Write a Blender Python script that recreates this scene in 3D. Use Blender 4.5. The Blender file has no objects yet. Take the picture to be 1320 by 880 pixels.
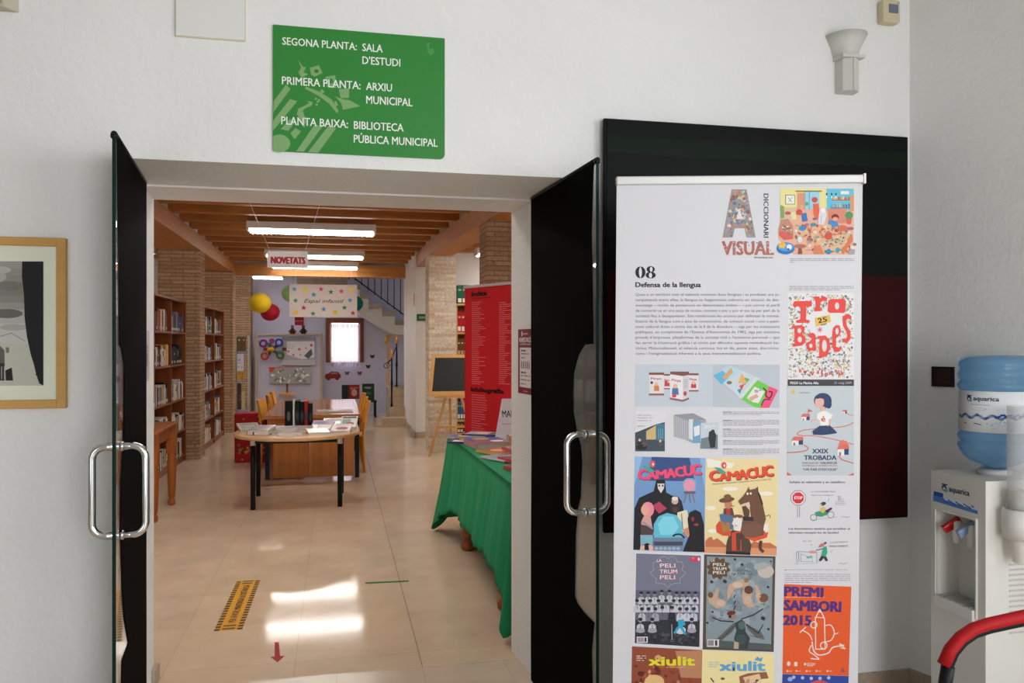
import bpy, bmesh, math, random
from mathutils import Vector, Matrix
from mathutils.geometry import tessellate_polygon
PI = math.pi
rad = math.radians
SC = bpy.context.scene
COL = SC.collection
random.seed(7)

# ------------------------------------------------------------------ camera, world, light, exposure
F, CU, CV, H, TH = 1040.0, 660.0, 443.0, 1.55, rad(12.26)      # focal length and horizon in pixels of the 1320x880 frame
cd = bpy.data.cameras.new('camera'); cam = bpy.data.objects.new('camera', cd); COL.objects.link(cam)
cam.location = (0, 0, H); cam.rotation_euler = (PI / 2, 0, -TH)
cd.sensor_width = 36.0; cd.lens = 36.0 * F / 1320; cd.shift_y = 3 / 1320.0; cd.clip_start = 0.05
SC.camera = cam
SC.view_settings.view_transform = 'Standard'; SC.view_settings.look = 'None'
SC.view_settings.exposure = 0.0; SC.view_settings.gamma = 1.0; SC.view_settings.use_curve_mapping = False
SC.cycles.use_denoising = True
SC.cycles.max_bounces = 10
SC.cycles.diffuse_bounces = 6
SC.cycles.sample_clamp_indirect = 6.0
W = bpy.data.worlds.new('sky'); SC.world = W; W.use_nodes = True
W.node_tree.nodes['Background'].inputs[0].default_value = (0.85, 0.93, 1.0, 1)
W.node_tree.nodes['Background'].inputs[1].default_value = 3.0
HALL_W, HALL_B, HALL_C, TUBE_E = 76.0, 72.0, 5.0, 19.0
al = bpy.data.lights.new('window_daylight', 'AREA'); al.shape = 'RECTANGLE'; al.size = 2.4; al.size_y = 1.5
al.energy = HALL_W; al.color = (0.975, 0.99, 1.0)
ao = bpy.data.objects.new('window_daylight', al); COL.objects.link(ao)
ao.location = (3.12, -0.35, 1.95); ao.rotation_euler = (PI / 2, 0, PI / 2)

bl = bpy.data.lights.new('entrance_daylight', 'AREA'); bl.shape = 'RECTANGLE'; bl.size = 1.5; bl.size_y = 2.5
bl.energy = HALL_B; bl.color = (0.975, 0.99, 1.0)
bo_ = bpy.data.objects.new('entrance_daylight', bl); COL.objects.link(bo_)
bo_.location = (1.5, -2.56, 1.45); bo_.rotation_euler = (PI / 2, 0, 0)

cl_ = bpy.data.lights.new('side_fill', 'AREA'); cl_.shape = 'RECTANGLE'; cl_.size = 1.2; cl_.size_y = 2.2  # unseen fill light added to lift the door gap and right wall
cl_.energy = HALL_C; cl_.color = (0.975, 0.99, 1.0)
co_ = bpy.data.objects.new('side_fill', cl_); COL.objects.link(co_)
co_.location = (-2.6, -2.56, 1.3); co_.rotation_euler = (PI / 2, 0, 0)

# ------------------------------------------------------------------ helpers
def ray(u, v):
    a = (u - CU) / F
    return Vector((a * math.cos(TH) + math.sin(TH), math.cos(TH) - a * math.sin(TH), -(v - CV) / F))
def at_d(u, v, d): r = ray(u, v) * d; r.z += H; return r
def at_y(u, v, Y): r = ray(u, v); return at_d(u, v, Y / r.y)
def at_x(u, v, X): r = ray(u, v); return at_d(u, v, X / r.x)
def at_z(u, v, Z): r = ray(u, v); return at_d(u, v, (Z - H) / r.z)

def lin1(c): c /= 255.0; return c / 12.92 if c <= 0.04045 else ((c + 0.055) / 1.055) ** 2.4
def hx(s, k=1.0):
    s = s.lstrip('#'); return tuple(min(0.9, lin1(int(s[i:i + 2], 16)) * k) for i in (0, 2, 4))

class MB:
    def __init__(s): s.v = []; s.f = []; s.c = []; s.m = []; s.s = []
    def add(s, vs, fs, col=(0.8, 0.8, 0.8), mat=0, smooth=False):
        b = len(s.v); s.v += [tuple(p) for p in vs]
        for i, f in enumerate(fs):
            s.f.append(tuple(b + k for k in f)); s.c.append(col[i] if isinstance(col, list) else col); s.m.append(mat); s.s.append(smooth)
        return s
    def box(s, x0, x1, y0, y1, z0, z1, **k):
        vs = [(x0, y0, z0), (x1, y0, z0), (x1, y1, z0), (x0, y1, z0), (x0, y0, z1), (x1, y0, z1), (x1, y1, z1), (x0, y1, z1)]
        return s.add(vs, [(0, 3, 2, 1), (4, 5, 6, 7), (0, 1, 5, 4), (1, 2, 6, 5), (2, 3, 7, 6), (3, 0, 4, 7)], **k)
    def obox(s, c, d, rz=0.0, tilt=0.0, **k):
        M = Matrix.Translation(c) @ Matrix.Rotation(rz, 4, 'Z') @ Matrix.Rotation(tilt, 4, 'X')
        t = MB().box(-d[0] / 2, d[0] / 2, -d[1] / 2, d[1] / 2, -d[2] / 2, d[2] / 2)
        return s.add([M @ Vector(p) for p in t.v], t.f, **k)
    def bar(s, p, q, w, d, **k):                              # rectangular bar from p to q
        p, q = Vector(p), Vector(q); z = (q - p).normalized()
        x = z.cross(Vector((0, 1, 0)));  x = x if x.length > 0.1 else z.cross(Vector((1, 0, 0)))
        x.normalize(); y = z.cross(x)
        o = [x * (i * w / 2) + y * (j * d / 2) for i, j in ((-1, -1), (1, -1), (1, 1), (-1, 1))]
        return s.add([p + a for a in o] + [q + a for a in o], [(3, 2, 1, 0), (4, 5, 6, 7), (0, 1, 5, 4), (1, 2, 6, 5), (2, 3, 7, 6), (3, 0, 4, 7)], **k)
    def prism(s, poly, z0, z1, **k):
        n = len(poly)
        return s.add([(x, y, z0) for x, y in poly] + [(x, y, z1) for x, y in poly],
                     [tuple(range(n - 1, -1, -1)), tuple(range(n, 2 * n))] + [(i, (i + 1) % n, n + (i + 1) % n, n + i) for i in range(n)], **k)
    def tube(s, path, r, n=10, closed=False, **k):
        P = [Vector(p) for p in path]; m = len(P); R = r if isinstance(r, (list, tuple)) else [r] * m
        vs = []; prev = None
        for i, p in enumerate(P):
            if closed: t = P[(i + 1) % m] - P[i - 1]
            else: t = (P[min(i + 1, m - 1)] - P[max(i - 1, 0)])
            t.normalize()
            a = prev if prev is not None else (Vector((0, 0, 1)) if abs(t.z) < 0.9 else Vector((1, 0, 0)))
            x = (a - t * a.dot(t)).normalized(); y = t.cross(x); prev = x
            for j in range(n):
                an = 2 * PI * j / n; vs.append(p + (x * math.cos(an) + y * math.sin(an)) * R[i])
        fs = []
        for i in range(m if closed else m - 1):
            for j in range(n):
                a, b = i * n + j, i * n + (j + 1) % n; c, d = ((i + 1) % m) * n + (j + 1) % n, ((i + 1) % m) * n + j
                fs.append((a, b, c, d))
        k.setdefault('smooth', True)
        s.add(vs, fs, **k)
        if not closed:
            b = len(s.v) - m * n
            for ring in (tuple(b + j for j in range(n - 1, -1, -1)), tuple(b + (m - 1) * n + j for j in range(n))):
                s.f.append(ring); s.c.append(k.get('col', (0.8, 0.8, 0.8))); s.m.append(k.get('mat', 0)); s.s.append(False)
        return s
    def lathe(s, prof, c=(0, 0, 0), n=24, sx=1.0, sy=1.0, a0=0.0, a1=2 * PI, **k):
        full = abs(a1 - a0 - 2 * PI) < 1e-6; cnt = n if full else n + 1
        vs = []
        for r, z in prof:
            for j in range(cnt):
                an = a0 + (a1 - a0) * j / n; vs.append((c[0] + r * math.cos(an) * sx, c[1] + r * math.sin(an) * sy, c[2] + z))
        fs = []
        for i in range(len(prof) - 1):
            for j in range(n):
                a, b = i * cnt + j, i * cnt + (j + 1) % cnt
                fs.append((a, b, b + cnt, a + cnt))
        k.setdefault('smooth', True)
        s.add(vs, fs, **k)
        b = len(s.v) - len(prof) * cnt
        if full:
            for q, ring in ((0, tuple(b + j for j in range(n - 1, -1, -1))), (-1, tuple(b + (len(prof) - 1) * n + j for j in range(n)))):
                if prof[q][0] > 1e-4:
                    s.f.append(ring); s.c.append(k.get('col', (0.8, 0.8, 0.8))); s.m.append(k.get('mat', 0)); s.s.append(False)
        return s
    def build(s, name, mats, parent=None, org=(0, 0, 0), bevel=0.0, rotz=0.0):
        me = bpy.data.meshes.new(name); o3 = Vector(org)
        me.from_pydata([tuple(Vector(p) - o3) for p in s.v], [], s.f)
        at = me.attributes.new('Col', 'FLOAT_COLOR', 'CORNER'); buf = []
        for f, c in zip(s.f, s.c): buf += [c[0], c[1], c[2], 1.0] * len(f)
        at.data.foreach_set('color', buf)
        for m in (mats if isinstance(mats, (list, tuple)) else [mats]): me.materials.append(m)
        me.polygons.foreach_set('material_index', s.m); me.polygons.foreach_set('use_smooth', s.s)
        me.validate(); me.update()
        o = bpy.data.objects.new(name, me); COL.objects.link(o)
        if parent is not None: o.parent = parent
        else: o.location = o3; o.rotation_euler.z = rotz
        if bevel:
            b = o.modifiers.new('bevel', 'BEVEL'); b.width = bevel; b.segments = 2; b.limit_method = 'ANGLE'; b.angle_limit = rad(40)
        return o

def tag(o, label, cat, group=None, kind=None):
    o['label'] = label; o['category'] = cat
    if group: o['group'] = group
    if kind: o['kind'] = kind
    return o
def thing(name, label, cat, loc=(0, 0, 0), rotz=0.0, group=None):
    o = bpy.data.objects.new(name, None); COL.objects.link(o); o.location = loc; o.rotation_euler.z = rotz
    o.empty_display_size = 0.1
    return tag(o, label, cat, group)
def structure(o, label=None, cat=None):
    o['kind'] = 'structure'
    if label: o['label'] = label
    if cat: o['category'] = cat
    return o
def kids(o): return [c for c in bpy.data.objects if c.parent == o]
def dup(o, loc=None, rotz=None, label=None, group=None, parent=None):
    ch = kids(o); c = o.copy(); COL.objects.link(c)
    if parent is not None: c.parent = parent
    if loc is not None: c.location = loc
    if rotz is not None: c.rotation_euler.z = rotz
    if label: c['label'] = label
    if group: c['group'] = group
    for k in ch: dup(k, parent=c)
    return c

# ------------------------------------------------------------------ materials
def mat(name, col=(0.8, 0.8, 0.8), rough=0.5, metal=0.0, spec=0.5, attr=False, trans=0.0, emit=None, es=1.0, ior=1.45, alpha=1.0, coat=0.0):
    m = bpy.data.materials.new(name); m.use_nodes = True; b = m.node_tree.nodes['Principled BSDF']
    b.inputs['Base Color'].default_value = (*col, 1); b.inputs['Roughness'].default_value = rough; b.inputs['Metallic'].default_value = metal
    b.inputs['Specular IOR Level'].default_value = spec; b.inputs['Transmission Weight'].default_value = trans; b.inputs['IOR'].default_value = ior
    b.inputs['Alpha'].default_value = alpha; b.inputs['Coat Weight'].default_value = coat
    if emit: b.inputs['Emission Color'].default_value = (*emit, 1); b.inputs['Emission Strength'].default_value = es
    if attr:
        a = m.node_tree.nodes.new('ShaderNodeAttribute'); a.attribute_name = 'Col'; m.node_tree.links.new(a.outputs['Color'], b.inputs['Base Color'])
    return m
def NT(m): return m.node_tree, m.node_tree.nodes, m.node_tree.links, m.node_tree.nodes['Principled BSDF']
def coords(nt, kind='Object', scale=(1, 1, 1)):
    t = nt.nodes.new('ShaderNodeTexCoord'); mp = nt.nodes.new('ShaderNodeMapping'); mp.inputs['Scale'].default_value = scale
    nt.links.new(t.outputs[kind], mp.inputs['Vector']); return mp.outputs['Vector']
def noise(nt, vec, scale, detail=3, rough=0.5):
    n = nt.nodes.new('ShaderNodeTexNoise'); n.inputs['Scale'].default_value = scale; n.inputs['Detail'].default_value = detail; n.inputs['Roughness'].default_value = rough
    nt.links.new(vec, n.inputs['Vector']); return n.outputs['Fac']
def ramp(nt, fac, stops):
    r = nt.nodes.new('ShaderNodeValToRGB'); e = r.color_ramp.elements
    while len(e) < len(stops): e.new(0.5)
    for i, (p, c) in enumerate(stops): e[i].position = p; e[i].color = (*c, 1)
    nt.links.new(fac, r.inputs['Fac']); return r.outputs['Color']
def bump(nt, h, b, strength, dist):
    n = nt.nodes.new('ShaderNodeBump'); n.inputs['Strength'].default_value = strength; n.inputs['Distance'].default_value = dist
    nt.links.new(h, n.inputs['Height']); nt.links.new(n.outputs['Normal'], b.inputs['Normal'])
def plaster(name, col, strength=0.35, scale=38):
    m = mat(name, col, 0.75, spec=0.25); nt, N, L, b = NT(m); v = coords(nt)
    f = noise(nt, v, 1.6, 4); c = ramp(nt, f, [(0.3, tuple(x * 0.965 for x in col)), (0.7, tuple(min(1, x * 1.02) for x in col))])
    L.new(c, b.inputs['Base Color'])
    bump(nt, noise(nt, v, scale, 5, 0.6), b, strength, 0.012); return m
def wood(name, a, bcol, axis=0, rough=0.4, scale=1.0, knots=False):
    m = mat(name, a, rough, spec=0.28); nt, N, L, b = NT(m)
    sc = [9.0, 9.0, 9.0]; sc[axis] = 0.55
    v = coords(nt, scale=tuple(x * scale for x in sc)); f = noise(nt, v, 2.2, 6, 0.62)
    c = ramp(nt, f, [(0.28, a), (0.52, tuple((x + y) / 2 for x, y in zip(a, bcol))), (0.75, bcol)])
    if knots:
        v2 = coords(nt, scale=(0.5, 2.2, 2.2)); k = noise(nt, v2, 2.4, 1)
        r2 = ramp(nt, k, [(0.0, (0.35, 0.25, 0.2)), (0.27, (1, 1, 1))])
        mx = N.new('ShaderNodeMixRGB'); mx.blend_type = 'MULTIPLY'; mx.inputs[0].default_value = 1.0
        L.new(c, mx.inputs[1]); L.new(r2, mx.inputs[2]); c = mx.outputs[0]
    L.new(c, b.inputs['Base Color']); bump(nt, f, b, 0.12, 0.004); return m
def brick(name, c1, c2, mortar):
    m = mat(name, c1, 0.85, spec=0.2); nt, N, L, b = NT(m)
    t = N.new('ShaderNodeTexCoord'); sp = N.new('ShaderNodeSeparateXYZ'); L.new(t.outputs['Object'], sp.inputs[0])
    ad = N.new('ShaderNodeMath'); ad.operation = 'ADD'; L.new(sp.outputs['X'], ad.inputs[0]); L.new(sp.outputs['Y'], ad.inputs[1])
    cb = N.new('ShaderNodeCombineXYZ'); L.new(ad.outputs[0], cb.inputs['X']); L.new(sp.outputs['Z'], cb.inputs['Y'])
    k = N.new('ShaderNodeTexBrick'); k.inputs['Scale'].default_value = 1.0; k.inputs['Brick Width'].default_value = 0.30; k.inputs['Row Height'].default_value = 0.05
    k.inputs['Mortar Size'].default_value = 0.007; k.inputs['Mortar Smooth'].default_value = 0.2; k.inputs['Bias'].default_value = -0.2
    k.inputs['Color1'].default_value = (*c1, 1); k.inputs['Color2'].default_value = (*c2, 1); k.inputs['Mortar'].default_value = (*mortar, 1)
    L.new(cb.outputs[0], k.inputs['Vector'])
    nz = noise(nt, cb.outputs[0], 30, 4); r = ramp(nt, nz, [(0.25, (0.72, 0.72, 0.72)), (0.75, (1.15, 1.15, 1.15))])
    mx = N.new('ShaderNodeMixRGB'); mx.blend_type = 'MULTIPLY'; mx.inputs[0].default_value = 1.0
    L.new(k.outputs['Color'], mx.inputs[1]); L.new(r, mx.inputs[2]); L.new(mx.outputs[0], b.inputs['Base Color'])
    inv = N.new('ShaderNodeMath'); inv.operation = 'SUBTRACT'; inv.inputs[0].default_value = 1.0; L.new(k.outputs['Fac'], inv.inputs[1])
    bump(nt, inv.outputs[0], b, 0.6, 0.008); return m
def marble(name, base, tile, rough=0.12, joint=None, spec=0.5):
    m = mat(name, base, rough, spec=spec); nt, N, L, b = NT(m)
    v = coords(nt); f = noise(nt, v, 3.0, 6, 0.6)
    c = ramp(nt, f, [(0.3, tuple(x * 0.9 for x in base)), (0.7, tuple(min(1, x * 1.06) for x in base))])
    k = N.new('ShaderNodeTexBrick'); k.offset = 0.0; k.inputs['Scale'].default_value = 1.0; k.inputs['Brick Width'].default_value = tile; k.inputs['Row Height'].default_value = tile
    k.inputs['Mortar Size'].default_value = 0.0016; k.inputs['Mortar Smooth'].default_value = 0.0
    k.inputs['Color1'].default_value = (1, 1, 1, 1); k.inputs['Color2'].default_value = (0.94, 0.94, 0.95, 1); k.inputs['Mortar'].default_value = (0.8, 0.78, 0.75, 1)
    mp = N.new('ShaderNodeMapping'); mp.inputs['Location'].default_value = (tile - (joint or 0), 0.13, 0); L.new(v, mp.inputs['Vector']); L.new(mp.outputs[0], k.inputs['Vector'])
    mx = N.new('ShaderNodeMixRGB'); mx.blend_type = 'MULTIPLY'; mx.inputs[0].default_value = 1.0
    L.new(c, mx.inputs[1]); L.new(k.outputs['Color'], mx.inputs[2]); out = mx.outputs[0]
    if joint is not None:
        sp = N.new('ShaderNodeSeparateXYZ'); L.new(v, sp.inputs[0])
        d = N.new('ShaderNodeMath'); d.operation = 'SUBTRACT'; d.inputs[1].default_value = joint; L.new(sp.outputs['X'], d.inputs[0])
        a = N.new('ShaderNodeMath'); a.operation = 'ABSOLUTE'; L.new(d.outputs[0], a.inputs[0])
        lt = N.new('ShaderNodeMath'); lt.operation = 'LESS_THAN'; lt.inputs[1].default_value = 0.0018; L.new(a.outputs[0], lt.inputs[0])
        m2 = N.new('ShaderNodeMixRGB'); m2.inputs[2].default_value = (0.22, 0.16, 0.11, 1); L.new(lt.outputs[0], m2.inputs[0]); L.new(out, m2.inputs[1]); out = m2.outputs[0]
    L.new(out, b.inputs['Base Color'])
    rr = ramp(nt, noise(nt, v, 9, 3), [(0.3, (rough * 0.8,) * 3), (0.7, (rough * 1.25,) * 3)]); L.new(rr, b.inputs['Roughness'])
    bump(nt, noise(nt, v, 60, 2), b, 0.02, 0.002)
    return m

M = {}
M['wall'] = plaster('white_plaster', (0.80, 0.80, 0.79))
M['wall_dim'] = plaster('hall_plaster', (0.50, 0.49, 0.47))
M['wall_lib'] = plaster('library_plaster', (0.78, 0.76, 0.73), 0.15)
M['wall_lilac'] = plaster('lilac_plaster', (0.62, 0.61, 0.76), 0.15)
M['jamb'] = plaster('jamb_plaster', (0.78, 0.74, 0.73), 0.2)
M['floor'] = marble('polished_marble', (0.62, 0.475, 0.335), 0.6, 0.085, joint=0.403, spec=0.26)
M['floor_hall'] = marble('hall_marble', (0.60, 0.49, 0.37), 0.4, 0.2)
M['base'] = marble('baseboard_marble', (0.42, 0.33, 0.25), 0.4, 0.3)
M['joist'] = wood('joist_pine', (0.34, 0.125, 0.03), (0.54, 0.235, 0.065), 0, 0.45, 1.0, True)
M['beam'] = wood('beam_pine', (0.38, 0.145, 0.035), (0.56, 0.25, 0.07), 1, 0.45, 1.0)
M['board'] = wood('ceiling_board', (0.30, 0.12, 0.035), (0.42, 0.18, 0.055), 1, 0.55)
M['case'] = wood('bookcase_wood', (0.17, 0.040, 0.009), (0.27, 0.075, 0.018), 2, 0.35)
M['desk'] = wood('desk_wood', (0.33, 0.11, 0.022), (0.48, 0.175, 0.04), 2, 0.25)
M['desktop'] = wood('desk_top_wood', (0.36, 0.14, 0.05), (0.48, 0.21, 0.08), 1, 0.12)
M['light_wood'] = wood('light_wood', (0.55, 0.29, 0.09), (0.68, 0.40, 0.15), 2, 0.4)
M['table_top'] = wood('table_top_wood', (0.50, 0.28, 0.12), (0.62, 0.38, 0.18), 0, 0.3)
M['turned'] = wood('turned_wood', (0.26, 0.068, 0.011), (0.36, 0.11, 0.02), 2, 0.3)
M['orange_wood'] = wood('orange_wood', (0.62, 0.25, 0.025), (0.75, 0.34, 0.05), 2, 0.35)
M['dark_wood'] = wood('window_wood', (0.16, 0.045, 0.015), (0.24, 0.075, 0.025), 2, 0.4)
M['frame_wood'] = wood('frame_wood', (0.52, 0.28, 0.075), (0.62, 0.36, 0.11), 0, 0.4)
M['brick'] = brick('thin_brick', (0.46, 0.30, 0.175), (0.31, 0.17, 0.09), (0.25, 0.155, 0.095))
M['brick_pale_lit'] = brick('pale_lit_brick', (0.80, 0.72, 0.58), (0.56, 0.37, 0.22), (0.70, 0.60, 0.46))  # pale courses and mortar, with the aisle lamp's light in the colour
M['print'] = mat('printed_ink', rough=0.5, spec=0.3, attr=True)
M['paint'] = mat('matt_paint', rough=0.6, spec=0.2, attr=True)
M['gloss'] = mat('gloss_paint', rough=0.2, spec=0.5, attr=True)
M['chrome'] = mat('chrome', (0.72, 0.72, 0.73), 0.12, 1.0)
M['alu'] = mat('aluminium', (0.66, 0.66, 0.66), 0.35, 0.9)
M['step'] = marble('step_marble', (0.52, 0.39, 0.26), 0.5, 0.2)
M['post'] = wood('pale_post_wood', (0.36, 0.28, 0.21), (0.46, 0.37, 0.28), 2, 0.6)
M['black'] = mat('black_paint', (0.008, 0.008, 0.009), 0.45, spec=0.2)
M['film'] = mat('black_film', (0.002, 0.0018, 0.0018), 0.8, spec=0.02)
M['white_plastic'] = mat('white_plastic', (0.76, 0.75, 0.73), 0.35)
M['beige_plastic'] = mat('beige_plastic', (0.62, 0.53, 0.36), 0.45)
M['sconce'] = mat('sconce_ceramic', (0.62, 0.62, 0.58), 0.5)
M['green_cloth'] = mat('green_cloth', (0.018, 0.235, 0.10), 0.8, spec=0.2)
M['tube'] = mat('lit_tube', (1, 1, 1), 0.4, emit=(1.0, 0.96, 0.92), es=TUBE_E)
M['glass'] = mat('door_glass', (0.93, 0.98, 0.95), 0.02, trans=1.0, ior=1.45)
M['glass_edge'] = mat('glass_edge', (0.003, 0.018, 0.015), 0.3, spec=0.2)
M['bottle'] = mat('blue_polycarbonate', (0.26, 0.50, 0.74), 0.10, trans=0.62, ior=1.25)
M['clear_tube'] = mat('clear_plastic', (0.80, 0.82, 0.85), 0.25, alpha=0.24)
M['slate'] = mat('slate', (0.012, 0.014, 0.013), 0.6)
M['red_foam'] = mat('red_foam', (0.34, 0.004, 0.008), 0.6, spec=0.25)
M['curtain'] = mat('sheer_curtain', rough=0.9, attr=True, alpha=0.86)
M['gold'] = mat('brass', (0.70, 0.36, 0.06), 0.3, 0.7)

# ------------------------------------------------------------------ flat printed art: shapes and lettering
_tc = {}
def glyphs(s, bold=0.0, shear=0.0):
    key = (s, bold, shear)
    if key not in _tc:
        cu = bpy.data.curves.new('t', 'FONT'); cu.body = s; cu.size = 1; cu.resolution_u = 2; cu.offset = 0.0; cu.shear = shear
        ob = bpy.data.objects.new('t', cu); me = bpy.data.meshes.new_from_object(ob)
        vs = [(v.co.x, v.co.y) for v in me.vertices]; fs = [tuple(p.vertices) for p in me.polygons]
        bpy.data.objects.remove(ob); bpy.data.meshes.remove(me); bpy.data.curves.remove(cu)
        x0 = min([v[0] for v in vs] or [0]); x1 = max([v[0] for v in vs] or [1])
        _tc[key] = (vs, fs, x0, max(x1 - x0, 1e-3))
    return _tc[key]
CAP = 0.73
class Art:
    """Flat print: shapes in drawing units (u right, v down), drawn at k metres a unit on the plane through org along ex and ez, n towards the viewer."""
    def __init__(s, org, ex, ez, k, u0=0.0, v0=0.0, ydown=True, tint=1.25):
        s.org, s.ex, s.ez = Vector(org), Vector(ex).normalized(), Vector(ez).normalized(); s.n = s.ex.cross(s.ez)
        s.n.normalize(); s.k, s.u0, s.v0 = k, u0, v0; s.yd = -1 if ydown else 1; s.mb = MB(); s.lv = 1; s.tint = tint; s.zs = (0, 0, 1.0); s.eps = 0.00025
    def zoom(s, x0=0, y0=0, sc=1.0): s.zs = (x0, y0, sc); return s
    def C(s, c): return hx(c, s.tint) if isinstance(c, str) else c
    def P(s, u, v, z=None):
        x0, y0, sc = s.zs; u, v = x0 + u / sc, y0 + v / sc
        return s.org + s.ex * ((u - s.u0) * s.k) + s.ez * (s.yd * (v - s.v0) * s.k) + s.n * ((s.lv if z is None else z) * s.eps + random.random() * 0.0001)
    def poly(s, pts, c, lv=None):
        j = random.random() * 0.0001
        ps = [s.P(u, v, lv) for u, v in pts]
        tri = tessellate_polygon([[Vector((u, v, 0)) for u, v in pts]])
        s.mb.add(ps, [tuple(t) for t in tri], col=s.C(c)); return s
    def rect(s, x0, y0, x1, y1, c, lv=None): return s.poly([(x0, y0), (x1, y0), (x1, y1), (x0, y1)], c, lv)
    def ell(s, cx, cy, rx, ry, c, lv=None, n=14, rot=0.0, a0=0.0, a1=2 * PI):
        ca, sa = math.cos(rot), math.sin(rot); q = []
        for i in range(n + (0 if a1 - a0 > 6.28 else 1)):
            a = a0 + (a1 - a0) * i / n; x, y = rx * math.cos(a), ry * math.sin(a); q.append((cx + x * ca - y * sa, cy + x * sa + y * ca))
        return s.poly(q, c, lv)
    def line(s, pts, w, c, lv=None):
        for (x0, y0), (x1, y1) in zip(pts, pts[1:]):
            d = math.hypot(x1 - x0, y1 - y0) or 1; nx, ny = -(y1 - y0) / d * w / 2, (x1 - x0) / d * w / 2
            ex, ey = (x1 - x0) / d * w * 0.3, (y1 - y0) / d * w * 0.3
            s.poly([(x0 + nx - ex, y0 + ny - ey), (x1 + nx + ex, y1 + ny + ey), (x1 - nx + ex, y1 - ny + ey), (x0 - nx - ex, y0 - ny - ey)], c, lv)
        return s
    def text(s, t, x, y, cap, c, width=None, bold=0.0, shear=0.0, rot=0.0, lv=None, align=0.0, cond=1.0):
        """baseline starts at x, y; cap height in drawing units"""
        vs, fs, x0, w = glyphs(t, bold, shear); sc = cap / CAP; sx = (width / w) if width else sc * cond
        ca, sa = math.cos(rot), math.sin(rot); tw = w * sx; ps = []
        for gx, gy in vs:
            a, b = (gx - x0) * sx - align * tw, gy * sc * (1 if s.yd > 0 else -1)
            ps.append(s.P(x + a * ca - b * sa, y + a * sa + b * ca, lv))
        s.mb.add(ps, fs, col=s.C(c))
        if bold > 0.004:                                          # heavier strokes
            d = s.P(1.0, 0.0) - s.P(0.0, 0.0); d = (s.ex * (s.k / s.zs[2])) * (bold * 1.1 * sc)
            up = s.ez * (s.k / s.zs[2] * bold * 0.5 * sc)
            for g in (d * ca + up, -d * ca - up, d * ca - up, -d * ca + up): s.mb.add([p + g - s.n * 0.00003 for p in ps], fs, col=s.C(c))
        return s
    def greek(s, x0, y0, x1, y1, step, c, h=None, last=0.6, lv=None):
        """rows of print too small to read"""
        y = y0; h = h or step * 0.45
        while y <= y1 + 1e-6:
            x = x0; end = x0 + (x1 - x0) * (last if y + step > y1 else 1.0)
            while x < end:
                w = random.uniform(1.6, 5.0) * step; e = min(end, x + w); s.rect(x, y, e, y + h, c, lv); x = e + step * 0.5
            y += step
        return s
    def star(s, x, y, r, c, lv=None, k=0.45, n=5, rot=-PI / 2):
        return s.poly([(x + (r if i % 2 == 0 else r * k) * math.cos(rot + PI * i / n), y + (r if i % 2 == 0 else r * k) * math.sin(rot + PI * i / n)) for i in range(2 * n)], c, lv)
    def build(s, name, parent=None, org=None, material=None):
        return s.mb.build(name, material or M['print'], parent, org if org is not None else (0, 0, 0))

# ================================================================== SETTING
D = 3.15                                                        # front wall plane
structure(MB().box(-6.4, 3.4, -4.2, 3.88, -0.08, 0.0).build('floor', M['floor_hall']), 'beige marble floor of the entrance hall', 'floor')
structure(MB().box(-5.4, 5.2, 3.88, 19.0, -0.08, 0.0).build('floor_library', M['floor']), 'polished beige marble floor of the library', 'floor')
structure(MB().box(-6.4, 3.4, -4.2, D, 3.3, 3.4).build('ceiling', M['wall_dim']), 'white ceiling of the entrance hall', 'ceiling')
jl = [(-0.78, D), (-0.80, 3.65), (-0.823, 3.98)]; jr = [(0.95, D), (0.897, 3.65), (0.862, 3.98)]
wf = MB().prism([(-6.4, D)] + jl + [(-6.4, 3.98)], 0, 3.5)
wf.prism([jr[0], (5.2, D), (5.2, 3.98), jr[2], jr[1]], 0, 3.5)
wf.prism([jl[0], jr[0], jr[1], jl[1]], 2.222, 3.5)
wf.prism([jl[1], jr[1], jr[2], jl[2]], 2.214, 3.5, mat=1)
structure(wf.build('wall_front', [M['wall'], M['jamb']]), 'white plastered hall wall with the library doorway', 'wall')
wr = MB().prism([(2.505, D), (2.9, 1.9), (3.1, 1.9), (3.1, D)], 0, 3.3)
wr.box(2.9, 3.1, -4.2, -1.6, 0, 3.3).box(2.9, 3.1, 0.9, 1.9, 0, 3.3).box(2.9, 3.1, -1.6, 0.9, 0, 1.1).box(2.9, 3.1, -1.6, 0.9, 2.8, 3.3)
structure(wr.build('wall_right', M['wall']), 'white plastered wall on the right of the hall', 'wall')
structure(MB().box(-6.4, -6.2, -4.2, D, 0, 3.3).build('wall_left', M['wall_dim']))
structure(MB().box(-6.2, -3.25, -2.7, -2.5, 0, 3.3).box(-1.95, 0.7, -2.7, -2.5, 0, 3.3).box(-3.25, -1.95, -2.7, -2.5, 2.45, 3.3).box(-3.25, -1.95, -2.7, -2.5, 0, 0.15).box(2.3, 3.1, -2.7, -2.5, 0, 3.3).box(0.7, 2.3, -2.7, -2.5, 2.75, 3.3).box(0.7, 2.3, -2.7, -2.5, 0, 0.15).build('wall_back', M['wall_dim']))
wn = MB()
for y in (-1.6, -0.77, 0.06, 0.86): wn.box(2.96, 3.02, y, y + 0.04, 1.1, 2.8)
for z in (1.1, 1.65, 2.2, 2.76): wn.box(2.965, 3.015, -1.6, 0.9, z, z + 0.04)
structure(wn.build('window_1', M['white_plastic']), 'barred hall window that lights the entrance', 'window')
bb = MB().box(0.96, 2.5, D - 0.014, D, 0, 0.10)
structure(bb.build('baseboard_front', M['base']), 'brown marble baseboard under the front wall', 'baseboard')
b2 = MB().prism([(2.505, D), (2.9, 1.9), (2.886, 1.9), (2.491, D - 0.004)], 0, 0.10)
structure(b2.build('baseboard_right', M['base']), 'brown marble baseboard under the right wall', 'baseboard')
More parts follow.
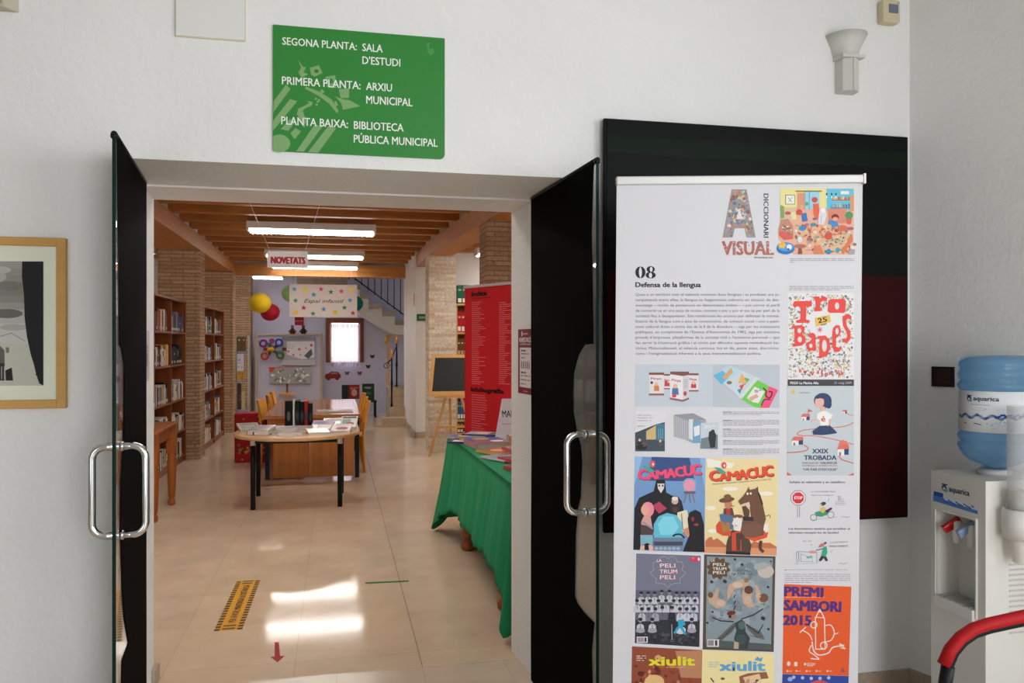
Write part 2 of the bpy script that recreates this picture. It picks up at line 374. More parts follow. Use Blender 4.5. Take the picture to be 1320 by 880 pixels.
structure(MB().box(-0.845, -0.80, 3.90, 3.995, 0, 0.075).build('baseboard_jamb', M['base']))

# library shell
structure(MB().box(-5.4, -5.2, 3.98, 18.8, 0, 3.4).build('wall_aisle_left', M['wall_lib']))
structure(MB().box(5.0, 5.2, 3.98, 18.8, 0, 3.4).build('wall_aisle_right', M['wall_lib']))
wy = 18.3
wl, wrr = at_y(420, 440, wy), at_y(469, 440, wy); wz0, wz1 = at_y(440, 467, wy).z, at_y(440, 410, wy).z
wfar = MB().box(-5.2, wl.x, wy, wy + 0.25, 0, 4.4).box(wrr.x, 5.0, wy, wy + 0.25, 0, 4.4).box(wl.x, wrr.x, wy, wy + 0.25, 0, wz0).box(wl.x, wrr.x, wy, wy + 0.25, wz1, 4.4)
structure(wfar.build('wall_far', M['wall_lilac']), 'lilac far wall of the children corner', 'wall')
structure(MB().box(-5.2, 5.0, 3.98, 15.55, 3.24, 3.4).build('ceiling_library', M['board']), 'plank ceiling above the library joists', 'ceiling')
structure(MB().box(-5.2, 5.0, 15.55, 18.55, 4.3, 4.4).build('ceiling_far', M['wall_lib']))
structure(MB().box(-5.2, 5.0, 15.53, 15.65, 2.98, 4.4).build('wall_upper', M['wall_lib']))
structure(MB().box(-5.2, -2.3, 15.66, 15.86, 0, 4.3).build('wall_partition', M['wall_lib']), 'white wall closing the left aisle', 'wall')
wp = MB().box(1.272, 5.0, 13.3, 13.55, 0, 3.24).box(1.272, 1.52, 13.55, 15.7, 0, 3.3)
structure(wp.build('wall_pier', M['wall_lib']), 'white wall pier behind the pale brick pillar', 'wall')
structure(MB().box(1.255, 1.55, 13.28, 13.3, 0, 0.10).box(1.252, 1.272, 13.28, 15.5, 0, 0.10).build('baseboard_pier', M['base']))
p = MB().box(-2.33, -1.80, 11.5, 11.93, 0, 2.815).build('brick_pillar', M['brick'], org=(-2.06, 11.7, 0)); structure(p, 'brown brick pillar between the two left bookcases', 'pillar')
p = MB().box(-2.33, -1.77, 14.8, 15.15, 0, 2.815).build('brick_pillar', M['brick'], org=(-2.06, 14.9, 0)); structure(p, 'brown brick pillar behind the second left bookcase', 'pillar')
p = MB().box(-2.33, -1.78, 17.9, 18.3, 0, 4.3).build('brick_pillar', M['brick'], org=(-2.06, 18.1, 0)); structure(p, 'shaded brick pillar against the far lilac wall', 'pillar')
p = MB().box(1.286, 1.68, 11.5, 11.95, 0, 2.815).build('brick_pillar', M['brick_pale_lit'], org=(1.47, 11.7, 0)); structure(p, 'pale lit brick pillar behind the chalkboard easel', 'pillar')
p = MB().box(1.50, 1.92, 8.12, 8.55, 0, 2.815).build('brick_pillar', M['brick'], org=(1.7, 8.3, 0)); structure(p, 'brick pillar above the red banner', 'pillar')
structure(MB().box(-2.25, -1.80, 3.98, 15.53, 2.815, 3.02).build('ceiling_beam', M['beam'], org=(-2, 9, 2.9)), 'long wooden beam over the left pillars', 'beam')
rb = MB().prism([(1.78, 3.98), (1.50, 8.12), (1.286, 11.5), (1.286, 13.3), (1.60, 13.3), (1.62, 11.5), (1.84, 8.12), (2.12, 3.98)], 2.815, 3.02)
structure(rb.build('ceiling_beam', M['beam'], org=(1.6, 9, 2.9)), 'long wooden beam over the right pillars', 'beam')
structure(MB().box(-1.80, 1.272, 15.35, 15.53, 2.795, 3.02).build('ceiling_beam', M['joist'], org=(-0.25, 15.4, 2.9)), 'wooden cross beam above the children corner sign', 'beam')
structure(MB().box(-1.92, -1.83, 3.98, 15.53, 3.02, 3.24).build('trim_1', M['wall_lib']))
structure(MB().prism([(1.81, 3.98), (1.53, 8.12), (1.316, 11.5), (1.316, 15.53), (1.42, 15.53), (1.42, 11.5), (1.63, 8.12), (1.91, 3.98)], 3.02, 3.24).build('trim_2', M['wall_lib']))
jo = MB().box(-5.2, 5.0, -0.055, 0.055, 3.02, 3.21).build('ceiling_joist', M['joist'], org=(0, 0, 0)); jo.location.y = 4.42
structure(jo, 'wooden joist across the library ceiling', 'joist'); jo['group'] = 'ceiling joists'
for i in range(1, 17):
    c = dup(jo); c.location = (0.03 * (i % 3), 4.42 + 0.65 * i, 0); c['label'] = 'wooden joist across the library ceiling'

# staircase at the far right of the children corner
sy = 17.2
st = MB(); pts = [(464, 372.8), (475.2, 385), (492.6, 397.3), (509, 407.5), (526, 419)]
xs = [at_y(u, v, sy).x for u, v in pts]; zs = [at_y(u, v, sy).z for u, v in pts]
up = bpy.data.objects.new('staircase', None); COL.objects.link(up); up.location = (1.2, 16, 0); structure(up, 'stairs with black railing rising behind the white pier', 'staircase')
poly = [(at_y(386, 366, sy).x, zs[0] - 0.0)]
m = MB()
for i in range(5):
    x1 = xs[i]; x0 = xs[i - 1] if i else xs[0] - 0.28
    m.box(x0, x1, sy, sy + 0.95, zs[i] + 0.0, zs[i] + 0.10)
m.box(-0.80, xs[0] - 0.26, sy, sy + 0.95, zs[0] + 0.02, zs[0] + 0.22)
m.build('tread', M['base'], up, up.location)
m = MB(); q = [(-0.80, zs[0] - 0.13), (0.40, zs[0] - 0.16)] + [(at_y(u, v, sy).x, at_y(u, v, sy).z) for u, v in ((461, 402), (502, 428), (523, 434))] + [(at_y(526, 432, sy).x, zs[4])]
for i in range(4, -1, -1): q += [(xs[i], zs[i])] + ([(xs[i - 1], zs[i])] if i else [(xs[0] - 0.28, zs[0])])
q.append((-0.80, zs[0] + 0.02))
tri = tessellate_polygon([[Vector((a, b, 0)) for a, b in q]]); n = len(q)
m.add([(a, sy + 0.02, b) for a, b in q] + [(a, sy + 0.93, b) for a, b in q], [tuple(t) for t in tri] + [tuple(n + k for k in t) for t in tri] + [(i, (i + 1) % n, n + (i + 1) % n, n + i) for i in range(n)])
m.build('stringer', M['wall_lib'], up, up.location)
m = MB()
for i in range(14):
    x = xs[4] - 0.02 - i * 0.135; z = zs[4] + 0.12 + (xs[4] - x) * (zs[0] - zs[4]) / (xs[4] - xs[0]) if x > xs[0] - 0.2 else zs[0] + 0.2
    m.tube([(x, sy + 0.05, z), (x, sy + 0.05, z + 0.85)], 0.009, 6)
m.tube([(xs[4], sy + 0.05, zs[4] + 0.16), (xs[0] - 0.2, sy + 0.05, zs[0] + 0.30)], 0.012, 6).tube([(xs[4], sy + 0.05, zs[4] + 0.98), (xs[0] - 0.2, sy + 0.05, zs[0] + 1.12)], 0.02, 6)
m.build('railing', M['black'], up, up.location)
m = MB().box(0.82, 1.27, 15.10, 15.42, 0, 0.17).box(0.98, 1.27, 15.42, 15.8, 0, 0.34).box(1.0, 1.9, 15.8, 16.1, 0, 0.51).box(1.0, 1.9, 16.1, 16.95, 0, 0.68)
m.box(0.5, 0.82, 15.2, 15.8, 0, 0.02); m.build('step', M['step'], up, up.location)
m = MB()
for (x, y, z0, z1) in ((1.04, 15.72, 0.34, 1.28), (1.19, 16.5, 0.68, 1.55)):
    m.lathe([(0.03, z0), (0.02, z0 + 0.04), (0.015, z0 + 0.1), (0.018, z0 + 0.4), (0.026, z0 + 0.45), (0.018, z0 + 0.5), (0.015, z1)], (x, y, 0), 8)
sp = [(1.04 - 0.10 + 0.07 * (1 - t / 14) * math.cos(t * 0.75), 15.72, 1.12 + 0.07 * (1 - t / 14) * math.sin(t * 0.75)) for t in range(12)]
m.tube(sp, 0.007, 6).tube([(0.96, 15.72, 1.18), (1.04, 15.72, 1.26), (1.19, 16.5, 1.52)], 0.012, 6)
m.build('newel_post', M['black'], up, up.location)
m = MB()
for (x, y, z) in ((1.04, 15.72, 1.28), (1.19, 16.5, 1.55), (0.97, 16.6, 1.55)): m.lathe([(0.015, 0), (0.03, 0.05), (0.022, 0.11), (0.004, 0.17)], (x, y, z), 8)
m.build('brass_finial', M['gold'], up, up.location)
structure(MB().box(at_y(499, 440, 16.9).x, at_y(502, 440, 16.9).x, 16.88, 16.95, 0.68, at_y(500, 432, 16.9).z).box(at_y(499, 440, 16.9).x, 2.0, 16.88, 16.95, at_y(500, 433.5, 16.9).z, at_y(500, 431, 16.9).z).build('trim_3', M['light_wood']))

# far window of the children corner
def window_far():
    o = bpy.data.objects.new('window_2', None); COL.objects.link(o); o.location = ((wl.x + wrr.x) / 2, wy, wz0); structure(o, 'bright curtained window with brown wooden frame', 'window')
    a, b, c, d = wl.x, wrr.x, wz0, wz1; t = 0.12
    m = MB().box(a, a + t, wy - 0.03, wy + 0.1, c, d).box(b - t, b, wy - 0.03, wy + 0.1, c, d).box(a + t, b - t, wy - 0.03, wy + 0.1, d - t * 0.9, d)
    m.build('window_frame', M['dark_wood'], o, o.location)
    MB().box(a + t, b - t, wy + 0.12, wy + 0.13, c + 0.02, d - t * 0.9).build('pane', mat('bright_sky_pane', (1, 1, 1), 0.3, emit=(0.93, 0.95, 1.0), es=4.5), o, o.location)
    cm = MB(); nx, nz = 60, 10; x0, x1, z0, z1 = a + 0.09, b - 0.08, c - 0.07, d - t
    vs = [(x0 + (x1 - x0) * i / nx, wy - 0.05 - 0.012 * math.sin(i * 1.1) - 0.006 * math.sin(i * 0.4), z1 + (z0 - z1) * j / nz + (0.025 * math.sin(i * 0.9) if j == nz else 0)) for j in range(nz + 1) for i in range(nx + 1)]
    fs = []; cs = []
    for j in range(nz):
        for i in range(nx):
            fs.append((j * (nx + 1) + i, j * (nx + 1) + i + 1, (j + 1) * (nx + 1) + i + 1, (j + 1) * (nx + 1) + i))
            r = random.random(); cs.append(hx('c8a0b8') if (j >= nz - 2 and r < 0.35) else hx('b89090') if (j == 0 and r < 0.3) else hx('e8e2f0'))
    cm.add(vs, fs, col=cs, smooth=True); cm.build('curtain', M['curtain'], o, o.location)
window_far()

# the two glass door leaves with black film
def door(name, label, hinge, free, film_px, face, curl):
    hx_, fr = Vector((*hinge, 0)), Vector((*free, 0)); L = (fr - hx_).length; d = (fr - hx_).normalized(); ang = math.atan2(d.y, d.x)
    o = bpy.data.objects.new(name, None); COL.objects.link(o); o.location = hx_; o.rotation_euler.z = ang
    structure(o, label, 'door'); Ht = 2.205; nrm = Vector((-d.y, d.x, 0))
    m = MB().box(0.02, L, -0.005, 0.005, 0.02, Ht); g = m.build('glass_pane', M['glass'], o)
    MB().box(L, L + 0.003, -0.0055, 0.0055, 0.02, Ht).build('glass_edge', M['glass_edge'], o)
    pts = []
    for u, v in film_px:
        r = ray(u, v); t = hx_.dot(nrm) / r.dot(nrm); p = r * t; pts.append(((p - hx_).dot(d), H + r.z * t))
    pts = [(min(L, s), z) for s, z in pts]
    hz = [0.02 + i * 0.2 for i in range(11)] + [Ht]
    q = [(L - 0.001, Ht)] + pts + [(L - 0.05, 0.02)] + [(0.0 + curl * (random.random()), z) for z in hz]
    tri = tessellate_polygon([[Vector((a, b, 0)) for a, b in q]]); n = len(q); y0, y1 = (0.0058, 0.0075) if face > 0 else (-0.0075, -0.0058)
    m = MB().add([(a, y0, b) for a, b in q] + [(a, y1, b) for a, b in q], [tuple(t) for t in tri] + [tuple(n + k for k in t) for t in tri] + [(i, (i + 1) % n, n + (i + 1) % n, n + i) for i in range(n)])
    m.build('black_film', M['film'], o)
    MB().tube([(0.0, 0, Ht + 0.006), (L + 0.004, 0, Ht + 0.006)], 0.010, 8).lathe([(0.001, -0.012), (0.011, -0.006), (0.012, 0), (0.011, 0.006), (0.001, 0.012)], (L - 0.004, 0, Ht), 10).build('top_rail', M['black'], o)
    for s in (-1, 1):
        zc, hh, pr, r = 1.07, 0.145, 0.080, 0.04; path = [(0, 0.006 * s, zc + hh)]
        for k in range(7):
            a = PI / 2 * k / 6; path.append((0, s * (pr - r + r * math.sin(a)), zc + hh - r + r * math.cos(a)))
        for k in range(7):
            a = PI / 2 * k / 6; path.append((0, s * (pr - r + r * math.cos(a)), zc - hh + r - r * math.sin(a)))
        path.append((0, 0.006 * s, zc - hh))
        path = [(L - 0.10, y, z) for _, y, z in path]
        hm = MB().tube(path, 0.0125, 14)
        for z in (zc + hh, zc - hh): hm.tube([(L - 0.10, 0.006 * s, z), (L - 0.10, 0.014 * s, z)], 0.0155, 14)
        hm.build('handle', M['chrome'], o)
    return o
door('door_1', 'left open glass door leaf covered in black film', (-0.77, 3.556), (-0.685, 2.75),
     [(151, 400), (151, 444), (154, 449), (157.5, 470), (157.5, 540), (156, 570), (153.5, 620), (152.5, 680), (155, 760), (158, 800), (163, 828), (155, 851), (154, 900)], 1, 0.006)
door('door_2', 'right open glass door leaf covered in black film', (0.872, 3.578), (0.915, 2.768),
     [(767.5, 215), (765, 300), (766.5, 400), (767, 443), (756, 444), (748, 458), (742, 480), (740, 505), (741, 530), (746, 556), (751, 575), (752.5, 595), (750.5, 640), (747, 655), (744, 690), (743, 768), (747, 778), (756, 790), (768.5, 802), (767, 815), (765, 840), (766, 880)], -1, 0.012)

# ================================================================== HALL WALL OBJECTS
# green direction sign
o0 = at_y(352, 196, D); o1 = at_y(573, 205, D); sx0, sx1 = o0.x, o1.x; sz0, sz1 = 2.245 + 0.0, 2.70
sz0 = (at_y(352, 196, D).z + at_y(573, 205, D).z) / 2; sz1 = (at_y(354, 33, D).z + at_y(572, 50, D).z) / 2
SW, SH = sx1 - sx0, sz1 - sz0
sg = thing('wall_sign', 'green direction sign with white lettering above the doorway', 'sign', ((sx0 + sx1) / 2, D, sz0))
rr = 0.02; pl = []
for cx, cz, a0 in ((sx1 - rr, sz0 + rr, -90), (sx1 - 0.004, sz1 - 0.004, 0), (sx0 + 0.004, sz1 - 0.004, 90), (sx0 + rr, sz0 + rr, 180)):
    r2 = rr if cz < sz0 + 0.1 else 0.004
    for k in range(6): a = rad(a0 + 18 * k); pl.append((cx + r2 * math.cos(a), cz + r2 * math.sin(a)))
n = len(pl)
MB().add([(a, D - 0.008, b) for a, b in pl] + [(a, D - 0.001, b) for a, b in pl], [tuple(range(n)), tuple(range(2 * n - 1, n - 1, -1))] + [(i, n + i, n + (i + 1) % n, (i + 1) % n) for i in range(n)], col=hx('2f7d36', 1.15)).build('panel', M['gloss'], sg, sg.location)
A = Art((sx0, D - 0.0083, sz1), (1, 0, 0), (0, 0, 1), 1.0)
def S_(X, Y):
    s = (X - 61) / 1018.0; t = (Y - (57 + 83 * s)) / ((822 + 40 * s) - (57 + 83 * s)); return s * SW, t * SH
def sp_(pts, c, lv): A.poly([S_(*q) for q in pts], c, lv)
G2 = '7fa86e'
A.tint = 1.0
sp_([(66, 520), (135, 422), (162, 446), (62, 590)], G2, 1); sp_([(62, 640), (158, 508), (200, 520), (60, 702)], G2, 1)
sp_([(105, 690), (160, 628), (182, 652), (150, 700)], G2, 1); sp_([(160, 715), (190, 682), (222, 702), (185, 750)], G2, 1)
sp_([(195, 822), (300, 660), (345, 672), (238, 824)], G2, 1); sp_([(262, 826), (380, 668), (425, 682), (320, 830)], G2, 1)
A.poly([S_(98 + 62 * math.cos(a * PI / 10) if 98 + 62 * math.cos(a * PI / 10) > 62 else 62, 776 + 54 * math.sin(a * PI / 10)) for a in range(20)], G2, 1)
sp_([(205, 270), (232, 312), (250, 316), (236, 345), (262, 358), (225, 378), (206, 348), (222, 318)], G2, 1)
sp_([(272, 318), (325, 302), (346, 350), (300, 372), (280, 360)], G2, 1); A.poly([S_(310 + 14 * math.cos(a), 338 + 12 * math.sin(a)) for a in [k * PI / 5 for k in range(10)]], '2f7d36', 2)
sp_([(362, 372), (420, 362), (424, 440), (372, 432)], G2, 1); A.poly([S_(394 + 15 * math.cos(a), 398 + 15 * math.sin(a)) for a in [k * PI / 5 for k in range(10)]], '2f7d36', 2)
sp_([(440, 446), (502, 440), (500, 498), (452, 500)], G2, 1); sp_([(420, 490), (470, 508), (505, 512), (566, 548), (465, 570), (455, 530)], G2, 1)
sp_([(250, 432), (330, 462), (400, 510), (438, 575), (432, 592), (380, 530), (318, 484), (244, 444)], G2, 1)
sp_([(330, 455), (345, 448), (358, 462), (345, 474)], G2, 1); sp_([(414, 520), (428, 520), (436, 545), (420, 548)], G2, 1)
sp_([(198, 600), (205, 565), (240, 548), (268, 530), (255, 518), (290, 524), (282, 548), (250, 560), (232, 575), (240, 605), (252, 640), (240, 680), (228, 660), (215, 625)], G2, 1)
for X, Y in ((308, 505), (318, 522), (312, 540), (326, 512)): A.poly([S_(X + 7 * math.cos(k * PI / 4), Y + 7 * math.sin(k * PI / 4)) for k in range(8)], G2, 1)
sp_([(968, 170), (985, 165), (980, 205), (1005, 200), (1015, 225), (990, 245), (972, 215)], '4a9148', 1)
for t, xa, ya, xb, yb, cp in (('SEGONA PLANTA:', 115, 182, 546, 208, 45), ('SALA', 580, 217, 700, 223, 47), ("D'ESTUDI", 580, 294, 806, 308, 47), ('PRIMERA PLANTA:', 113, 420, 568, 444, 47), ('ARXIU', 602, 450, 756, 458, 47),
                              ('MUNICIPAL', 603, 532, 880, 546, 48), ('PLANTA BAIXA:', 109, 662, 494, 678, 48), ('BIBLIOTECA', 530, 685, 826, 697, 48), ('PÚBLICA MUNICIPAL', 529, 766, 1034, 788, 48)):
    a = S_(xa, ya); b = S_(xb, yb)
    A.text(t, a[0], (a[1] + b[1]) / 2, cp / 1018 * SW * 1.03, 'e9efe6', width=b[0] - a[0], bold=0.012, lv=3)
A.build('lettering', sg, sg.location)

# white cover plate and vent at the top of the frame
pa, pb = at_y(227, 48, D), at_y(315.5, 52, D); pz = (pa.z + pb.z) / 2
t = thing('junction_box', 'flat white cover plate high on the wall left of the green sign', 'junction box', ((pa.x + pb.x) / 2, D, pz))
MB().box(pa.x, pb.x, D - 0.012, D, pz, pz + 0.30).build('lid', M['white_plastic'], t, t.location, bevel=0.002)
MB().box(pa.x - 0.003, pb.x + 0.003, D - 0.004, D + 0.0, pz - 0.003, pz + 0.303).build('back_box', M['beige_plastic'], t, t.location)
va = at_y(25, 17, D)
t = thing('emergency_light', 'small beige slatted wall fitting in the top left corner', 'wall light', (va.x - 0.1, D, va.z))
m = MB().prism([(va.x - 0.22, D), (va.x - 0.22, D - 0.05), (va.x - 0.03, D - 0.05), (va.x, D)], va.z, va.z + 0.10); m.build('housing', mat('aged_plastic', (0.50, 0.46, 0.36), 0.5), t, t.location, bevel=0.004)
m = MB()
for k in range(9): m.box(va.x - 0.205 + k * 0.02, va.x - 0.197 + k * 0.02, D - 0.054, D - 0.049, va.z + 0.012, va.z + 0.09)
m.build('grille', mat('grille_plastic', (0.36, 0.33, 0.25), 0.5), t, t.location)

# sconce
sa = at_y(1095, 90, D - 0.04); zt, zm, zb = at_y(1094, 43, D - 0.05).z, at_y(1094, 72, D - 0.05).z, at_y(1097, 118, D - 0.05).z
sc = thing('wall_sconce', 'white ceramic uplight sconce on the wall above the black board', 'sconce', (sa.x, D, zb))
m = MB().lathe([(0.052, zm), (0.066, zm + (zt - zm) * 0.45), (0.092, zt), (0.087, zt), (0.060, zm + (zt - zm) * 0.45), (0.045, zm + 0.01)], (sa.x, D, 0), 20, sy=1.15, a0=PI, a1=2 * PI)
m.build('shade', M['sconce'], sc, sc.location)
m = MB().prism([(sa.x - 0.045, D), (sa.x - 0.040, D - 0.05), (sa.x - 0.005, D - 0.072), (sa.x + 0.005, D - 0.072), (sa.x + 0.040, D - 0.05), (sa.x + 0.045, D)], zb, zm - 0.012)
m.box(sa.x - 0.055, sa.x + 0.055, D - 0.075, D, zm - 0.012, zm + 0.002); m.box(sa.x - 0.005, sa.x + 0.005, D - 0.078, D - 0.07, zb + 0.004, zm - 0.012)
m.build('bracket', M['sconce'], sc, sc.location, bevel=0.003)

# motion sensor
s0, s1 = at_y(1136, 29, D - 0.03), at_y(1158, 1, D - 0.03)
t = thing('motion_sensor', 'beige motion sensor with dark window beside the room corner', 'sensor', ((s0.x + s1.x) / 2, D, s0.z))
MB().box(s0.x, s1.x, D - 0.045, D, s0.z, s0.z + 0.10).build('housing', M['beige_plastic'], t, t.location, bevel=0.008)
MB().box(s0.x + 0.027, s1.x - 0.014, D - 0.048, D - 0.043, s0.z + 0.04, s0.z + 0.078).build('lens', mat('sensor_lens', (0.16, 0.18, 0.24), 0.2), t, t.location)
MB().lathe([(0.003, 0), (0.003, 0.002)], (s1.x - 0.012, D - 0.046, s0.z + 0.084), 8).build('indicator', M['black'], t, t.location)

# black display board
bx0, bx1, bz0, bz1 = 1.055, 2.462, 0.785, 2.462
bo = thing('display_board', 'large black and dark red glossy board on the wall behind the white banner', 'board', ((bx0 + bx1) / 2, D, bz0))
bzm = 1.847
MB().box(bx0 + 0.3, bx0 + 0.36, D - 0.022, D - 0.0008, bz0 + 0.2, bz1 - 0.2).build('batten', M['black'], bo, bo.location)
MB().box(bx1 - 0.36, bx1 - 0.3, D - 0.022, D - 0.0008, bz0 + 0.2, bz1 - 0.2).build('batten', M['black'], bo, bo.location)
MB().box(bx0, bx1, D - 0.045, D - 0.022, bz0, bz1).build('backing', mat('board_black', (0.006, 0.008, 0.007), 0.4, spec=0.1), bo, bo.location, bevel=0.004)
MB().box(bx0 + 0.012, bx1 - 0.012, D - 0.048, D - 0.0445, bzm, bz1 - 0.012).build('upper_face', mat('face_black', (0.0045, 0.006, 0.0055), 0.35, spec=0.12), bo, bo.location)
MB().box(bx0 + 0.012, bx1 - 0.012, D - 0.048, D - 0.0445, bz0 + 0.012, bzm).build('lower_face', mat('face_maroon', (0.030, 0.0025, 0.003), 0.35, spec=0.12), bo, bo.location)  # lower part of the board front coloured dark red
MB().box(bx0 + 0.012, bx1 - 0.012, D - 0.0485, D - 0.048, bz1 - 0.14, bz1 - 0.07).build('upper_strip', mat('panel_green', (0.0055, 0.0115, 0.007), 0.35, spec=0.12), bo, bo.location)

# framed picture
fr = at_y(87.7, 416, D).x; ft, fb = at_y(60, 307.3, D).z, at_y(60, 525.5, D).z
pf = thing('framed_picture', 'pale wood framed black and white picture left of the doorway', 'picture', (fr - 0.34, D, fb))
fw = 0.030; fl = fr - 0.68
m = MB().box(fr - fw, fr, D - 0.028, D, fb, ft).box(fl, fl + fw, D - 0.028, D, fb, ft).box(fl + fw, fr - fw, D - 0.028, D, fb, fb + fw).box(fl + fw, fr - fw, D - 0.028, D, ft - fw, ft)
m.build('frame', M['frame_wood'], pf, pf.location, bevel=0.002)
MB().box(fl + fw, fr - fw, D - 0.016, D - 0.002, fb + fw, ft - fw, col=hx('cdd0bf', 1.25)).build('mat_board', M['paint'], pf, pf.location)
A = Art((0, D - 0.0165, 0), (1, 0, 0), (0, 0, 1), 1.0, tint=1.3)
def pw(X, Y): q = at_y(X / 3.385, 280 + Y / 3.385, D - 0.016); return q.x, -q.z
def pp(pts, c, lv): A.poly([pw(*q) for q in pts], c, lv)
L0 = -330
for i in range(12):                                             # print: clouded sky getting paler downwards
    y0, y1 = 192 + i * 30, 192 + (i + 1) * 30; g = [0x8a, 0x82, 0x7c, 0x74, 0x70, 0x78, 0x86, 0x94, 0x9e, 0xa6, 0xaa, 0xac][i]
    pp([(L0, y0), (190, y0), (190, y1), (L0, y1)], '%02x%02x%02x' % (g, g, g - 6), 1)
pp([(L0, 552), (190, 552), (190, 734), (L0, 734)], 'a9a99e', 1)
for X, Y, rx, ry, g in ((-60, 260, 90, 30, '9a9990'), (40, 300, 60, 22, '6a6962'), (-150, 350, 100, 30, '64635d'), (30, 420, 70, 20, '5c5b56'), (0, 230, 50, 16, 'a09f96'), (60, 480, 60, 14, '96958c')):
    A.poly([pw(X + rx * math.cos(k * PI / 9), Y + ry * math.sin(k * PI / 9)) for k in range(18)], g, 2)
pp([(97, 193), (190, 193), (190, 734), (172, 725), (160, 690), (148, 640), (135, 600), (118, 520), (108, 440), (105, 340), (96, 260)], '17171a', 3)
for Y in range(560, 690, 14): pp([(142 + (Y - 560) * 0.1, Y), (150 + (Y - 560) * 0.1, Y - 10), (154 + (Y - 560) * 0.1, Y + 6)], '111114', 4)
pp([(L0, 600), (-60, 560), (-20, 570), (0, 560), (20, 580), (22, 710), (L0, 712)], '55544e', 3)
pp([(-100, 640), (20, 636), (20, 712), (-100, 712)], '2a2a2a', 4); pp([(24, 668), (52, 655), (58, 712), (26, 712)], '1e1e1e', 4); pp([(25, 568), (40, 566), (41, 590), (27, 592)], '6a6962', 4)
for X in range(-90, 20, 12): pp([(X, 650), (X + 4, 650), (X + 4, 706), (X, 706)], '8a8980', 5)
A.line([pw(0, 520), pw(50, 505), pw(110, 540)], 0.002, '6a6962', 3)
A.build('print', pf, pf.location)

# ---- papers taped to the jambs
def jamb_frame(p0, p1, side):                                    # local frame along a jamb from p0 (front) to p1 (back)
    d = Vector((p1[0] - p0[0], p1[1] - p0[1], 0)).normalized(); return d
jd = jamb_frame(jr[1], jr[2], 1); nb = Vector((-jd.y, jd.x, 0)); nb = nb if nb.x < 0 else -nb
c0 = Vector((jr[1][0], jr[1][1], 0)) + nb * 0.002
def on_jamb(u, v, p, n):
    r = ray(u, v); t = Vector((p.x, p.y, 0)).dot(n) / r.dot(n); q = r * t; q.z += H; return q
q0, q1, q2 = on_jamb(668, 424.5, c0, nb), on_jamb(686.5, 423, c0, nb), on_jamb(668, 506, c0, nb)
PWd, PHt = 0.215, q0.z - q2.z
org = Vector((q0.x, q0.y, q0.z)); ex = -jd
po = thing('wall_poster', 'dark red safety notice taped to the right door jamb', 'poster', (org.x, org.y, q2.z))
A = Art(org, ex, (0, 0, 1), PWd / 140.0, tint=1.3); A.zs = (0, 0, 1)
hh = PHt / (PWd / 140.0)
A.eps = 0.0004
A.rect(0, 0, 140, hh, '701820', 1)
A.build('sheet', po, po.location)
A = Art(org, ex, (0, 0, 1), PWd / 140.0, tint=1.3); A.eps = 0.0004
A.rect(17, hh * 0.285, 123, hh * 0.90, 'cfc6c6', 2); A.ell(38, hh * 0.07, 5, 9, 'e0c8c8', 2); A.text('ajuntament', 46, hh * 0.085, 8, 'e8d4d4', lv=2)
A.text('NORMES D\'ACCÉS', 12, hh * 0.20, 15, 'f0e4e4', width=116, bold=0.02, lv=2); A.text('a la biblioteca municipal', 20, hh * 0.245, 8, 'e8d4d4', width=100, lv=2)
A.greek(30, hh * 0.32, 112, hh * 0.345, 9, '4a4446', 5, lv=3); A.greek(30, hh * 0.37, 105, hh * 0.46, 13, '8a8486', 4, lv=3)
for k in range(5): A.ell(34 + k * 18, hh * 0.52, 4, 6, '3a3436', 3, 8); A.rect(30 + k * 18, hh * 0.535, 38 + k * 18, hh * 0.61, '3a3436', 3)
A.greek(30, hh * 0.66, 112, hh * 0.675, 9, '3a3436', 5, lv=3); A.greek(24, hh * 0.71, 116, hh * 0.87, 13, '8a8486', 4, lv=3); A.rect(50, hh * 0.95, 90, hh * 0.965, 'b07a80', 2)
A.build('lettering', po, po.location)

jd2 = Vector((jl[2][0] - jl[1][0], jl[2][1] - jl[1][1], 0)).normalized(); nb2 = Vector((jd2.y, -jd2.x, 0)); nb2 = nb2 if nb2.x > 0 else -nb2
c1 = Vector((jl[1][0], jl[1][1], 0)) + nb2 * 0.002
a0, a1 = on_jamb(185.2, 425, c1, nb2), on_jamb(192.5, 490, c1, nb2)
nt = thing('paper_note', 'white paper note with vertical handwriting taped to the left door jamb', 'note', (a0.x, a0.y, a1.z))
wN = (Vector((a1.x, a1.y)) - Vector((a0.x, a0.y))).length; hN = a0.z - a1.z
A = Art(a0, jd2, (0, 0, 1), 1.0, tint=1.25); A.eps = 0.0004
A.rect(0, 0, wN, hN, 'b9aeae', 1); A.build('sheet', nt, nt.location)
A = Art(a0, jd2, (0, 0, 1), 1.0, tint=1.25); A.eps = 0.0004
A.text('OBERTA', wN * 0.72, hN * 0.72, wN * 0.28, '4a4648', width=hN * 0.42, bold=0.01, rot=-PI / 2, lv=3)
A.text('tel', wN * 0.3, hN * 0.62, wN * 0.22, '4a4648', rot=-PI / 2, lv=3)
A.build('handwriting', nt, nt.location)

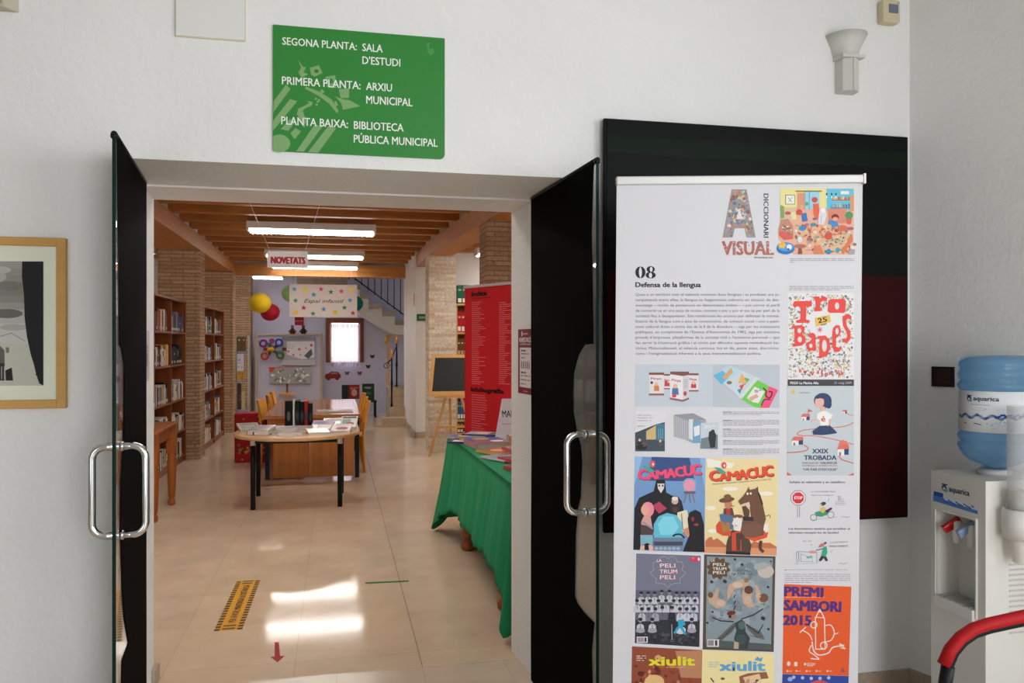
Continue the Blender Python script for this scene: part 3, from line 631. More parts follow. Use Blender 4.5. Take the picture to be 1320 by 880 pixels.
# ================================================================== LIBRARY
# ceiling lamps
def lamp(x, y, z, L, label, rotz=0.0):
    t = thing('ceiling_lamp', label, 'ceiling lamp', (x, y, z), rotz, 'fluorescent ceiling lamps')
    MB().box(-L / 2, L / 2, -0.15, 0.15, -0.012, 0.045).box(-L / 2, -L / 2 + 0.03, -0.15, 0.15, -0.06, -0.012).box(L / 2 - 0.03, L / 2, -0.15, 0.15, -0.06, -0.012).box(-L / 2 + 0.03, L / 2 - 0.03, -0.15, -0.14, -0.038, -0.012).box(-L / 2 + 0.03, L / 2 - 0.03, 0.14, 0.15, -0.038, -0.012).build('housing', M['white_plastic'], t)
    for yy in (-0.055, 0.055): MB().tube([(-L / 2 + 0.03, yy, -0.056), (L / 2 - 0.03, yy, -0.056)], 0.020, 10).build('lit_tube', M['tube'], t)
    MB().box(-L / 2 + 0.03, L / 2 - 0.03, -0.14, 0.14, -0.05, -0.046).build('glow_panel', M['tube'], t)  # glowing panel added so the tubes themselves can stay dimmer
    m = MB()
    for k in range(int(L / 0.055)): m.box(-L / 2 + 0.05 + k * 0.055, -L / 2 + 0.053 + k * 0.055, -0.148, 0.148, -0.088, -0.066)
    m.build('louvre', M['alu'], t); return t
for x, y, L, lb in ((-0.29, 10.24, 1.53, 'nearest long fluorescent lamp over the long reading table'), (-0.33, 13.15, 1.53, 'second fluorescent lamp along the nave, half behind the small red-lettered sign'), (-0.38, 14.98, 1.53, 'last fluorescent lamp, just in front of the cross beam')):
    lamp(x, y, 2.975, L, lb)
for x, y, lb in ((-0.3, 4.9, 'fluorescent lamp just inside the library doorway'), (-0.3, 6.6, 'fluorescent lamp over the magazine table'),
                 (-3.7, 6.2, 'fluorescent lamp in the left aisle near the doorway'), (-3.7, 9.8, 'fluorescent lamp in the left aisle behind the nearer bookcase'), (3.2, 6.2, 'fluorescent lamp in the right aisle near the doorway'), (3.0, 8.9, 'fluorescent lamp in the right aisle before the light wood bookcase'), (2.86, 12.3, 'fluorescent lamp right above the light wood bookcase')):
    lamp(x, y, 2.975, 1.53, lb)  # lamps added to brighten the library, nearly all out of view
lamp(-1.35, 16.9, 2.93, 0.62, 'short lamp beyond the cross beam over the children corner')
q = at_d(195, 342, 12.2); lamp(q.x - 0.55, q.y, 2.975, 1.2, 'fluorescent lamp in the left aisle, nearer one above the bookcase')
q = at_d(200, 358, 14.9); lamp(q.x - 0.35, q.y, 2.80, 1.2, 'fluorescent lamp in the left aisle by its white end wall')
q = at_d(613, 305, 10.5); lamp(q.x + 0.5, q.y, 2.975, 1.2, 'fluorescent lamp in the right aisle beyond the brick pillar')

# books
BOOKC = dict(cream='cdc3ae', white='c9c6c0', black='18181a', navy='1d2740', brown='5a3a26', red='8f1e1c', green='24503a', grey='77746e', blue='33557f', yellow='c09a2a', purple='4a4468', tan='9a7a55')
def book_mesh(t, h, d, c, sticker=True):                          # spine faces +X, thickness along Y, standing on z=0
    m = MB(); cc = hx(c, 1.0); w = 0.0022
    m.box(-d, 0, 0, w, 0, h, col=cc).box(-d, 0, t - w, t, 0, h, col=cc).box(-w, 0.001, 0, t, 0, h, col=cc)
    m.box(-d + 0.006, -w, w, t - w, 0.003, h - 0.004, col=hx('cfc7b4'))
    if sticker and random.random() < 0.7: m.box(0.0005, 0.0018, t * 0.15, t * 0.85, 0.018, 0.05, col=hx('bab6aa'))
    if random.random() < 0.35: m.box(0.0005, 0.0016, t * 0.15, t * 0.85, h * 0.55, h * 0.55 + random.choice((0.015, 0.06)), col=hx(random.choice(('c9b98a', 'd8d4ca', '8a2a22', '1c1c1e'))))
    return m
SHELF = ('top', 'second', 'middle', 'fourth', 'bottom')
def fill(x, y0, y1, z, hmax, pal, case, bay, shelf, face='x', start=0, share=0.85, where=''):
    y = y0; lean = 0
    end = y0 + (y1 - y0) * share
    while y < end - 0.02:
        t = random.choice((0.034, 0.042, 0.05, 0.06, 0.072)); h = hmax * random.uniform(0.68, 0.95); d = random.uniform(0.15, 0.2)
        if y + t > end: break
        cn = random.choice(pal); b = book_mesh(t, h, d, BOOKC[cn])
        o = b.build('book', M['paint'])
        if face == 'x': o.location = (x, y, z + 0.001)
        else: o.location = (y, x, z); o.rotation_euler.z = -PI / 2
        w = '%s-spined library book on the %s shelf, %s of the %s' % (cn, shelf, bay, case)
        tag(o, w, 'book', '%s books on the %s shelf, %s of the %s' % (cn, shelf, bay, case)); y += t + 0.0015
# left bookcases: front plane faces +X
def bookcase_x(label, xf, ys, zs, top, depth=0.30):
    y0, y1 = ys[0], ys[-1]; t = thing('bookcase', label, 'bookcase', (xf - depth / 2, (y0 + y1) / 2, 0))
    for y in ys: MB().box(xf - depth, xf, y - 0.012, y + 0.012, 0, top).build('upright', M['case'], t, t.location)
    for i in range(len(ys) - 1):
        for z in zs: MB().box(xf - depth + 0.012, xf - 0.004, ys[i] + 0.012, ys[i + 1] - 0.012, z - 0.024, z).build('shelf', M['case'], t, t.location)
    MB().box(xf - depth, xf + 0.004, y0 - 0.012, y1 + 0.012, top, top + 0.025).build('top_board', M['case'], t, t.location)
    MB().box(xf - depth, xf - depth + 0.01, y0 + 0.012, y1 - 0.012, 0.0, top).build('back_panel', M['case'], t, t.location)
    MB().box(xf - 0.03, xf - 0.015, y0 + 0.012, y1 - 0.012, 0, 0.06).build('plinth', M['case'], t, t.location); return t
ZS = (1.70, 1.29, 0.84, 0.43, 0.085)
dk = ['black', 'black', 'white', 'cream', 'white', 'cream', 'navy', 'brown', 'grey', 'tan', 'blue', 'green']
bookcase_x('tall brown bookcase before the first left brick pillar', -1.97, (8.60, 9.56, 10.505, 11.45), ZS, 2.09)
pals = [[['red', 'brown', 'tan', 'cream', 'brown'], ['navy', 'blue', 'purple', 'purple', 'tan']],
        [['black', 'white', 'red', 'yellow', 'black', 'brown', 'cream'], ['black', 'black', 'white', 'navy', 'black']],
        [['cream', 'grey', 'white', 'black', 'tan'], ['white', 'white', 'cream', 'grey', 'black']],
        [['black', 'white', 'cream', 'grey', 'brown'], ['white', 'cream', 'black', 'white']],
        [['black', 'white', 'cream', 'navy', 'black'], ['cream', 'black', 'black', 'white', 'green']]]
nm = 'nearer left bookcase'
for s in range(5):
    z = ZS[s]; hm = 0.27
    fill(-1.985, 9.37, 9.54, z, hm, dk, nm, 'near bay', SHELF[s], share=0.95)
    fill(-1.985, 9.58, 10.49, z, hm, pals[s][0], nm, 'middle bay', SHELF[s], share=random.uniform(0.78, 0.92))
    fill(-1.985, 10.53, 11.43, z, hm, pals[s][1], nm, 'pillar-side bay', SHELF[s], share=random.uniform(0.8, 0.95))
ZS2 = (1.71, 1.30, 0.86, 0.44, 0.085)
bookcase_x('tall brown bookcase between the two left brick pillars', -1.865, (12.02, 13.30, 14.40), ZS2, 2.08)
nm = 'farther left bookcase'
for s in range(5):
    fill(-1.88, 12.40, 13.28, ZS2[s], 0.27, dk, nm, 'first bay', SHELF[s], share=random.uniform(0.65, 0.9))
    fill(-1.88, 13.32, 14.25, ZS2[s], 0.27, dk + ['green', 'tan'], nm, 'second bay', SHELF[s], share=random.uniform(0.7, 0.92))

# right aisle bookcase: front faces -Y
xb0 = at_y(587.5, 450, 12.9).x
t = thing('bookcase', 'light wood bookcase with red and green volumes behind the red banner', 'bookcase', (xb0 + 0.6, 13.1, 0))
zt = at_y(590, 391, 12.95).z
MB().box(xb0, xb0 + 0.035, 12.95, 13.27, 0, zt).build('upright', M['light_wood'], t, t.location); MB().box(xb0 + 1.2, xb0 + 1.235, 12.95, 13.27, 0, zt).build('upright', M['light_wood'], t, t.location)
rz = [zt, at_y(590, 428, 12.95).z, at_y(590, 458, 12.95).z, at_y(590, 500, 12.95).z, at_y(590, 541, 12.95).z, 0.10]
for z in rz: MB().box(xb0 + (0.035 if z != zt else -0.01), xb0 + (1.2 if z != zt else 1.245), 12.95, 13.27, z - 0.03, z).build('shelf', M['light_wood'], t, t.location)
MB().box(xb0 + 0.035, xb0 + 1.2, 13.26, 13.27, 0, zt - 0.03).build('back_panel', M['case'], t, t.location)
def rrow(z, h, col, wth, nbk, label, cat='book', sticker='e8e4da'):
    for k in range(nbk):
        m = MB(); x = xb0 + 0.04 + k * (wth + 0.002)
        m.box(x, x + wth, 12.98, 13.2, z + 0.001, z + h, col=hx(col)); m.box(x + wth * 0.12, x + wth * 0.88, 12.9785, 12.981, z + 0.02, z + 0.02 + h * 0.22, col=hx(sticker)); m.box(x + wth * 0.2, x + wth * 0.8, 12.9785, 12.981, z + h * 0.7, z + h * 0.78, col=hx('c9b98a'))
        o = m.build('box_file' if cat == 'box file' else 'book', M['paint'], org=(x, 12.98, z), bevel=0.002); tag(o, label, cat, label)
rrow(zt, 0.30, '1f5a44', 0.075, 3, 'green box file standing on top of the light wood bookcase', 'box file')
rrow(rz[1], 0.33, 'b01c20', 0.06, 3, 'thick red volume in the row on the highest shelf of the light wood bookcase')
rrow(rz[2], 0.27, '6a4028', 0.05, 3, 'brown volume in the light wood bookcase just above the chalkboard', 'book', 'c9a070')
rrow(rz[3], 0.30, '6a4028', 0.05, 1, 'brown volume in the light wood bookcase behind the chalkboard', 'book', 'c9a070')
rrow(rz[4], 0.30, '3a5a80', 0.045, 3, 'blue and white volume in the light wood bookcase just right of the easel leg', 'book')
rrow(rz[5], 0.19, '5a3024', 0.045, 2, 'dark brown volume on the bottom shelf of the light wood bookcase', 'book')

# green emergency sign on the pier
q0, q1 = at_y(537.5, 404.5, 13.28), at_y(549.5, 413.5, 13.28)
t = thing('exit_sign', 'small green exit sign on the white pier beside the pale brick pillar', 'sign', (q0.x, 13.28, q1.z))
MB().box(q0.x, q0.x + 0.26, 13.27, 13.299, q1.z, q0.z, col=hx('1f5a34')).build('panel', M['paint'], t, t.location)
A = Art((q0.x, 13.269, q0.z), (1, 0, 0), (0, 0, 1), 1.0); A.text('SORTIDA', 0.035, 0.075, 0.036, 'b8d0bc', width=0.18, bold=0.02); A.build('lettering', t, t.location)

# light switch of the pier seen edge on
q = at_x(534, 386, 1.272)
o = MB().box(1.262, 1.2715, q.y - 0.05, q.y + 0.05, q.z - 0.1, q.z + 0.1).build('switch_plate', M['light_wood'], org=(1.27, q.y, q.z)); tag(o, 'small tan plate on the side of the white pier', 'switch plate')

# hanging signs
def string(m, a, b): m.tube([a, b], 0.0022, 5)
n0, n1 = at_y(344.6, 323, 7.9), at_y(397, 345.5, 7.9); ny = 7.9
hs = thing('hanging_sign', 'small white hanging sign with dark red capitals under the joists', 'sign', ((n0.x + n1.x) / 2, ny, n1.z))
MB().box(n0.x, n1.x, ny, ny + 0.012, n1.z, n0.z, col=hx('bdb6b2', 1.0)).build('panel', M['paint'], hs, hs.location)
A = Art((n0.x, ny - 0.0005, n0.z), (1, 0, 0), (0, 0, 1), n1.x - n0.x, tint=1.2); hr = (n0.z - n1.z) / (n1.x - n0.x)
A.text('NOVETATS', 0.095, 0.315, 0.175, '7e0c16', width=0.83, bold=0.06); A.build('lettering', hs, hs.location)
m = MB(); s0_, s1_ = at_y(348, 322, ny), at_y(393, 321, ny); tp = 3.02
string(m, (s0_.x, ny + 0.006, n0.z), (s0_.x - 0.24, 7.67, tp + 0.01)); string(m, (s1_.x, ny + 0.006, n0.z), (s1_.x + 0.20, 7.67, tp + 0.01))
m.build('string', M['white_plastic'], hs, hs.location)

ey = 14.7; e0, e1 = at_y(373, 366, ey), at_y(460.3, 409, ey)
es = thing('hanging_sign', 'large white hanging sign with coloured stars over the children corner', 'sign', ((e0.x + e1.x) / 2, ey, e1.z))
MB().box(e0.x, e1.x, ey, ey + 0.012, e1.z, e0.z, col=hx('d0c6c0', 1.15)).build('panel', M['paint'], es, es.location)
A = Art((e0.x, ey - 0.0005, e0.z), (1, 0, 0), (0, 0, 1), (e1.x - e0.x) / 1043.0, tint=1.2, u0=97, v0=130); A.eps = 0.0008
for X, Y, c in ((172, 208, '3f9ec8'), (345, 220, 'd8c85a'), (580, 203, 'd0447c'), (470, 292, '3a8fc4'), (732, 246, '2a8a5c'), (895, 232, 'd0447c'), (1052, 210, 'dcc850'), (190, 388, '2a8a5c'), (1030, 372, '3f8fc8'), (315, 500, 'c0305c'), (620, 520, '3a80b8'), (943, 492, '1f7a48'), (193, 575, 'd8b040'), (458, 590, '1f7a48'), (800, 568, 'd0bc40'), (1075, 578, 'b82a50')):
    A.star(X, Y, 46, c, 1, k=0.42 if c[0] != 'd' or c in ('d0447c',) else 0.7, n=5 if c[0] != 'd' or c == 'd0447c' else 9)
A.text('Espai infantil', 318, 418, 62, '4a4040', width=615, shear=0.35, bold=0.008, lv=2)
A.build('lettering', es, es.location)
m = MB()
for x in (e0.x + 0.1, e1.x - 0.1): string(m, (x, ey + 0.006, e0.z), (x, 14.79, 3.03))
m.build('string', M['white_plastic'], es, es.location)

# paper lanterns
def lantern(u, v, Y, r, col, label, stretch=0.88):
    c = at_y(u, v, Y); n = 26; prof = []
    for i in range(n * 2 + 1):
        a = -PI / 2 + PI * i / (n * 2); k = 1.0 - (0.035 if i % 2 else 0)
        prof.append((max(0.012, r * math.cos(a) * k), r * stretch * math.sin(a)))
    t = thing('paper_lantern', label, 'paper lantern', c)
    MB().lathe(prof, (0, 0, 0), 24, col=hx(col)).build('globe', M['paint'], t)
    MB().tube([(0, 0, r * stretch), (0, 0, 4.29 - c.z)], 0.003, 5).build('string', M['white_plastic'], t)
kp = 16.0 / F
lantern(335, 390.5, 15.9, 13.8 * 15.9 / F, 'd8b41e', 'round yellow paper lantern hanging left of the starred sign')
lantern(348, 402, 16.35, 12.2 * 16.2 / F, 'a01428', 'round red paper lantern behind the yellow one', 0.9)
lantern(376, 378, 16.2, 12.5 * 16.1 / F, '86a866', 'pale green paper lantern half hidden by the starred sign')
lantern(456.5, 391, 16.5, 11.5 * 16.5 / F, '0e6a62', 'teal paper lantern at the edge of the starred sign')

# round-fronted magazine table with black legs
rt = thing('display_table', 'round-fronted table with black legs spread with magazines', 'table', (-0.37, 8.2, 0))
pl = [(0.22, 8.72), (-0.95, 8.72)]
for k in range(25):
    a = PI + PI * k / 24; pl.append((-0.37 + 0.595 * math.cos(a), 8.12 + 0.60 * math.sin(a) * 1.0))
pl = [(x, y) for x, y in pl]
MB().prism(pl, 0.668, 0.70).build('table_top', M['table_top'], rt, rt.location, bevel=0.008)
for x, y in ((-0.765, 7.88), (0.03, 7.87), (-0.78, 8.58), (0.05, 8.58)):
    l = MB().tube([(x, y, 0.0), (x, y, 0.60)], 0.023, 12).build('leg', M['black'], rt, rt.location)
    MB().tube([(x, y, 0.60), (x, y, 0.668)], 0.026, 12).build('collar', M['alu'], l, (rt.location))
m = MB().box(-0.765, 0.03, 7.865, 7.885, 0.615, 0.655).box(-0.78, 0.05, 8.57, 8.59, 0.615, 0.655).box(-0.782, -0.762, 7.88, 8.58, 0.615, 0.655).box(0.025, 0.045, 7.88, 8.58, 0.615, 0.655)
m.build('apron', M['black'], rt, rt.location)

def flat(x, y, z, w, d, h, cov, label, rz=0.0, tilt=0.0, pic=None, cat='magazine', group=None, parts=True):
    """a magazine or book lying flat: cover, pages and printed picture"""
    t = thing('magazine' if cat == 'magazine' else 'book', label, cat, (x, y, z + 0.0012 + d / 2 * math.sin(tilt)), rz, group); t.rotation_euler.x = tilt
    MB().box(-w / 2 + 0.002, w / 2 - 0.003, -d / 2 + 0.003, d / 2 - 0.003, 0.0015, h - 0.0015, col=hx('d2ccc0')).build('pages', M['paint'], t)
    cm = MB().box(-w / 2, w / 2, -d / 2, d / 2, h - 0.0015, h, col=hx(cov, 1.2)).box(-w / 2, w / 2, -d / 2, d / 2, 0, 0.0015, col=hx(cov, 1.2)).box(-w / 2, -w / 2 + 0.0015, -d / 2, d / 2, 0, h, col=hx(cov, 1.2))
    c = cm.build('cover', M['gloss'], t)
    A = Art((-w / 2, d / 2, h + 0.0003), (1, 0, 0), (0, 1, 0), 1.0, tint=1.2)
    for s in (pic or []):
        k = s[0]
        if k == 'r': A.rect(s[1] * w, s[2] * d, s[3] * w, s[4] * d, s[5], 1)
        elif k == 'e': A.ell(s[1] * w, s[2] * d, s[3] * w, s[4] * d, s[5], 2)
        elif k == 'g': A.greek(s[1] * w, s[2] * d, s[3] * w, s[4] * d, 0.012, s[5], lv=2)
    if pic: A.build('printed_picture', c)
    return t
zt7 = 0.70
G = 'magazines spread on the round-fronted table'
flat(-0.84, 8.26, zt7, 0.20, 0.27, 0.022, 'c8c0b4', 'pale magazine lying nearest the curved end under the red floral box', 0.25, 0.16, [('r', .1, .5, .9, .95, '8a8078'), ('g', .1, .1, .9, .4, '605850')], group=G)
flat(-0.69, 7.96, zt7, 0.20, 0.25, 0.045, '9a8a90', 'thick grey-mauve book lying left of the cream stack on the round-fronted table', -0.2, 0.10, [('e', .5, .4, .3, .2, '6a5a66')], cat='book')
t = flat(-0.775, 7.90, zt7 + 0.0, 0.03, 0.16, 0.03, '18181a', 'narrow black booklet standing at the edge of the round-fronted table', 0.5, cat='book')
for i, (c, lb) in enumerate((('cfc8b8', 'lowest'), ('d6d0c0', 'middle'), ('b4b4b8', 'topmost'))):
    flat(-0.50 + 0.01 * i, 8.03, zt7 + 0.0165 * i, 0.20, 0.26, 0.016, c, '%s book of the small cream stack under the black binder' % lb, 0.05 + 0.06 * i, 0, [('r', .15, .15, .85, .5, '8a8e98')] if i == 2 else None, cat='book')
flat(-0.33, 8.33, zt7, 0.26, 0.20, 0.022, '7a6a4a', 'olive book lying just before the upright binders', 0.02, 0, [('r', .1, .2, .9, .8, 'a8a090')], cat='book')
flat(-0.30, 8.05, zt7, 0.22, 0.20, 0.024, '9a8a84', 'taupe magazine lying in the middle of the round-fronted table', -0.06, 0.14, [('e', .5, .5, .35, .3, '7a6860')], group=G)
flat(-0.42, 7.76, zt7, 0.22, 0.15, 0.018, 'd2ccca', 'white flat booklet at the front of the round-fronted table', 0.03, 0, [('r', .1, .1, .9, .4, 'a08a92')], group=G)
flat(-0.14, 8.17, zt7, 0.21, 0.29, 0.024, '8a6a80', 'purple-tinted magazine right of the table middle', -0.15, 0.20, [('r', .05, .5, .95, .97, 'e2ded8'), ('e', .4, .25, .3, .15, '4a3a5a')], group=G)
flat(-0.175, 7.86, zt7, 0.20, 0.18, 0.02, 'd8d2ce', 'white pamphlet in front of the purple-tinted magazine', 0.2, 0.12, None, group=G)
flat(-0.01, 8.53, zt7, 0.24, 0.24, 0.03, 'a89a90', 'greyish magazine at the back beside the white one with black title', 0.04, 0.18, [('r', .1, .1, .9, .5, '7a6a66')], group=G)
flat(0.045, 7.91, zt7, 0.18, 0.24, 0.028, 'cfc6c4', 'pale magazine with a red blot picture over the right table leg', -0.12, 0.18, [('e', .55, .65, .32, .22, '8a2c34'), ('r', .1, .05, .9, .25, 'b4a4a4')], group=G)
flat(0.12, 8.22, zt7, 0.16, 0.28, 0.035, 'c8c8c0', 'thick white magazine with black title at the right end', -0.10, 0.30, [('r', .08, .05, .92, .2, '3a3a3a'), ('r', .1, .3, .6, .9, '7a8a78'), ('e', .6, .7, .25, .15, '9a4a3a'), ('g', .1, .24, .9, .28, '4a4a4a')], group=G)

# upright binders at the back of that table
bs = [('0c0c0d', 0.075, 0.27, 'black lever arch binder with an oval hole standing at the back of the round-fronted table'), ('cfcbc0', 0.018, 0.275, 'thin white spine standing between the black binders'), ('0c1a12', 0.045, 0.27, 'dark green upright binder right of the thin white spine'),
      ('0a0a0b', 0.04, 0.26, 'black upright binder left of the red one'), ('a02018', 0.034, 0.265, 'red upright binder in the row of black binders'), ('0b0b0d', 0.04, 0.24, 'short black upright binder right of the red one')]
x = -0.515
for c, w, h, lb in bs:
    t = thing('binder', lb, 'binder', (x + w / 2, 8.62, zt7 + 0.001))
    MB().box(-w / 2, w / 2, -0.13, 0.07, 0, h, col=hx(c)).build('cover', M['paint'], t, bevel=0.003)
    if w > 0.03:
        m = MB().add([(0.0, -0.1305, 0)] and [(0.016 * math.cos(k * PI / 8), -0.1312, h * 0.42 + 0.05 * math.sin(k * PI / 8)) for k in range(16)], [tuple(range(16))], col=hx('6a6660') if w > 0.07 else hx('3a3a3c'))
        m.build('spine_label', M['paint'], t)
    x += w + 0.004

# long reading table with brown front panel
lt = thing('reading_table', 'long brown reading table behind the magazine table', 'table', (-0.25, 10.7, 0))
MB().box(-0.80, 0.265, 9.42, 11.98, 0.70, 0.745).build('table_top', M['desktop'], lt, lt.location, bevel=0.004)
MB().box(-0.765, 0.235, 9.45, 11.95, 0.60, 0.70).build('apron', M['desk'], lt, lt.location)
MB().box(-0.70, -0.30, 9.49, 9.51, 0.03, 0.60).build('front_panel', M['desk'], lt, lt.location); MB().box(-0.295, 0.198, 9.482, 9.502, 0.03, 0.60).build('front_panel', M['desk'], lt, lt.location)
for x, y in ((-0.775, 9.62), (0.232, 9.56), (-0.775, 11.9), (0.235, 11.9)): MB().box(x - 0.024, x + 0.024, y - 0.024, y + 0.024, 0, 0.70).build('leg', M['black'], lt, lt.location)
flat(-0.02, 9.85, 0.745, 0.42, 0.30, 0.012, 'b8a898', 'open white newspaper lying on the long reading table', 0.03, 0, [('g', .05, .1, .45, .9, '8a8078'), ('g', .55, .1, .95, .9, '8a8078')], cat='newspaper').name = 'newspaper'

# orange chairs
def chair(name, label, group):
    t = thing(name, label, 'chair', (0, 0, 0), 0, group)
    MB().prism([(-0.20, -0.20), (0.20, -0.19), (0.20, 0.19), (-0.20, 0.20)], 0.43, 0.455).build('seat', M['orange_wood'], t, bevel=0.006)
    m = MB(); n = 10; vs = []
    for j in range(6):
        z = 0.60 + 0.25 * j / 5; tl = 0.055 * j / 5
        for i in range(n + 1):
            a = (i / n - 0.5) * 2; e = math.sqrt(max(0, 1 - (abs(a) ** 4) * (0.35 if j in (0, 5) else 0.1))); vs.append((0.175 + tl - 0.045 * a * a + 0.045, a * 0.19 * (0.9 + 0.1 * e), z))
    k = len(vs); vs += [(x + 0.016, y, z) for x, y, z in vs]
    fs = []
    for j in range(5):
        for i in range(n):
            q = (j * (n + 1) + i, j * (n + 1) + i + 1, (j + 1) * (n + 1) + i + 1, (j + 1) * (n + 1) + i); fs.append(q); fs.append(tuple(k + v for v in reversed(q)))
    ed = [j * (n + 1) for j in range(6)] + [5 * (n + 1) + i for i in range(1, n + 1)] + [j * (n + 1) + n for j in range(4, -1, -1)] + [i for i in range(n - 1, 0, -1)]
    for a, b in zip(ed, ed[1:] + ed[:1]): fs.append((a, b, k + b, k + a))
    m.add(vs, fs, smooth=False); m.build('backrest', M['orange_wood'], t)
    for s in (-1, 1):
        MB().tube([(0.21, s * 0.17, 0), (0.19, s * 0.175, 0.45), (0.235, s * 0.165, 0.75)], 0.014, 8).build('leg', M['orange_wood'], t)
        MB().tube([(-0.20, s * 0.18, 0), (-0.175, s * 0.175, 0.43)], 0.014, 8).build('leg', M['orange_wood'], t)
    MB().tube([(-0.19, -0.175, 0.25), (-0.19, 0.175, 0.25)], 0.009, 6).build('stretcher', M['orange_wood'], t); MB().tube([(0.2, -0.172, 0.25), (0.2, 0.172, 0.25)], 0.009, 6).build('stretcher', M['orange_wood'], t)
    return t
gl = 'orange chairs along the reading table'
ch = chair('wooden_chair', 'orange wooden chair on the aisle side of the reading table, nearest its front', gl); ch.location = (0.12, 10.05, 0)
dup(ch, (0.12, 10.85, 0), 0, 'orange wooden chair on the aisle side of the reading table, middle one'); dup(ch, (0.12, 11.65, 0), 0, 'orange wooden chair on the aisle side of the reading table, farthest from the front')
dup(ch, (-0.69, 10.55, 0), PI - 0.12, 'orange wooden chair on the bookcase side of the reading table, beside the red floral box')
dup(ch, (-0.67, 11.56, 0), PI, 'orange wooden chair on the bookcase side of the reading table, second from its front'); dup(ch, (-0.67, 12.25, 0), PI, 'orange wooden chair on the bookcase side of the reading table, farthest one')

# red floral box
q = at_y(302, 575, 11.95)
rx0, rx1 = -1.30, -0.86
rbx = thing('storage_box', 'low box covered in red floral fabric left of the reading table', 'box', ((rx0 + rx1) / 2, 11.15, 0))
m = MB().box(rx0, rx1, 11.0, 11.30, 0.0, 0.645, col=hx('9a1418')); m.build('body', M['paint'], rbx, rbx.location, bevel=0.02)
A = Art((rx0, 10.998, 0.645), (1, 0, 0), (0, 0, 1), 1.0, tint=1.1); A.eps = 0.001
for k in range(46):
    x, y = random.uniform(0.03, 0.41), random.uniform(0.03, 0.6); c = random.choice(('b8862a', '6a5a24', '5a1a10', 'c84a2a', '7a7a2a'))
    A.star(x, y, random.uniform(0.012, 0.028), c, 1, 0.6, 6, random.random())
A.build('floral_print', rbx, rbx.location)

# wooden side table with turned legs by the left bookcase
tt = thing('side_table', 'wooden side table with turned legs beside the left door jamb', 'table', (-1.9, 7.92, 0))
MB().box(-2.30, -1.51, 7.44, 8.40, 0.765, 0.795).build('table_top', M['turned'], tt, tt.location, bevel=0.005)
MB().box(-2.25, -1.55, 7.50, 8.34, 0.66, 0.765).build('apron', M['turned'], tt, tt.location)
TL = [(0.026, 0.0), (0.036, 0.012), (0.036, 0.05), (0.022, 0.062), (0.030, 0.075), (0.034, 0.10), (0.042, 0.30), (0.045, 0.42), (0.036, 0.44), (0.044, 0.455), (0.036, 0.47), (0.043, 0.49), (0.043, 0.50)]
for x, y in ((-1.555, 7.52), (-1.555, 8.30), (-2.24, 7.52), (-2.24, 8.30)):
    MB().lathe(TL, (x, y, 0), 14).box(x - 0.042, x + 0.042, y - 0.042, y + 0.042, 0.50, 0.765).build('leg', M['turned'], tt, tt.location)
for i, (y, w, h, c, lb) in enumerate(((7.62, 0.05, 0.30, 'black', 'black binder standing on the turned-leg table'), (7.70, 0.03, 0.27, 'cream', 'cream book standing on the turned-leg table beside the black binder'), (7.76, 0.035, 0.25, 'brown', 'brown book standing on the turned-leg table'), (7.82, 0.03, 0.22, 'white', 'short white book standing on the turned-leg table'))):
    o = book_mesh(w, h, 0.2, BOOKC[c], False).build('book', M['paint']); o.location = (-1.62, y, 0.795); tag(o, lb, 'book')

# chalkboard easel
ea = thing('chalkboard_easel', 'chalkboard with wooden frame on a wooden easel before the pale pillar', 'easel', (1.55, 10.95, 0))
def fq(u, v, d=10.95): r = at_y(u, v, d); return r
c00, c10 = fq(558.5, 457), fq(551.5, 509.5); w = 0.72; y = 10.95
tlx, blx, zt_, zb_ = c00.x, c10.x, c00.z, c10.z
m = MB(); fw = 0.05; back = 0.16                                   # board leans back
def EP(a, b): # a 0..1 across, b 0..1 up, in the leaning plane
    xl = blx + (tlx - blx) * b; xr = blx + w + 0.03 * b
    return Vector((xl + (xr - xl) * a, 10.90 + back * b, zb_ + (zt_ - zb_) * b))
def eb(a0, b0, a1, b1, th, nm_, mt):
    p = [EP(a0, b0), EP(a1, b0), EP(a1, b1), EP(a0, b1)]; o = Vector((0, th, 0))
    MB().add(p + [v + o for v in p], [(0, 1, 2, 3), (7, 6, 5, 4), (0, 4, 5, 1), (1, 5, 6, 2), (2, 6, 7, 3), (3, 7, 4, 0)]).build(nm_, mt, ea, ea.location)
eb(0, 0, 0.065, 1, 0.022, 'frame', M['light_wood']); eb(0.935, 0, 1, 1, 0.022, 'frame', M['light_wood']); eb(0.065, 0, 0.935, 0.10, 0.022, 'frame', M['light_wood']); eb(0.065, 0.92, 0.935, 1, 0.022, 'frame', M['light_wood'])
m = MB(); p = [EP(0.06, 0.09), EP(0.94, 0.09), EP(0.94, 0.93), EP(0.06, 0.93)]; o_ = Vector((0, 0.012, 0))
m.add([v + o_ * 0.6 for v in p] + [v + o_ * 1.4 for v in p], [(0, 1, 2, 3), (7, 6, 5, 4), (0, 4, 5, 1), (1, 5, 6, 2), (2, 6, 7, 3), (3, 7, 4, 0)]); m.build('slate', M['slate'], ea, ea.location)
def leg(u0, v0, u1, v1, y0, y1): MB().bar(at_y(u0, v0, y0), at_y(u1, v1, y1), 0.034, 0.022).build('leg', M['light_wood'], ea, ea.location)
ft0 = at_z(553.5, 588, 0.012); MB().bar(ft0, (at_y(575, 513, 10.93).x, 10.93, zb_ + 0.0), 0.034, 0.022).build('leg', M['light_wood'], ea, ea.location)
MB().bar((blx + w * 0.5, 11.25, 0.0), (blx + w * 0.42, 10.97, zb_), 0.03, 0.022).build('leg', M['light_wood'], ea, ea.location)
MB().bar((blx + w * 1.0, ft0.y, 0.0), (blx + w * 0.62, 10.93, zb_), 0.034, 0.022).build('leg', M['light_wood'], ea, ea.location)
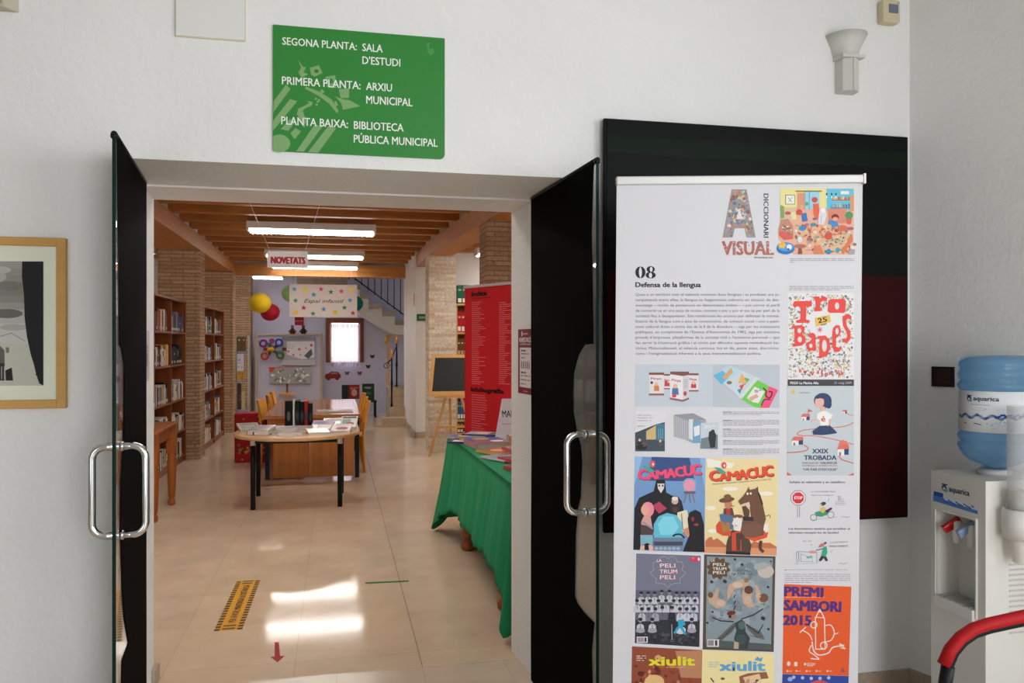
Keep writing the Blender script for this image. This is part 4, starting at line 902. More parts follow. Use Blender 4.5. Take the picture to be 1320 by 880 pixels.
z_ = at_y(570, 551, 10.75).z; MB().bar((at_y(563, 551, 10.75).x, 10.82, z_), (blx + w * 0.86, 10.82, z_), 0.03, 0.02).build('crossbar', M['light_wood'], ea, ea.location)
MB().box(blx + 0.10, blx + w - 0.05, 10.86, 10.94, zb_ - 0.035, zb_ - 0.004).build('tray', M['light_wood'], ea, ea.location)

# red roll-up banner inside the library
Lb, Rb = Vector((1.225, 7.818, 0)), Vector((1.606, 7.06, 0)); dx = (Rb - Lb).normalized(); nr = Vector((-dx.y, dx.x, 0)); nr = nr if nr.y < 0 else -nr
rb_ = thing('rollup_banner', 'red roll-up banner with dark title beyond the green table', 'banner', (Lb + Rb) / 2)
TOPB = 2.09; wB = 0.848
m = MB(); p = [Lb + Vector((0, 0, 0.10)), Rb + Vector((0, 0, 0.10)), Rb + Vector((0, 0, TOPB)), Lb + Vector((0, 0, TOPB))]
m.add(p + [v - nr * 0.0015 for v in p], [(0, 1, 2, 3), (7, 6, 5, 4), (0, 4, 5, 1), (1, 5, 6, 2), (2, 6, 7, 3), (3, 7, 4, 0)], col=hx('b81c24', 1.1)); m.build('printed_sheet', M['paint'], rb_, rb_.location)
m = MB().bar(Lb + Vector((0, 0, TOPB + 0.012)), Rb + Vector((0, 0, TOPB + 0.012)), 0.024, 0.032); m.build('top_rail', M['alu'], rb_, rb_.location)
m = MB().bar(Lb - nr * 0.03 + Vector((0, 0, 0.05)), Rb - nr * 0.03 + Vector((0, 0, 0.05)), 0.10, 0.10); m.build('base', M['alu'], rb_, rb_.location)
mid = (Lb + Rb) / 2 - nr * 0.03; MB().tube([mid + Vector((0, 0, 0.1)), mid + Vector((0, 0, TOPB))], 0.012, 8).build('pole', M['alu'], rb_, rb_.location)
# lettering: lines measured on the sheet in metres
Ab = Art(Lb + nr * 0.0006 + Vector((0, 0, TOPB)), dx, (0, 0, 1), 1.0, tint=1.1); Ab.n = nr; Ab.eps = 0.0004
def rbm(u, v):                                                    # photo position to sheet metres
    r = ray(u, v); t = Lb.dot(nr) / r.dot(nr); q = r * t; return (q - Lb).dot(dx), TOPB - (H + r.z * t)
def rtext(tx, u0, v0, u1, cap_px, c, bold):
    a = rbm(u0, v0); b = rbm(u1, v0); k = rbm(u0, v0 - cap_px); Ab.text(tx, a[0], a[1], a[1] - k[1], c, width=b[0] - a[0], bold=bold)
rtext('Index', 608, 382, 627.5, 6.5, '0c0203', 0.07); rtext('d\'il·lustracions', 608, 385.4, 632.5, 2.0, '1a0406', 0.03); rtext('bibliografia', 607.5, 504, 649.5, 5.6, '0c0203', 0.07)
random.seed(5)
for k in range(42):
    v = 389.5 + k * 2.6
    if v > 494: break
    a = rbm(608.3, v); b = rbm(608.3 + random.choice((12, 15, 16, 18, 20, 23, 26, 28, 30)), v); Ab.greek(a[0], a[1], b[0], a[1], 0.010, 'c8686c', 0.008)
    a = rbm(643.5, v); b = rbm(643.5 + random.choice((12, 15, 18, 24, 30)), v); Ab.greek(a[0], a[1], b[0], a[1], 0.010, 'c8686c', 0.008)
for k in range(24):
    v = 508 + k * 3.0
    a = rbm(608, v); b = rbm(608 + random.choice((18, 22, 26, 30, 33)), v); Ab.greek(a[0], a[1], b[0], a[1], 0.010, 'c8686c', 0.008)
Ab.build('lettering', rb_, rb_.location)
random.seed(11)

# green-clothed table
GX0, GX1, GY0, GY1, GZ = 0.90, 1.60, 4.15, 6.58, 0.80
gt = thing('draped_table', 'wooden table with turned legs hidden under the green cloth', 'table', (1.25, 5.4, 0))
MB().box(GX0 + 0.02, GX1 - 0.01, GY0 + 0.02, GY1 - 0.02, GZ - 0.035, GZ - 0.004).build('table_top', M['turned'], gt, gt.location)
for x, y in ((0.965, 6.0), (1.53, 6.0), (0.965, 4.6), (1.53, 4.6)):
    MB().lathe([(0.03, 0), (0.052, 0.015), (0.055, 0.05), (0.03, 0.07), (0.03, 0.085), (0.05, 0.10), (0.055, 0.12), (0.042, 0.14), (0.05, 0.3), (0.055, 0.5), (0.05, 0.52)], (x, y, 0), 14).box(x - 0.05, x + 0.05, y - 0.05, y + 0.05, 0.52, GZ - 0.035).build('leg', M['turned'], gt, gt.location)
# cloth: top and hanging skirt in one sheet
per = []                                                          # (x, y, nx, ny, hem height, flare)
def seg(p, q, nrm, n, hem0, hem1, f0, f1):
    for i in range(n):
        s = i / n; per.append((p[0] + (q[0] - p[0]) * s, p[1] + (q[1] - p[1]) * s, nrm[0], nrm[1], hem0 + (hem1 - hem0) * s, f0 + (f1 - f0) * s))
gx = lambda y: 0.915 - 0.02 * (y - GY0) / (GY1 - GY0)
seg((gx(GY0), GY0), (gx(4.32), 4.32), (-1, 0), 10, 0.06, 0.29, 0.06, 0.06)
seg((gx(4.32), 4.32), (gx(6.05), 6.05), (-1, 0), 44, 0.31, 0.30, 0.06, 0.06)
seg((gx(6.05), 6.05), (gx(GY1), GY1), (-1, 0), 16, 0.30, 0.10, 0.06, 0.10)
for k in range(1, 8):                                             # far corner hangs as a point
    a = PI - PI / 2 * k / 8; per.append((gx(GY1) + 0.0, GY1, math.cos(a), math.sin(a), 0.10 - 0.085 * math.sin(PI * k / 8), 0.11 + 0.05 * math.sin(PI * k / 8)))
seg((gx(GY1), GY1), (GX1, GY1), (0, 1), 16, 0.12, 0.2, 0.06, 0.06)
seg((GX1, GY1), (GX1, GY0), (1, 0), 40, 0.2, 0.2, 0.05, 0.05)
seg((GX1, GY0), (gx(GY0), GY0), (0, -1), 14, 0.2, 0.10, 0.06, 0.05)
for k in range(1, 8):
    a = -PI / 2 - PI / 2 * k / 8; per.append((gx(GY0), GY0, math.cos(a), math.sin(a), 0.10 - 0.06 * math.sin(PI * k / 8), 0.06 + 0.05 * math.sin(PI * k / 8)))
n = len(per); rows = 14; vs = []; arc = 0.0
for j in range(rows + 1):
    t_ = j / rows
    for i, (x, y, nx, ny, hem, fl) in enumerate(per):
        s = y if abs(nx) > abs(ny) else x
        fold = 0.014 * math.sin(s * 13 + 0.9 * math.sin(s * 5)) + 0.009 * math.sin(s * 41 + 1.0) + (0.03 * math.exp(-((s - 4.75) / 0.05) ** 2) if nx < -0.9 else 0)
        off = 0.004 + (fl * t_ ** 1.2 + fold * min(1, t_ * 1.6)) if j else 0.0
        z = GZ - (GZ - hem) * t_ if j else GZ
        z = GZ + 0.0 if j == 0 else (GZ - 0.012 if j == 1 and False else z)
        vs.append((x + nx * off, y + ny * off, max(0.006, z + (0.012 * math.sin(s * 11) * t_))))
fs = [(j * n + i, j * n + (i + 1) % n, (j + 1) * n + (i + 1) % n, (j + 1) * n + i) for j in range(rows) for i in range(n)]
m = MB().add(vs, fs, smooth=True); m.f.append(tuple(range(n))); m.c.append((.8, .8, .8)); m.m.append(0); m.s.append(False)
cl = m.build('tablecloth', M['green_cloth'], org=(1.25, 5.4, GZ)); tag(cl, 'long green tablecloth hanging to the floor beside the right jamb', 'tablecloth')
sd = cl.modifiers.new('thick', 'SOLIDIFY'); sd.thickness = 0.003; sd.offset = 1

# printed matter on the green table
zc = GZ + 0.004
G2_ = 'magazines on the green cloth'
flat(1.02, 6.38, zc, 0.22, 0.30, 0.010, 'b0a8b0', 'magazine at the far corner of the green table, with white edge', 1.25, 0, [('r', .05, .05, .95, .6, '5a5a8a'), ('e', .5, .4, .3, .15, 'c8a04a')], group=G2_)
flat(1.16, 6.44, zc, 0.22, 0.30, 0.022, '4a4a70', 'blue-edged magazine with pale faces on the far end of the green table', 1.1, 0, [('r', .06, .06, .94, .94, 'a89aa4'), ('e', .4, .5, .25, .2, 'd8b090'), ('r', .1, .7, .9, .9, '5a3a3a')], group=G2_)
flat(1.00, 6.05, zc, 0.24, 0.32, 0.014, '2c3a66', 'dark blue magazine with an orange dish picture on the green table', 1.2, 0, [('r', .06, .1, .45, .9, 'd8d0c8'), ('e', .3, .5, .14, .3, 'c8481e'), ('e', .72, .5, .2, .35, 'b89a4a')], group=G2_)
flat(1.07, 5.78, zc + 0.0, 0.26, 0.34, 0.045, 'a87a80', 'thick book with white page edges on the green table', 0.12, 0, [('r', .0, .0, 1, .5, '2c4488'), ('e', .4, .25, .25, .16, 'b89030'), ('e', .7, .7, .2, .12, 'd8c8c8'), ('r', .2, .9, .8, .96, '7a2024')], cat='book')
flat(1.34, 5.66, zc, 0.26, 0.34, 0.075, 'b07040', 'tall brown stack-like volume at the back of the green table beside the placard', -0.1, 0, [('e', .4, .5, .3, .3, '7a4a2a'), ('r', .05, .05, .95, .3, 'd0a080')], cat='book')
flat(1.10, 5.40, zc, 0.22, 0.29, 0.016, 'c8a858', 'yellow-edged magazine in front of the thick book on the green table', 0.5, 0, [('r', .1, .05, .95, .95, '9a4a40'), ('e', .5, .4, .3, .2, 'd89080')], group=G2_)
flat(1.25, 5.30, zc + 0.018, 0.24, 0.30, 0.022, 'b0585a', 'red magazine with a dark red oval on the green table', 0.15, 0, [('e', .5, .5, .35, .2, '7a0c18'), ('r', .05, .75, .95, .95, 'c89080')], group=G2_)
flat(1.06, 5.13, zc, 0.20, 0.27, 0.010, 'c8ccd4', 'thin white leaflet between the red magazines on the green table', 0.45, 0, [('r', .1, .1, .9, .6, '7a88a0')], group=G2_)
flat(1.17, 4.97, zc, 0.24, 0.30, 0.022, 'a83038', 'crimson magazine second from the doorway on the green table', 0.35, 0, [('r', .1, .1, .9, .5, '7a1c24'), ('e', .6, .7, .25, .15, 'c86a70')], group=G2_)
flat(1.13, 4.58, zc, 0.24, 0.32, 0.022, 'b04448', 'crimson magazine nearest the doorway on the green table', 0.3, 0, [('e', .4, .4, .3, .2, 'c87a78'), ('r', .1, .75, .9, .9, '7a2428')], group=G2_)
p0, p1 = at_y(637, 552, 5.95), at_y(646, 514, 6.05)
pc_ = thing('placard', 'white upright placard with black capitals on the green table', 'placard', (p0.x + 0.2, 5.98, GZ + 0.004))
zz0, zz1 = GZ + 0.006, p1.z; lx0, lx1 = at_y(636.5, 556, 5.95).x, at_y(646.5, 513.5, 6.08).x
m = MB(); p = [Vector((lx0, 5.93, zz0)), Vector((lx0 + 0.44, 5.93, zz0)), Vector((lx1 + 0.38, 6.06, zz1)), Vector((lx1, 6.06, zz1))]; m.add(p + [v + Vector((0, 0.006, 0)) for v in p], [(0, 1, 2, 3), (7, 6, 5, 4), (0, 4, 5, 1), (1, 5, 6, 2), (2, 6, 7, 3), (3, 7, 4, 0)], col=hx('c8c2c6', 1.2))
m.build('sheet', M['paint'], pc_, pc_.location)
MB().add([(lx0 + 0.3, 5.945, zz0), (lx0 + 0.34, 5.945, zz0), (lx0 + 0.33, 6.2, zz0), (lx0 + 0.35, 6.06, zz0 + 0.18)], [(0, 1, 3), (1, 2, 3), (0, 3, 2), (0, 2, 1)], col=hx('c8c2c6')).build('prop_stand', M['paint'], pc_, pc_.location)
A = Art(p[0] + Vector((0, -0.0012, 0)), (1, 0, 0), (p[3] - p[0]).normalized() - Vector(((p[3] - p[0]).normalized().x, 0, 0)), 1.0, ydown=False, tint=1.1); A.eps = 0.0006
A.n = Vector((0, -1, 0.3)).normalized(); a = (at_y(648, 535, 6.0).x - lx0); b = at_y(648, 535, 6.0).z - zz0
A.text('MANGA', a, b, 0.055, '2a2628', bold=0.01, cond=0.62); A.line([(a - 0.01, b - 0.055), (a + 0.2, b - 0.055)], 0.004, '8a8488'); A.text('&', a + 0.1, b - 0.14, 0.045, '3a3638')
A.build('lettering', pc_, pc_.location)

# floor markings
t0 = [at_z(u, v, 0.0) for u, v in ((276, 812.5), (312, 812), (335.5, 747.5), (306, 748))]
fm = thing('floor_sticker', 'yellow and black striped warning strip on the floor', 'floor sticker', (sum((p.x for p in t0)) / 4, sum((p.y for p in t0)) / 4, 0))
e1 = ((t0[3] + t0[2]) / 2 - (t0[0] + t0[1]) / 2); Ls = e1.length; up_ = e1.normalized(); ri = Vector((up_.y, -up_.x, 0)); Ws = abs((t0[1] - t0[0]).dot(ri)) * 1.0
cen = (t0[0] + t0[1]) / 2
MB().add([cen + ri * (a * Ws / 2) + up_ * (b * Ls) + Vector((0, 0, z)) for z in (0.0002, 0.0012) for a, b in ((-1, 0), (1, 0), (1, 1), (-1, 1))], [(0, 1, 2, 3), (4, 5, 6, 7), (0, 1, 5, 4), (1, 2, 6, 5), (2, 3, 7, 6), (3, 0, 4, 7)], col=hx('c8901a', 1.0)).build('strip', M['paint'], fm, fm.location)
A = Art(cen - ri * (Ws / 2) + Vector((0, 0, 0.0014)), ri, up_, 1.0, ydown=False, tint=1.0); A.eps = 0.0003
nS = 21
for k in range(nS):
    y0 = Ls * k / nS; hgt = Ls / nS * 0.6
    A.poly([(0, y0), (Ws * 0.19, y0), (Ws * 0.19, y0 + hgt), (0, y0 + hgt)], '150d08'); A.poly([(Ws * 0.81, y0), (Ws, y0), (Ws, y0 + hgt), (Ws * 0.81, y0 + hgt)], '150d08')
for yy in (0.015, 0.065, 0.915, 0.965): A.rect(Ws * 0.27, Ls * yy, Ws * 0.72, Ls * (yy + 0.022), '3a2a12')
A.text('PER FAVOR, MANTINGA LA DISTÀNCIA', Ws * 0.64, Ls * 0.13, Ws * 0.27, '1c150e', width=Ls * 0.75, bold=0.06, rot=PI / 2)
A.build('lettering', fm, fm.location)
ar = [at_z(u, v, 0.0) for u, v in ((354, 827.5), (359.5, 827.5), (361, 845.5), (367, 845), (357.8, 853.5), (348.5, 846.5), (354, 845.8))]
ac = sum(ar, Vector()) / len(ar); m = MB()
n = len(ar); tri = tessellate_polygon([ar]); m.add([p + Vector((0, 0, 0.0002)) for p in ar] + [p + Vector((0, 0, 0.001)) for p in ar], [tuple(t) for t in tri] + [tuple(n + k for k in t) for t in tri] + [(i, (i + 1) % n, n + (i + 1) % n, n + i) for i in range(n)], col=hx('9a222e', 1.0))
o = m.build('floor_arrow', M['paint'], org=(ac.x, ac.y, 0)); tag(o, 'red arrow sticker on the floor pointing to the hall', 'floor sticker')
g0, g1 = at_z(471, 752.3, 0), at_z(527, 749.5, 0)
o = MB().bar(g0 + Vector((0, 0, 0.0007)), g1 + Vector((0, 0, 0.0007)), 0.018, 0.001, col=hx('3a7a3a')).build('floor_tape', M['gloss'], org=(g0 + g1) / 2); o.rotation_euler = (0, 0, 0)
tag(o, 'thin strip of green tape on the library floor', 'floor tape')

# ================================================================== WHITE ROLL-UP BANNER IN THE HALL
BD = 2.78; fwd = Vector((math.sin(TH), math.cos(TH), 0)); rgt = Vector((math.cos(TH), -math.sin(TH), 0)); K = BD / F
BO = fwd * BD + Vector((0, 0, H))                                  # the sheet stands square to fwd; drawing units of K metres
def bp(u, v, off=0.0): return BO + rgt * ((u - CU) * K) + Vector((0, 0, -(v - CV) * K)) - fwd * off
bn = thing('rollup_banner', 'tall white printed roll-up banner standing before the black board', 'banner', (bp(952, 440).x, bp(952, 440).y, 0))
m = MB(); p = [bp(u, v) for u, v in ((795, 235), (1112, 233), (1104.6, 1008), (789, 1008))]
m.add(p + [v + fwd * 0.0015 for v in p], [(3, 2, 1, 0), (4, 5, 6, 7), (0, 1, 5, 4), (1, 2, 6, 5), (2, 3, 7, 6), (3, 0, 4, 7)], col=(0.62, 0.615, 0.645)); sheet = m.build('printed_sheet', M['print'], bn, bn.location)
m = MB().bar(bp(794, 233.5), bp(1112.5, 231), 0.028, 0.03); m.build('top_rail', mat('rail_grey', (0.60, 0.60, 0.58), 0.4, 0.3), bn, bn.location, bevel=0.004)
MB().bar(bp(1111, 231, 0), bp(1113.6, 231, 0), 0.034, 0.036).build('end_cap', M['white_plastic'], bn, bn.location)
q = bp(947, 1008); bz = Vector((q.x, q.y, 0)) + fwd * 0.02; hw = rgt * 0.45
m = MB().bar(bz - hw + Vector((0, 0, 0.045)), bz + hw + Vector((0, 0, 0.045)), 0.09, 0.09); m.build('base', M['alu'], bn, bn.location, bevel=0.01)
m = MB()
for s in (-0.25, 0.25): m.bar(bz + rgt * s - fwd * 0.16 + Vector((0, 0, 0.006)), bz + rgt * s + fwd * 0.1 + Vector((0, 0, 0.006)), 0.04, 0.012)
m.build('foot', M['alu'], bn, bn.location)
MB().tube([bz + Vector((0, 0, 0.09)), bp(950, 233) + fwd * 0.02], 0.011, 8).build('pole', M['alu'], bn, bn.location)
A = Art(BO - fwd * 0.0002, rgt, (0, 0, 1), K, CU, CV); A.n = -fwd; A.tint = 1.05
def sub(nm):                                                       # close the current drawing as a sub-part of the sheet
    o = A.mb.build(nm, M['print'], sheet, bn.location); A.mb = MB(); return o
RND = random.Random(3)
def inside(pts, x, y):
    r = False; n = len(pts)
    for i in range(n):
        (x0, y0), (x1, y1) = pts[i], pts[i - 1]
        if (y0 > y) != (y1 > y) and x < (x1 - x0) * (y - y0) / (y1 - y0) + x0: r = not r
    return r
def speck(pts, n, cols, r0, r1, lv, hole=None):
    xs = [p[0] for p in pts]; ys = [p[1] for p in pts]; k = 0; tries = 0
    while k < n and tries < n * 8:
        tries += 1; x, y = RND.uniform(min(xs), max(xs)), RND.uniform(min(ys), max(ys)); r = RND.uniform(r0, r1)
        if not all(inside(pts, x + dx * r, y + dy * r) for dx, dy in ((1, 0), (-1, 0), (0, 1), (0, -1))) or (hole and inside(hole, x, y)): continue
        A.ell(x, y, r, r * RND.uniform(0.5, 1.0), RND.choice(cols), lv, 7, RND.uniform(0, 3)); k += 1

# title letters
A.zoom(780, 210, 3.385)
TXT = '2a2a2e'
aA = [(552, 115), (617, 115), (657, 325), (617, 325), (608, 285), (566, 285), (556, 325), (512, 325)]
A.poly(aA, '8f8a86', 1); hole = [(586, 195), (600, 245), (572, 245)]; A.poly(hole, 'cfccd2', 3)
mc = ('7a9ab0', 'b06a5a', 'c8b48a', '6a8a6a', 'a08a9a', 'd0c8bc', '5a6a8a', 'c07a50', '8a5a50', '4a86b0')
speck(aA, 150, mc, 4, 10, 2, hole)
A.text('VISUAL', 512, 400, 62, 'a8625a', width=222, bold=0.03, lv=1)
for c, x0, x1 in (('b84a48', 515, 545), ('6f94b4', 560, 570), ('c8605a', 585, 605), ('8a86a8', 622, 640), ('6f86a8', 662, 690), ('b07a6a', 705, 725)):
    for k in range(7): A.ell(x0 + RND.random() * (x1 - x0), 345 + RND.random() * 50, 3.2, 3.2, RND.choice((c, 'c8c0b8', '6a88a8')), 2, 7)
A.text('DICCIONARI', 692, 134, 22, TXT, width=191, bold=0.05, rot=PI / 2, lv=1)
A.text('bromera.txt', 652, 416, 10, TXT, width=80, bold=0.015, lv=1)
sub('title_lettering')
# heading and paragraph
for cx, e in ((154, 0), (199, 1)):
    if e == 0:
        A.ell(cx, 477, 22, 26, '1c1c20', 1, 28); A.ell(cx, 477, 6.5, 22, 'd2cfd6', 2, 20); A.rect(cx - 1.6, 450, cx + 1.6, 504, 'd2cfd6', 2)
    else:
        A.ell(cx, 464, 18, 14, '1c1c20', 1, 24); A.ell(cx, 489, 22, 14.5, '1c1c20', 1, 24); A.ell(cx + 2, 464, 6, 11, 'd2cfd6', 2, 16); A.ell(cx - 1, 490, 7, 11.5, 'd2cfd6', 2, 16)
A.text('Defensa de la llengua', 133, 541, 22, '222226', width=284, bold=0.035, lv=1)
par = ["Quan a un territori com el valencià conviuen dues llengües i es produeix una je-", "rarquització entre elles, la llengua no hegemònica sobreviu en situació de des-", "avantatge —inclús de persecució en determinats àmbits— i pot córrer el perill",
       "de convertir-se en una peça de museu, minvant a poc a poc el seu ús per part de la", "societat fins a desaparéixer. Són nombroses les accions per defensar la norma-", "lització de la llengua com a eina de comunicació, de cohesió social i com a patri-",
       "moni cultural dutes a terme des de la fi de la dictadura —siga per les institucions", "públiques, en compliment de l’Estatut d’Autonomia de 1982, siga per iniciativa", "privada d’empreses, plataformes de la societat civil o l’activisme personal— que",
       "fan servir la il·lustració gràfica i el còmic per difondre aquesta reivindicació his-", "tòrica. Malauradament, el valencià continua, hui en dia, patint atacs, discrimina-", "cions i l’estigmatització inherent a la seua instrumentalització política."]
for i, l in enumerate(par): A.text(l, 133, 579 + i * 23.4, 12.5, '55545a', width=628 if i < 11 else 548, lv=1)
sub('lettering')
# room illustration
A.zoom(1000, 240, 8.8)
R = A.rect; E = A.ell; P = A.poly; T = A.text; Lp = A.line
P([(50, 25), (885, 25), (885, 440), (880, 560), (870, 775), (200, 775), (30, 600), (20, 500), (50, 420)], 'd8a48c', 1)
R(50, 25, 575, 240, 'd9cf8c', 2); R(575, 30, 885, 270, '5cb4cc', 2); R(848, 100, 885, 280, 'd88a50', 3); R(330, 60, 495, 260, '8ec4d8', 3); R(375, 60, 383, 260, '6a8aa0', 4); R(325, 60, 333, 260, '7a8a90', 4)
R(240, 75, 325, 265, 'd49a7c', 4); [Lp([(x, 80), (x, 260)], 5, 'b87458', 5) for x in (255, 275, 295, 312)]; R(222, 50, 522, 64, '7a6a50', 5)
R(108, 98, 216, 206, '4a4a4a', 4); R(114, 104, 210, 200, 'dcdcd8', 5); Lp([(140, 130), (180, 180)], 6, '4a5a5a', 6); Lp([(185, 125), (145, 175)], 5, '6a7a7a', 6)
R(735, 55, 830, 92, 'd8d8d0', 4); R(640, 150, 840, 164, 'b86a54', 4); R(620, 240, 840, 252, '3a86a0', 4)
for k in range(16): R(645 + k * 12, 112 + RND.random() * 20, 654 + k * 12, 150, RND.choice(('b0604a', 'd8c8b0', '5a7a8a', 'c8a060', '8a4a4a')), 5)
for k in range(14): R(630 + k * 15, 190 + RND.random() * 20, 641 + k * 15, 240, RND.choice(('b8b0a8', '8a9aa0', '5a7a8a', '4a5a6a', 'c8c8c0')), 5)
for x in (575, 632, 682): E(x, 90, 9, 12, '22262a', 6, 8); E(x, 125, 8, 12, 'e0e0dc', 6, 8)
P([(590, 255), (800, 250), (800, 420), (600, 420)], 'c8806c', 4); E(830, 330, 45, 45, '4a8a58', 5); P([(795, 370), (865, 370), (850, 430), (810, 430)], 'c86048', 6); P([(52, 210), (95, 230), (95, 360), (52, 360)], '7a9a5a', 4)
P([(90, 250), (225, 235), (235, 385), (90, 380)], 'c8b098', 3); P([(170, 300), (215, 290), (240, 375), (180, 380)], 'd8cc9a', 4); E(135, 305, 34, 20, 'b8503c', 5)
E(265, 295, 34, 34, 'c24a34', 6); E(285, 240, 30, 28, 'd8a084', 5); P([(290, 310), (345, 300), (362, 395), (300, 405)], '3a6ab0', 6)
E(440, 155, 34, 32, 'c0483a', 6); P([(420, 200), (485, 195), (498, 330), (470, 380), (430, 330)], 'd8603c', 5); E(350, 200, 22, 22, '5a9a64', 5)
P([(500, 245), (560, 240), (575, 330), (545, 440), (480, 430), (485, 330)], 'ccccd0', 6); R(515, 250, 555, 300, 'e0e0dc', 7); Lp([(515, 330), (510, 420)], 4, '8a8a94', 7)
E(672, 350, 42, 34, '7a2c24', 7); E(672, 372, 32, 22, 'd8a084', 8); P([(600, 385), (690, 395), (715, 450), (640, 470), (590, 430)], '4a80b8', 6)
P([(60, 380), (140, 370), (195, 450), (200, 590), (90, 610), (35, 530), (40, 470)], 'b8806a', 4); P([(40, 510), (190, 540), (190, 600), (90, 610), (35, 555)], 'c85a58', 5)
speck([(60, 420), (180, 440), (190, 560), (60, 540)], 26, ('d8d0c0', '5a7a5a', 'b86a50', '4a5a7a'), 8, 18, 6)
E(300, 478, 42, 28, '2a86c0', 6); E(425, 435, 34, 20, '3a86a8', 6); E(440, 370, 24, 14, '7a5a9a', 6); E(352, 432, 26, 12, 'a86a9a', 6)
fl = [(200, 420), (860, 440), (870, 760), (430, 770), (330, 640), (210, 600)]
speck(fl, 230, ('c86a44', 'd8b48a', 'b85038', 'e0c8a8', '8a5a4a', 'c89a60', '5a8ab0', 'd8d4cc', 'a04a3a', '7aa09a', 'd08a78'), 7, 24, 5)
P([(440, 640), (640, 560), (850, 540), (760, 680), (700, 740), (520, 720)], 'd0a888', 6); speck([(480, 640), (640, 570), (830, 550), (740, 680), (540, 700)], 60, ('d8d4cc', 'b84a38', '5a8aa8', '8a9a5a', 'e0c8a0', '4a5a6a'), 7, 15, 7)
E(595, 570, 42, 38, 'c84a30', 8); P([(548, 745), (600, 705), (640, 745), (600, 775)], '2a80a8', 8); E(700, 725, 26, 30, '3a98a8', 8); P([(440, 690), (500, 660), (545, 770), (430, 770)], 'c87a50', 7); P([(740, 730), (860, 540), (875, 610), (760, 775)], 'c87448', 7)
E(755, 475, 58, 34, 'c86a4c', 7); E(845, 480, 40, 18, 'a05a78', 7); E(600, 455, 30, 22, 'd0b468', 7)
E(112, 705, 102, 68, '1f6ab0', 8, 20); E(112, 690, 92, 48, '4a94cc', 9, 20); P([(25, 655), (90, 635), (115, 665), (95, 700), (40, 700)], 'e0a83a', 10); E(150, 690, 30, 30, 'd8dce0', 10); E(140, 715, 14, 10, '2a3a5a', 11)
E(275, 680, 70, 24, 'a86a58', 8); P([(262, 700), (290, 700), (300, 770), (250, 770)], '8a4a40', 8); E(270, 605, 30, 36, 'c8d0d4', 8); E(370, 722, 32, 8, 'a09aa4', 8); E(880, 690, 40, 26, 'd8c8bc', 8); P([(840, 700), (900, 700), (890, 775), (830, 775)], '9a9aa4', 7); E(893, 660, 20, 18, '8a6a54', 9)
A.greek(160, 817, 890, 865, 20, '9a98a0', 9, 0.06, 1); A.zoom(1000, 360, 3.385); A.greek(58, 29, 340, 44, 7.5, '9a98a0', 3.5, 0.8, 1)
sub('printed_picture')
# red-lettered poster
A.zoom(1010, 370, 6.516)
R(35, 48, 592, 776, 'd6d4d6', 1)
box = [(38, 52), (588, 52), (588, 770), (38, 770)]; core = [(235, 200), (480, 200), (500, 330), (430, 420), (250, 420), (190, 320)]
speck(box, 1000, ('7a7c84', '8a8c94', 'c8a85a', 'a8a8b0', '5a5c64', 'b8b8bc', 'd0b870', '9a8a70'), 4, 13, 2, core); speck(box, 420, ('e2e0e2', 'dad8dc'), 3, 9, 3, core)
RD = 'd8443c'
P([(75, 150), (90, 118), (235, 115), (238, 160), (210, 165), (190, 160), (188, 270), (220, 280), (218, 298), (105, 300), (105, 282), (140, 268), (142, 165), (110, 160), (95, 175)], RD, 5)
P([(252, 80), (300, 78), (305, 95), (335, 75), (368, 90), (360, 120), (330, 115), (308, 130), (306, 180), (325, 190), (322, 200), (258, 204), (255, 190), (268, 180), (266, 105), (250, 100)], RD, 5)
P([(375, 115), (395, 100), (505, 98), (522, 115), (518, 205), (500, 216), (385, 216), (370, 200)], RD, 5); E(448, 158, 18, 30, 'c8c8cc', 6)
P([(70, 325), (150, 318), (178, 335), (172, 380), (155, 395), (182, 415), (185, 465), (150, 492), (75, 500), (75, 480), (92, 470), (90, 345), (72, 345)], RD, 5); E(132, 365, 16, 22, 'd0cccc', 6); E(135, 440, 18, 24, 'd0cccc', 6)
P([(205, 395), (245, 382), (268, 400), (272, 520), (262, 540), (240, 530), (215, 538), (190, 510), (195, 465), (225, 450), (235, 430), (215, 420)], RD, 5); E(228, 492, 14, 18, 'd0cccc', 6)
P([(285, 410), (350, 405), (385, 440), (392, 510), (370, 570), (310, 598), (280, 592), (298, 575), (302, 430), (285, 430)], RD, 5); E(342, 492, 20, 50, 'd0cccc', 6)
P([(415, 345), (440, 318), (470, 322), (482, 370), (465, 410), (440, 430), (440, 500), (465, 510), (482, 490), (488, 515), (460, 545), (425, 540), (408, 500), (408, 400)], RD, 5); E(448, 370, 14, 28, 'd0cccc', 6)
P([(495, 245), (540, 222), (570, 245), (565, 275), (540, 262), (525, 280), (528, 320), (560, 370), (565, 430), (535, 468), (495, 462), (490, 430), (520, 435), (535, 415), (525, 370), (498, 320)], RD, 5)
P([(262, 258), (385, 232), (398, 290), (275, 332)], 'd8b050', 5); T('25', 292, 302, 42, '2a2420', width=75, bold=0.03, rot=-0.2, lv=6); T('anys', 312, 322, 16, '3a3028', width=50, bold=0.02, rot=-0.2, lv=6)
[Lp([(305 - 22 * math.cos(a), 357 - 22 * math.sin(a)), (305 + 22 * math.cos(a), 357 + 22 * math.sin(a))], 6, 'd05a78', 6) for a in (0.3, 1.35, 2.4)]
for ch, x, y, h, r in (('e', 130, 718, 48, -.1), ('n', 168, 722, 48, .1), ('v', 230, 742, 66, -.1), ('a', 276, 724, 58, .15), ('l', 318, 752, 92, 0), ('e', 345, 742, 58, .1), ('n', 385, 738, 58, -.1), ('c', 428, 716, 52, .1), ('i', 462, 745, 74, 0), ('à', 478, 738, 60, -.1)): T(ch, x, y, h * 0.72, 'c83c38', bold=0.02, rot=r, lv=5)
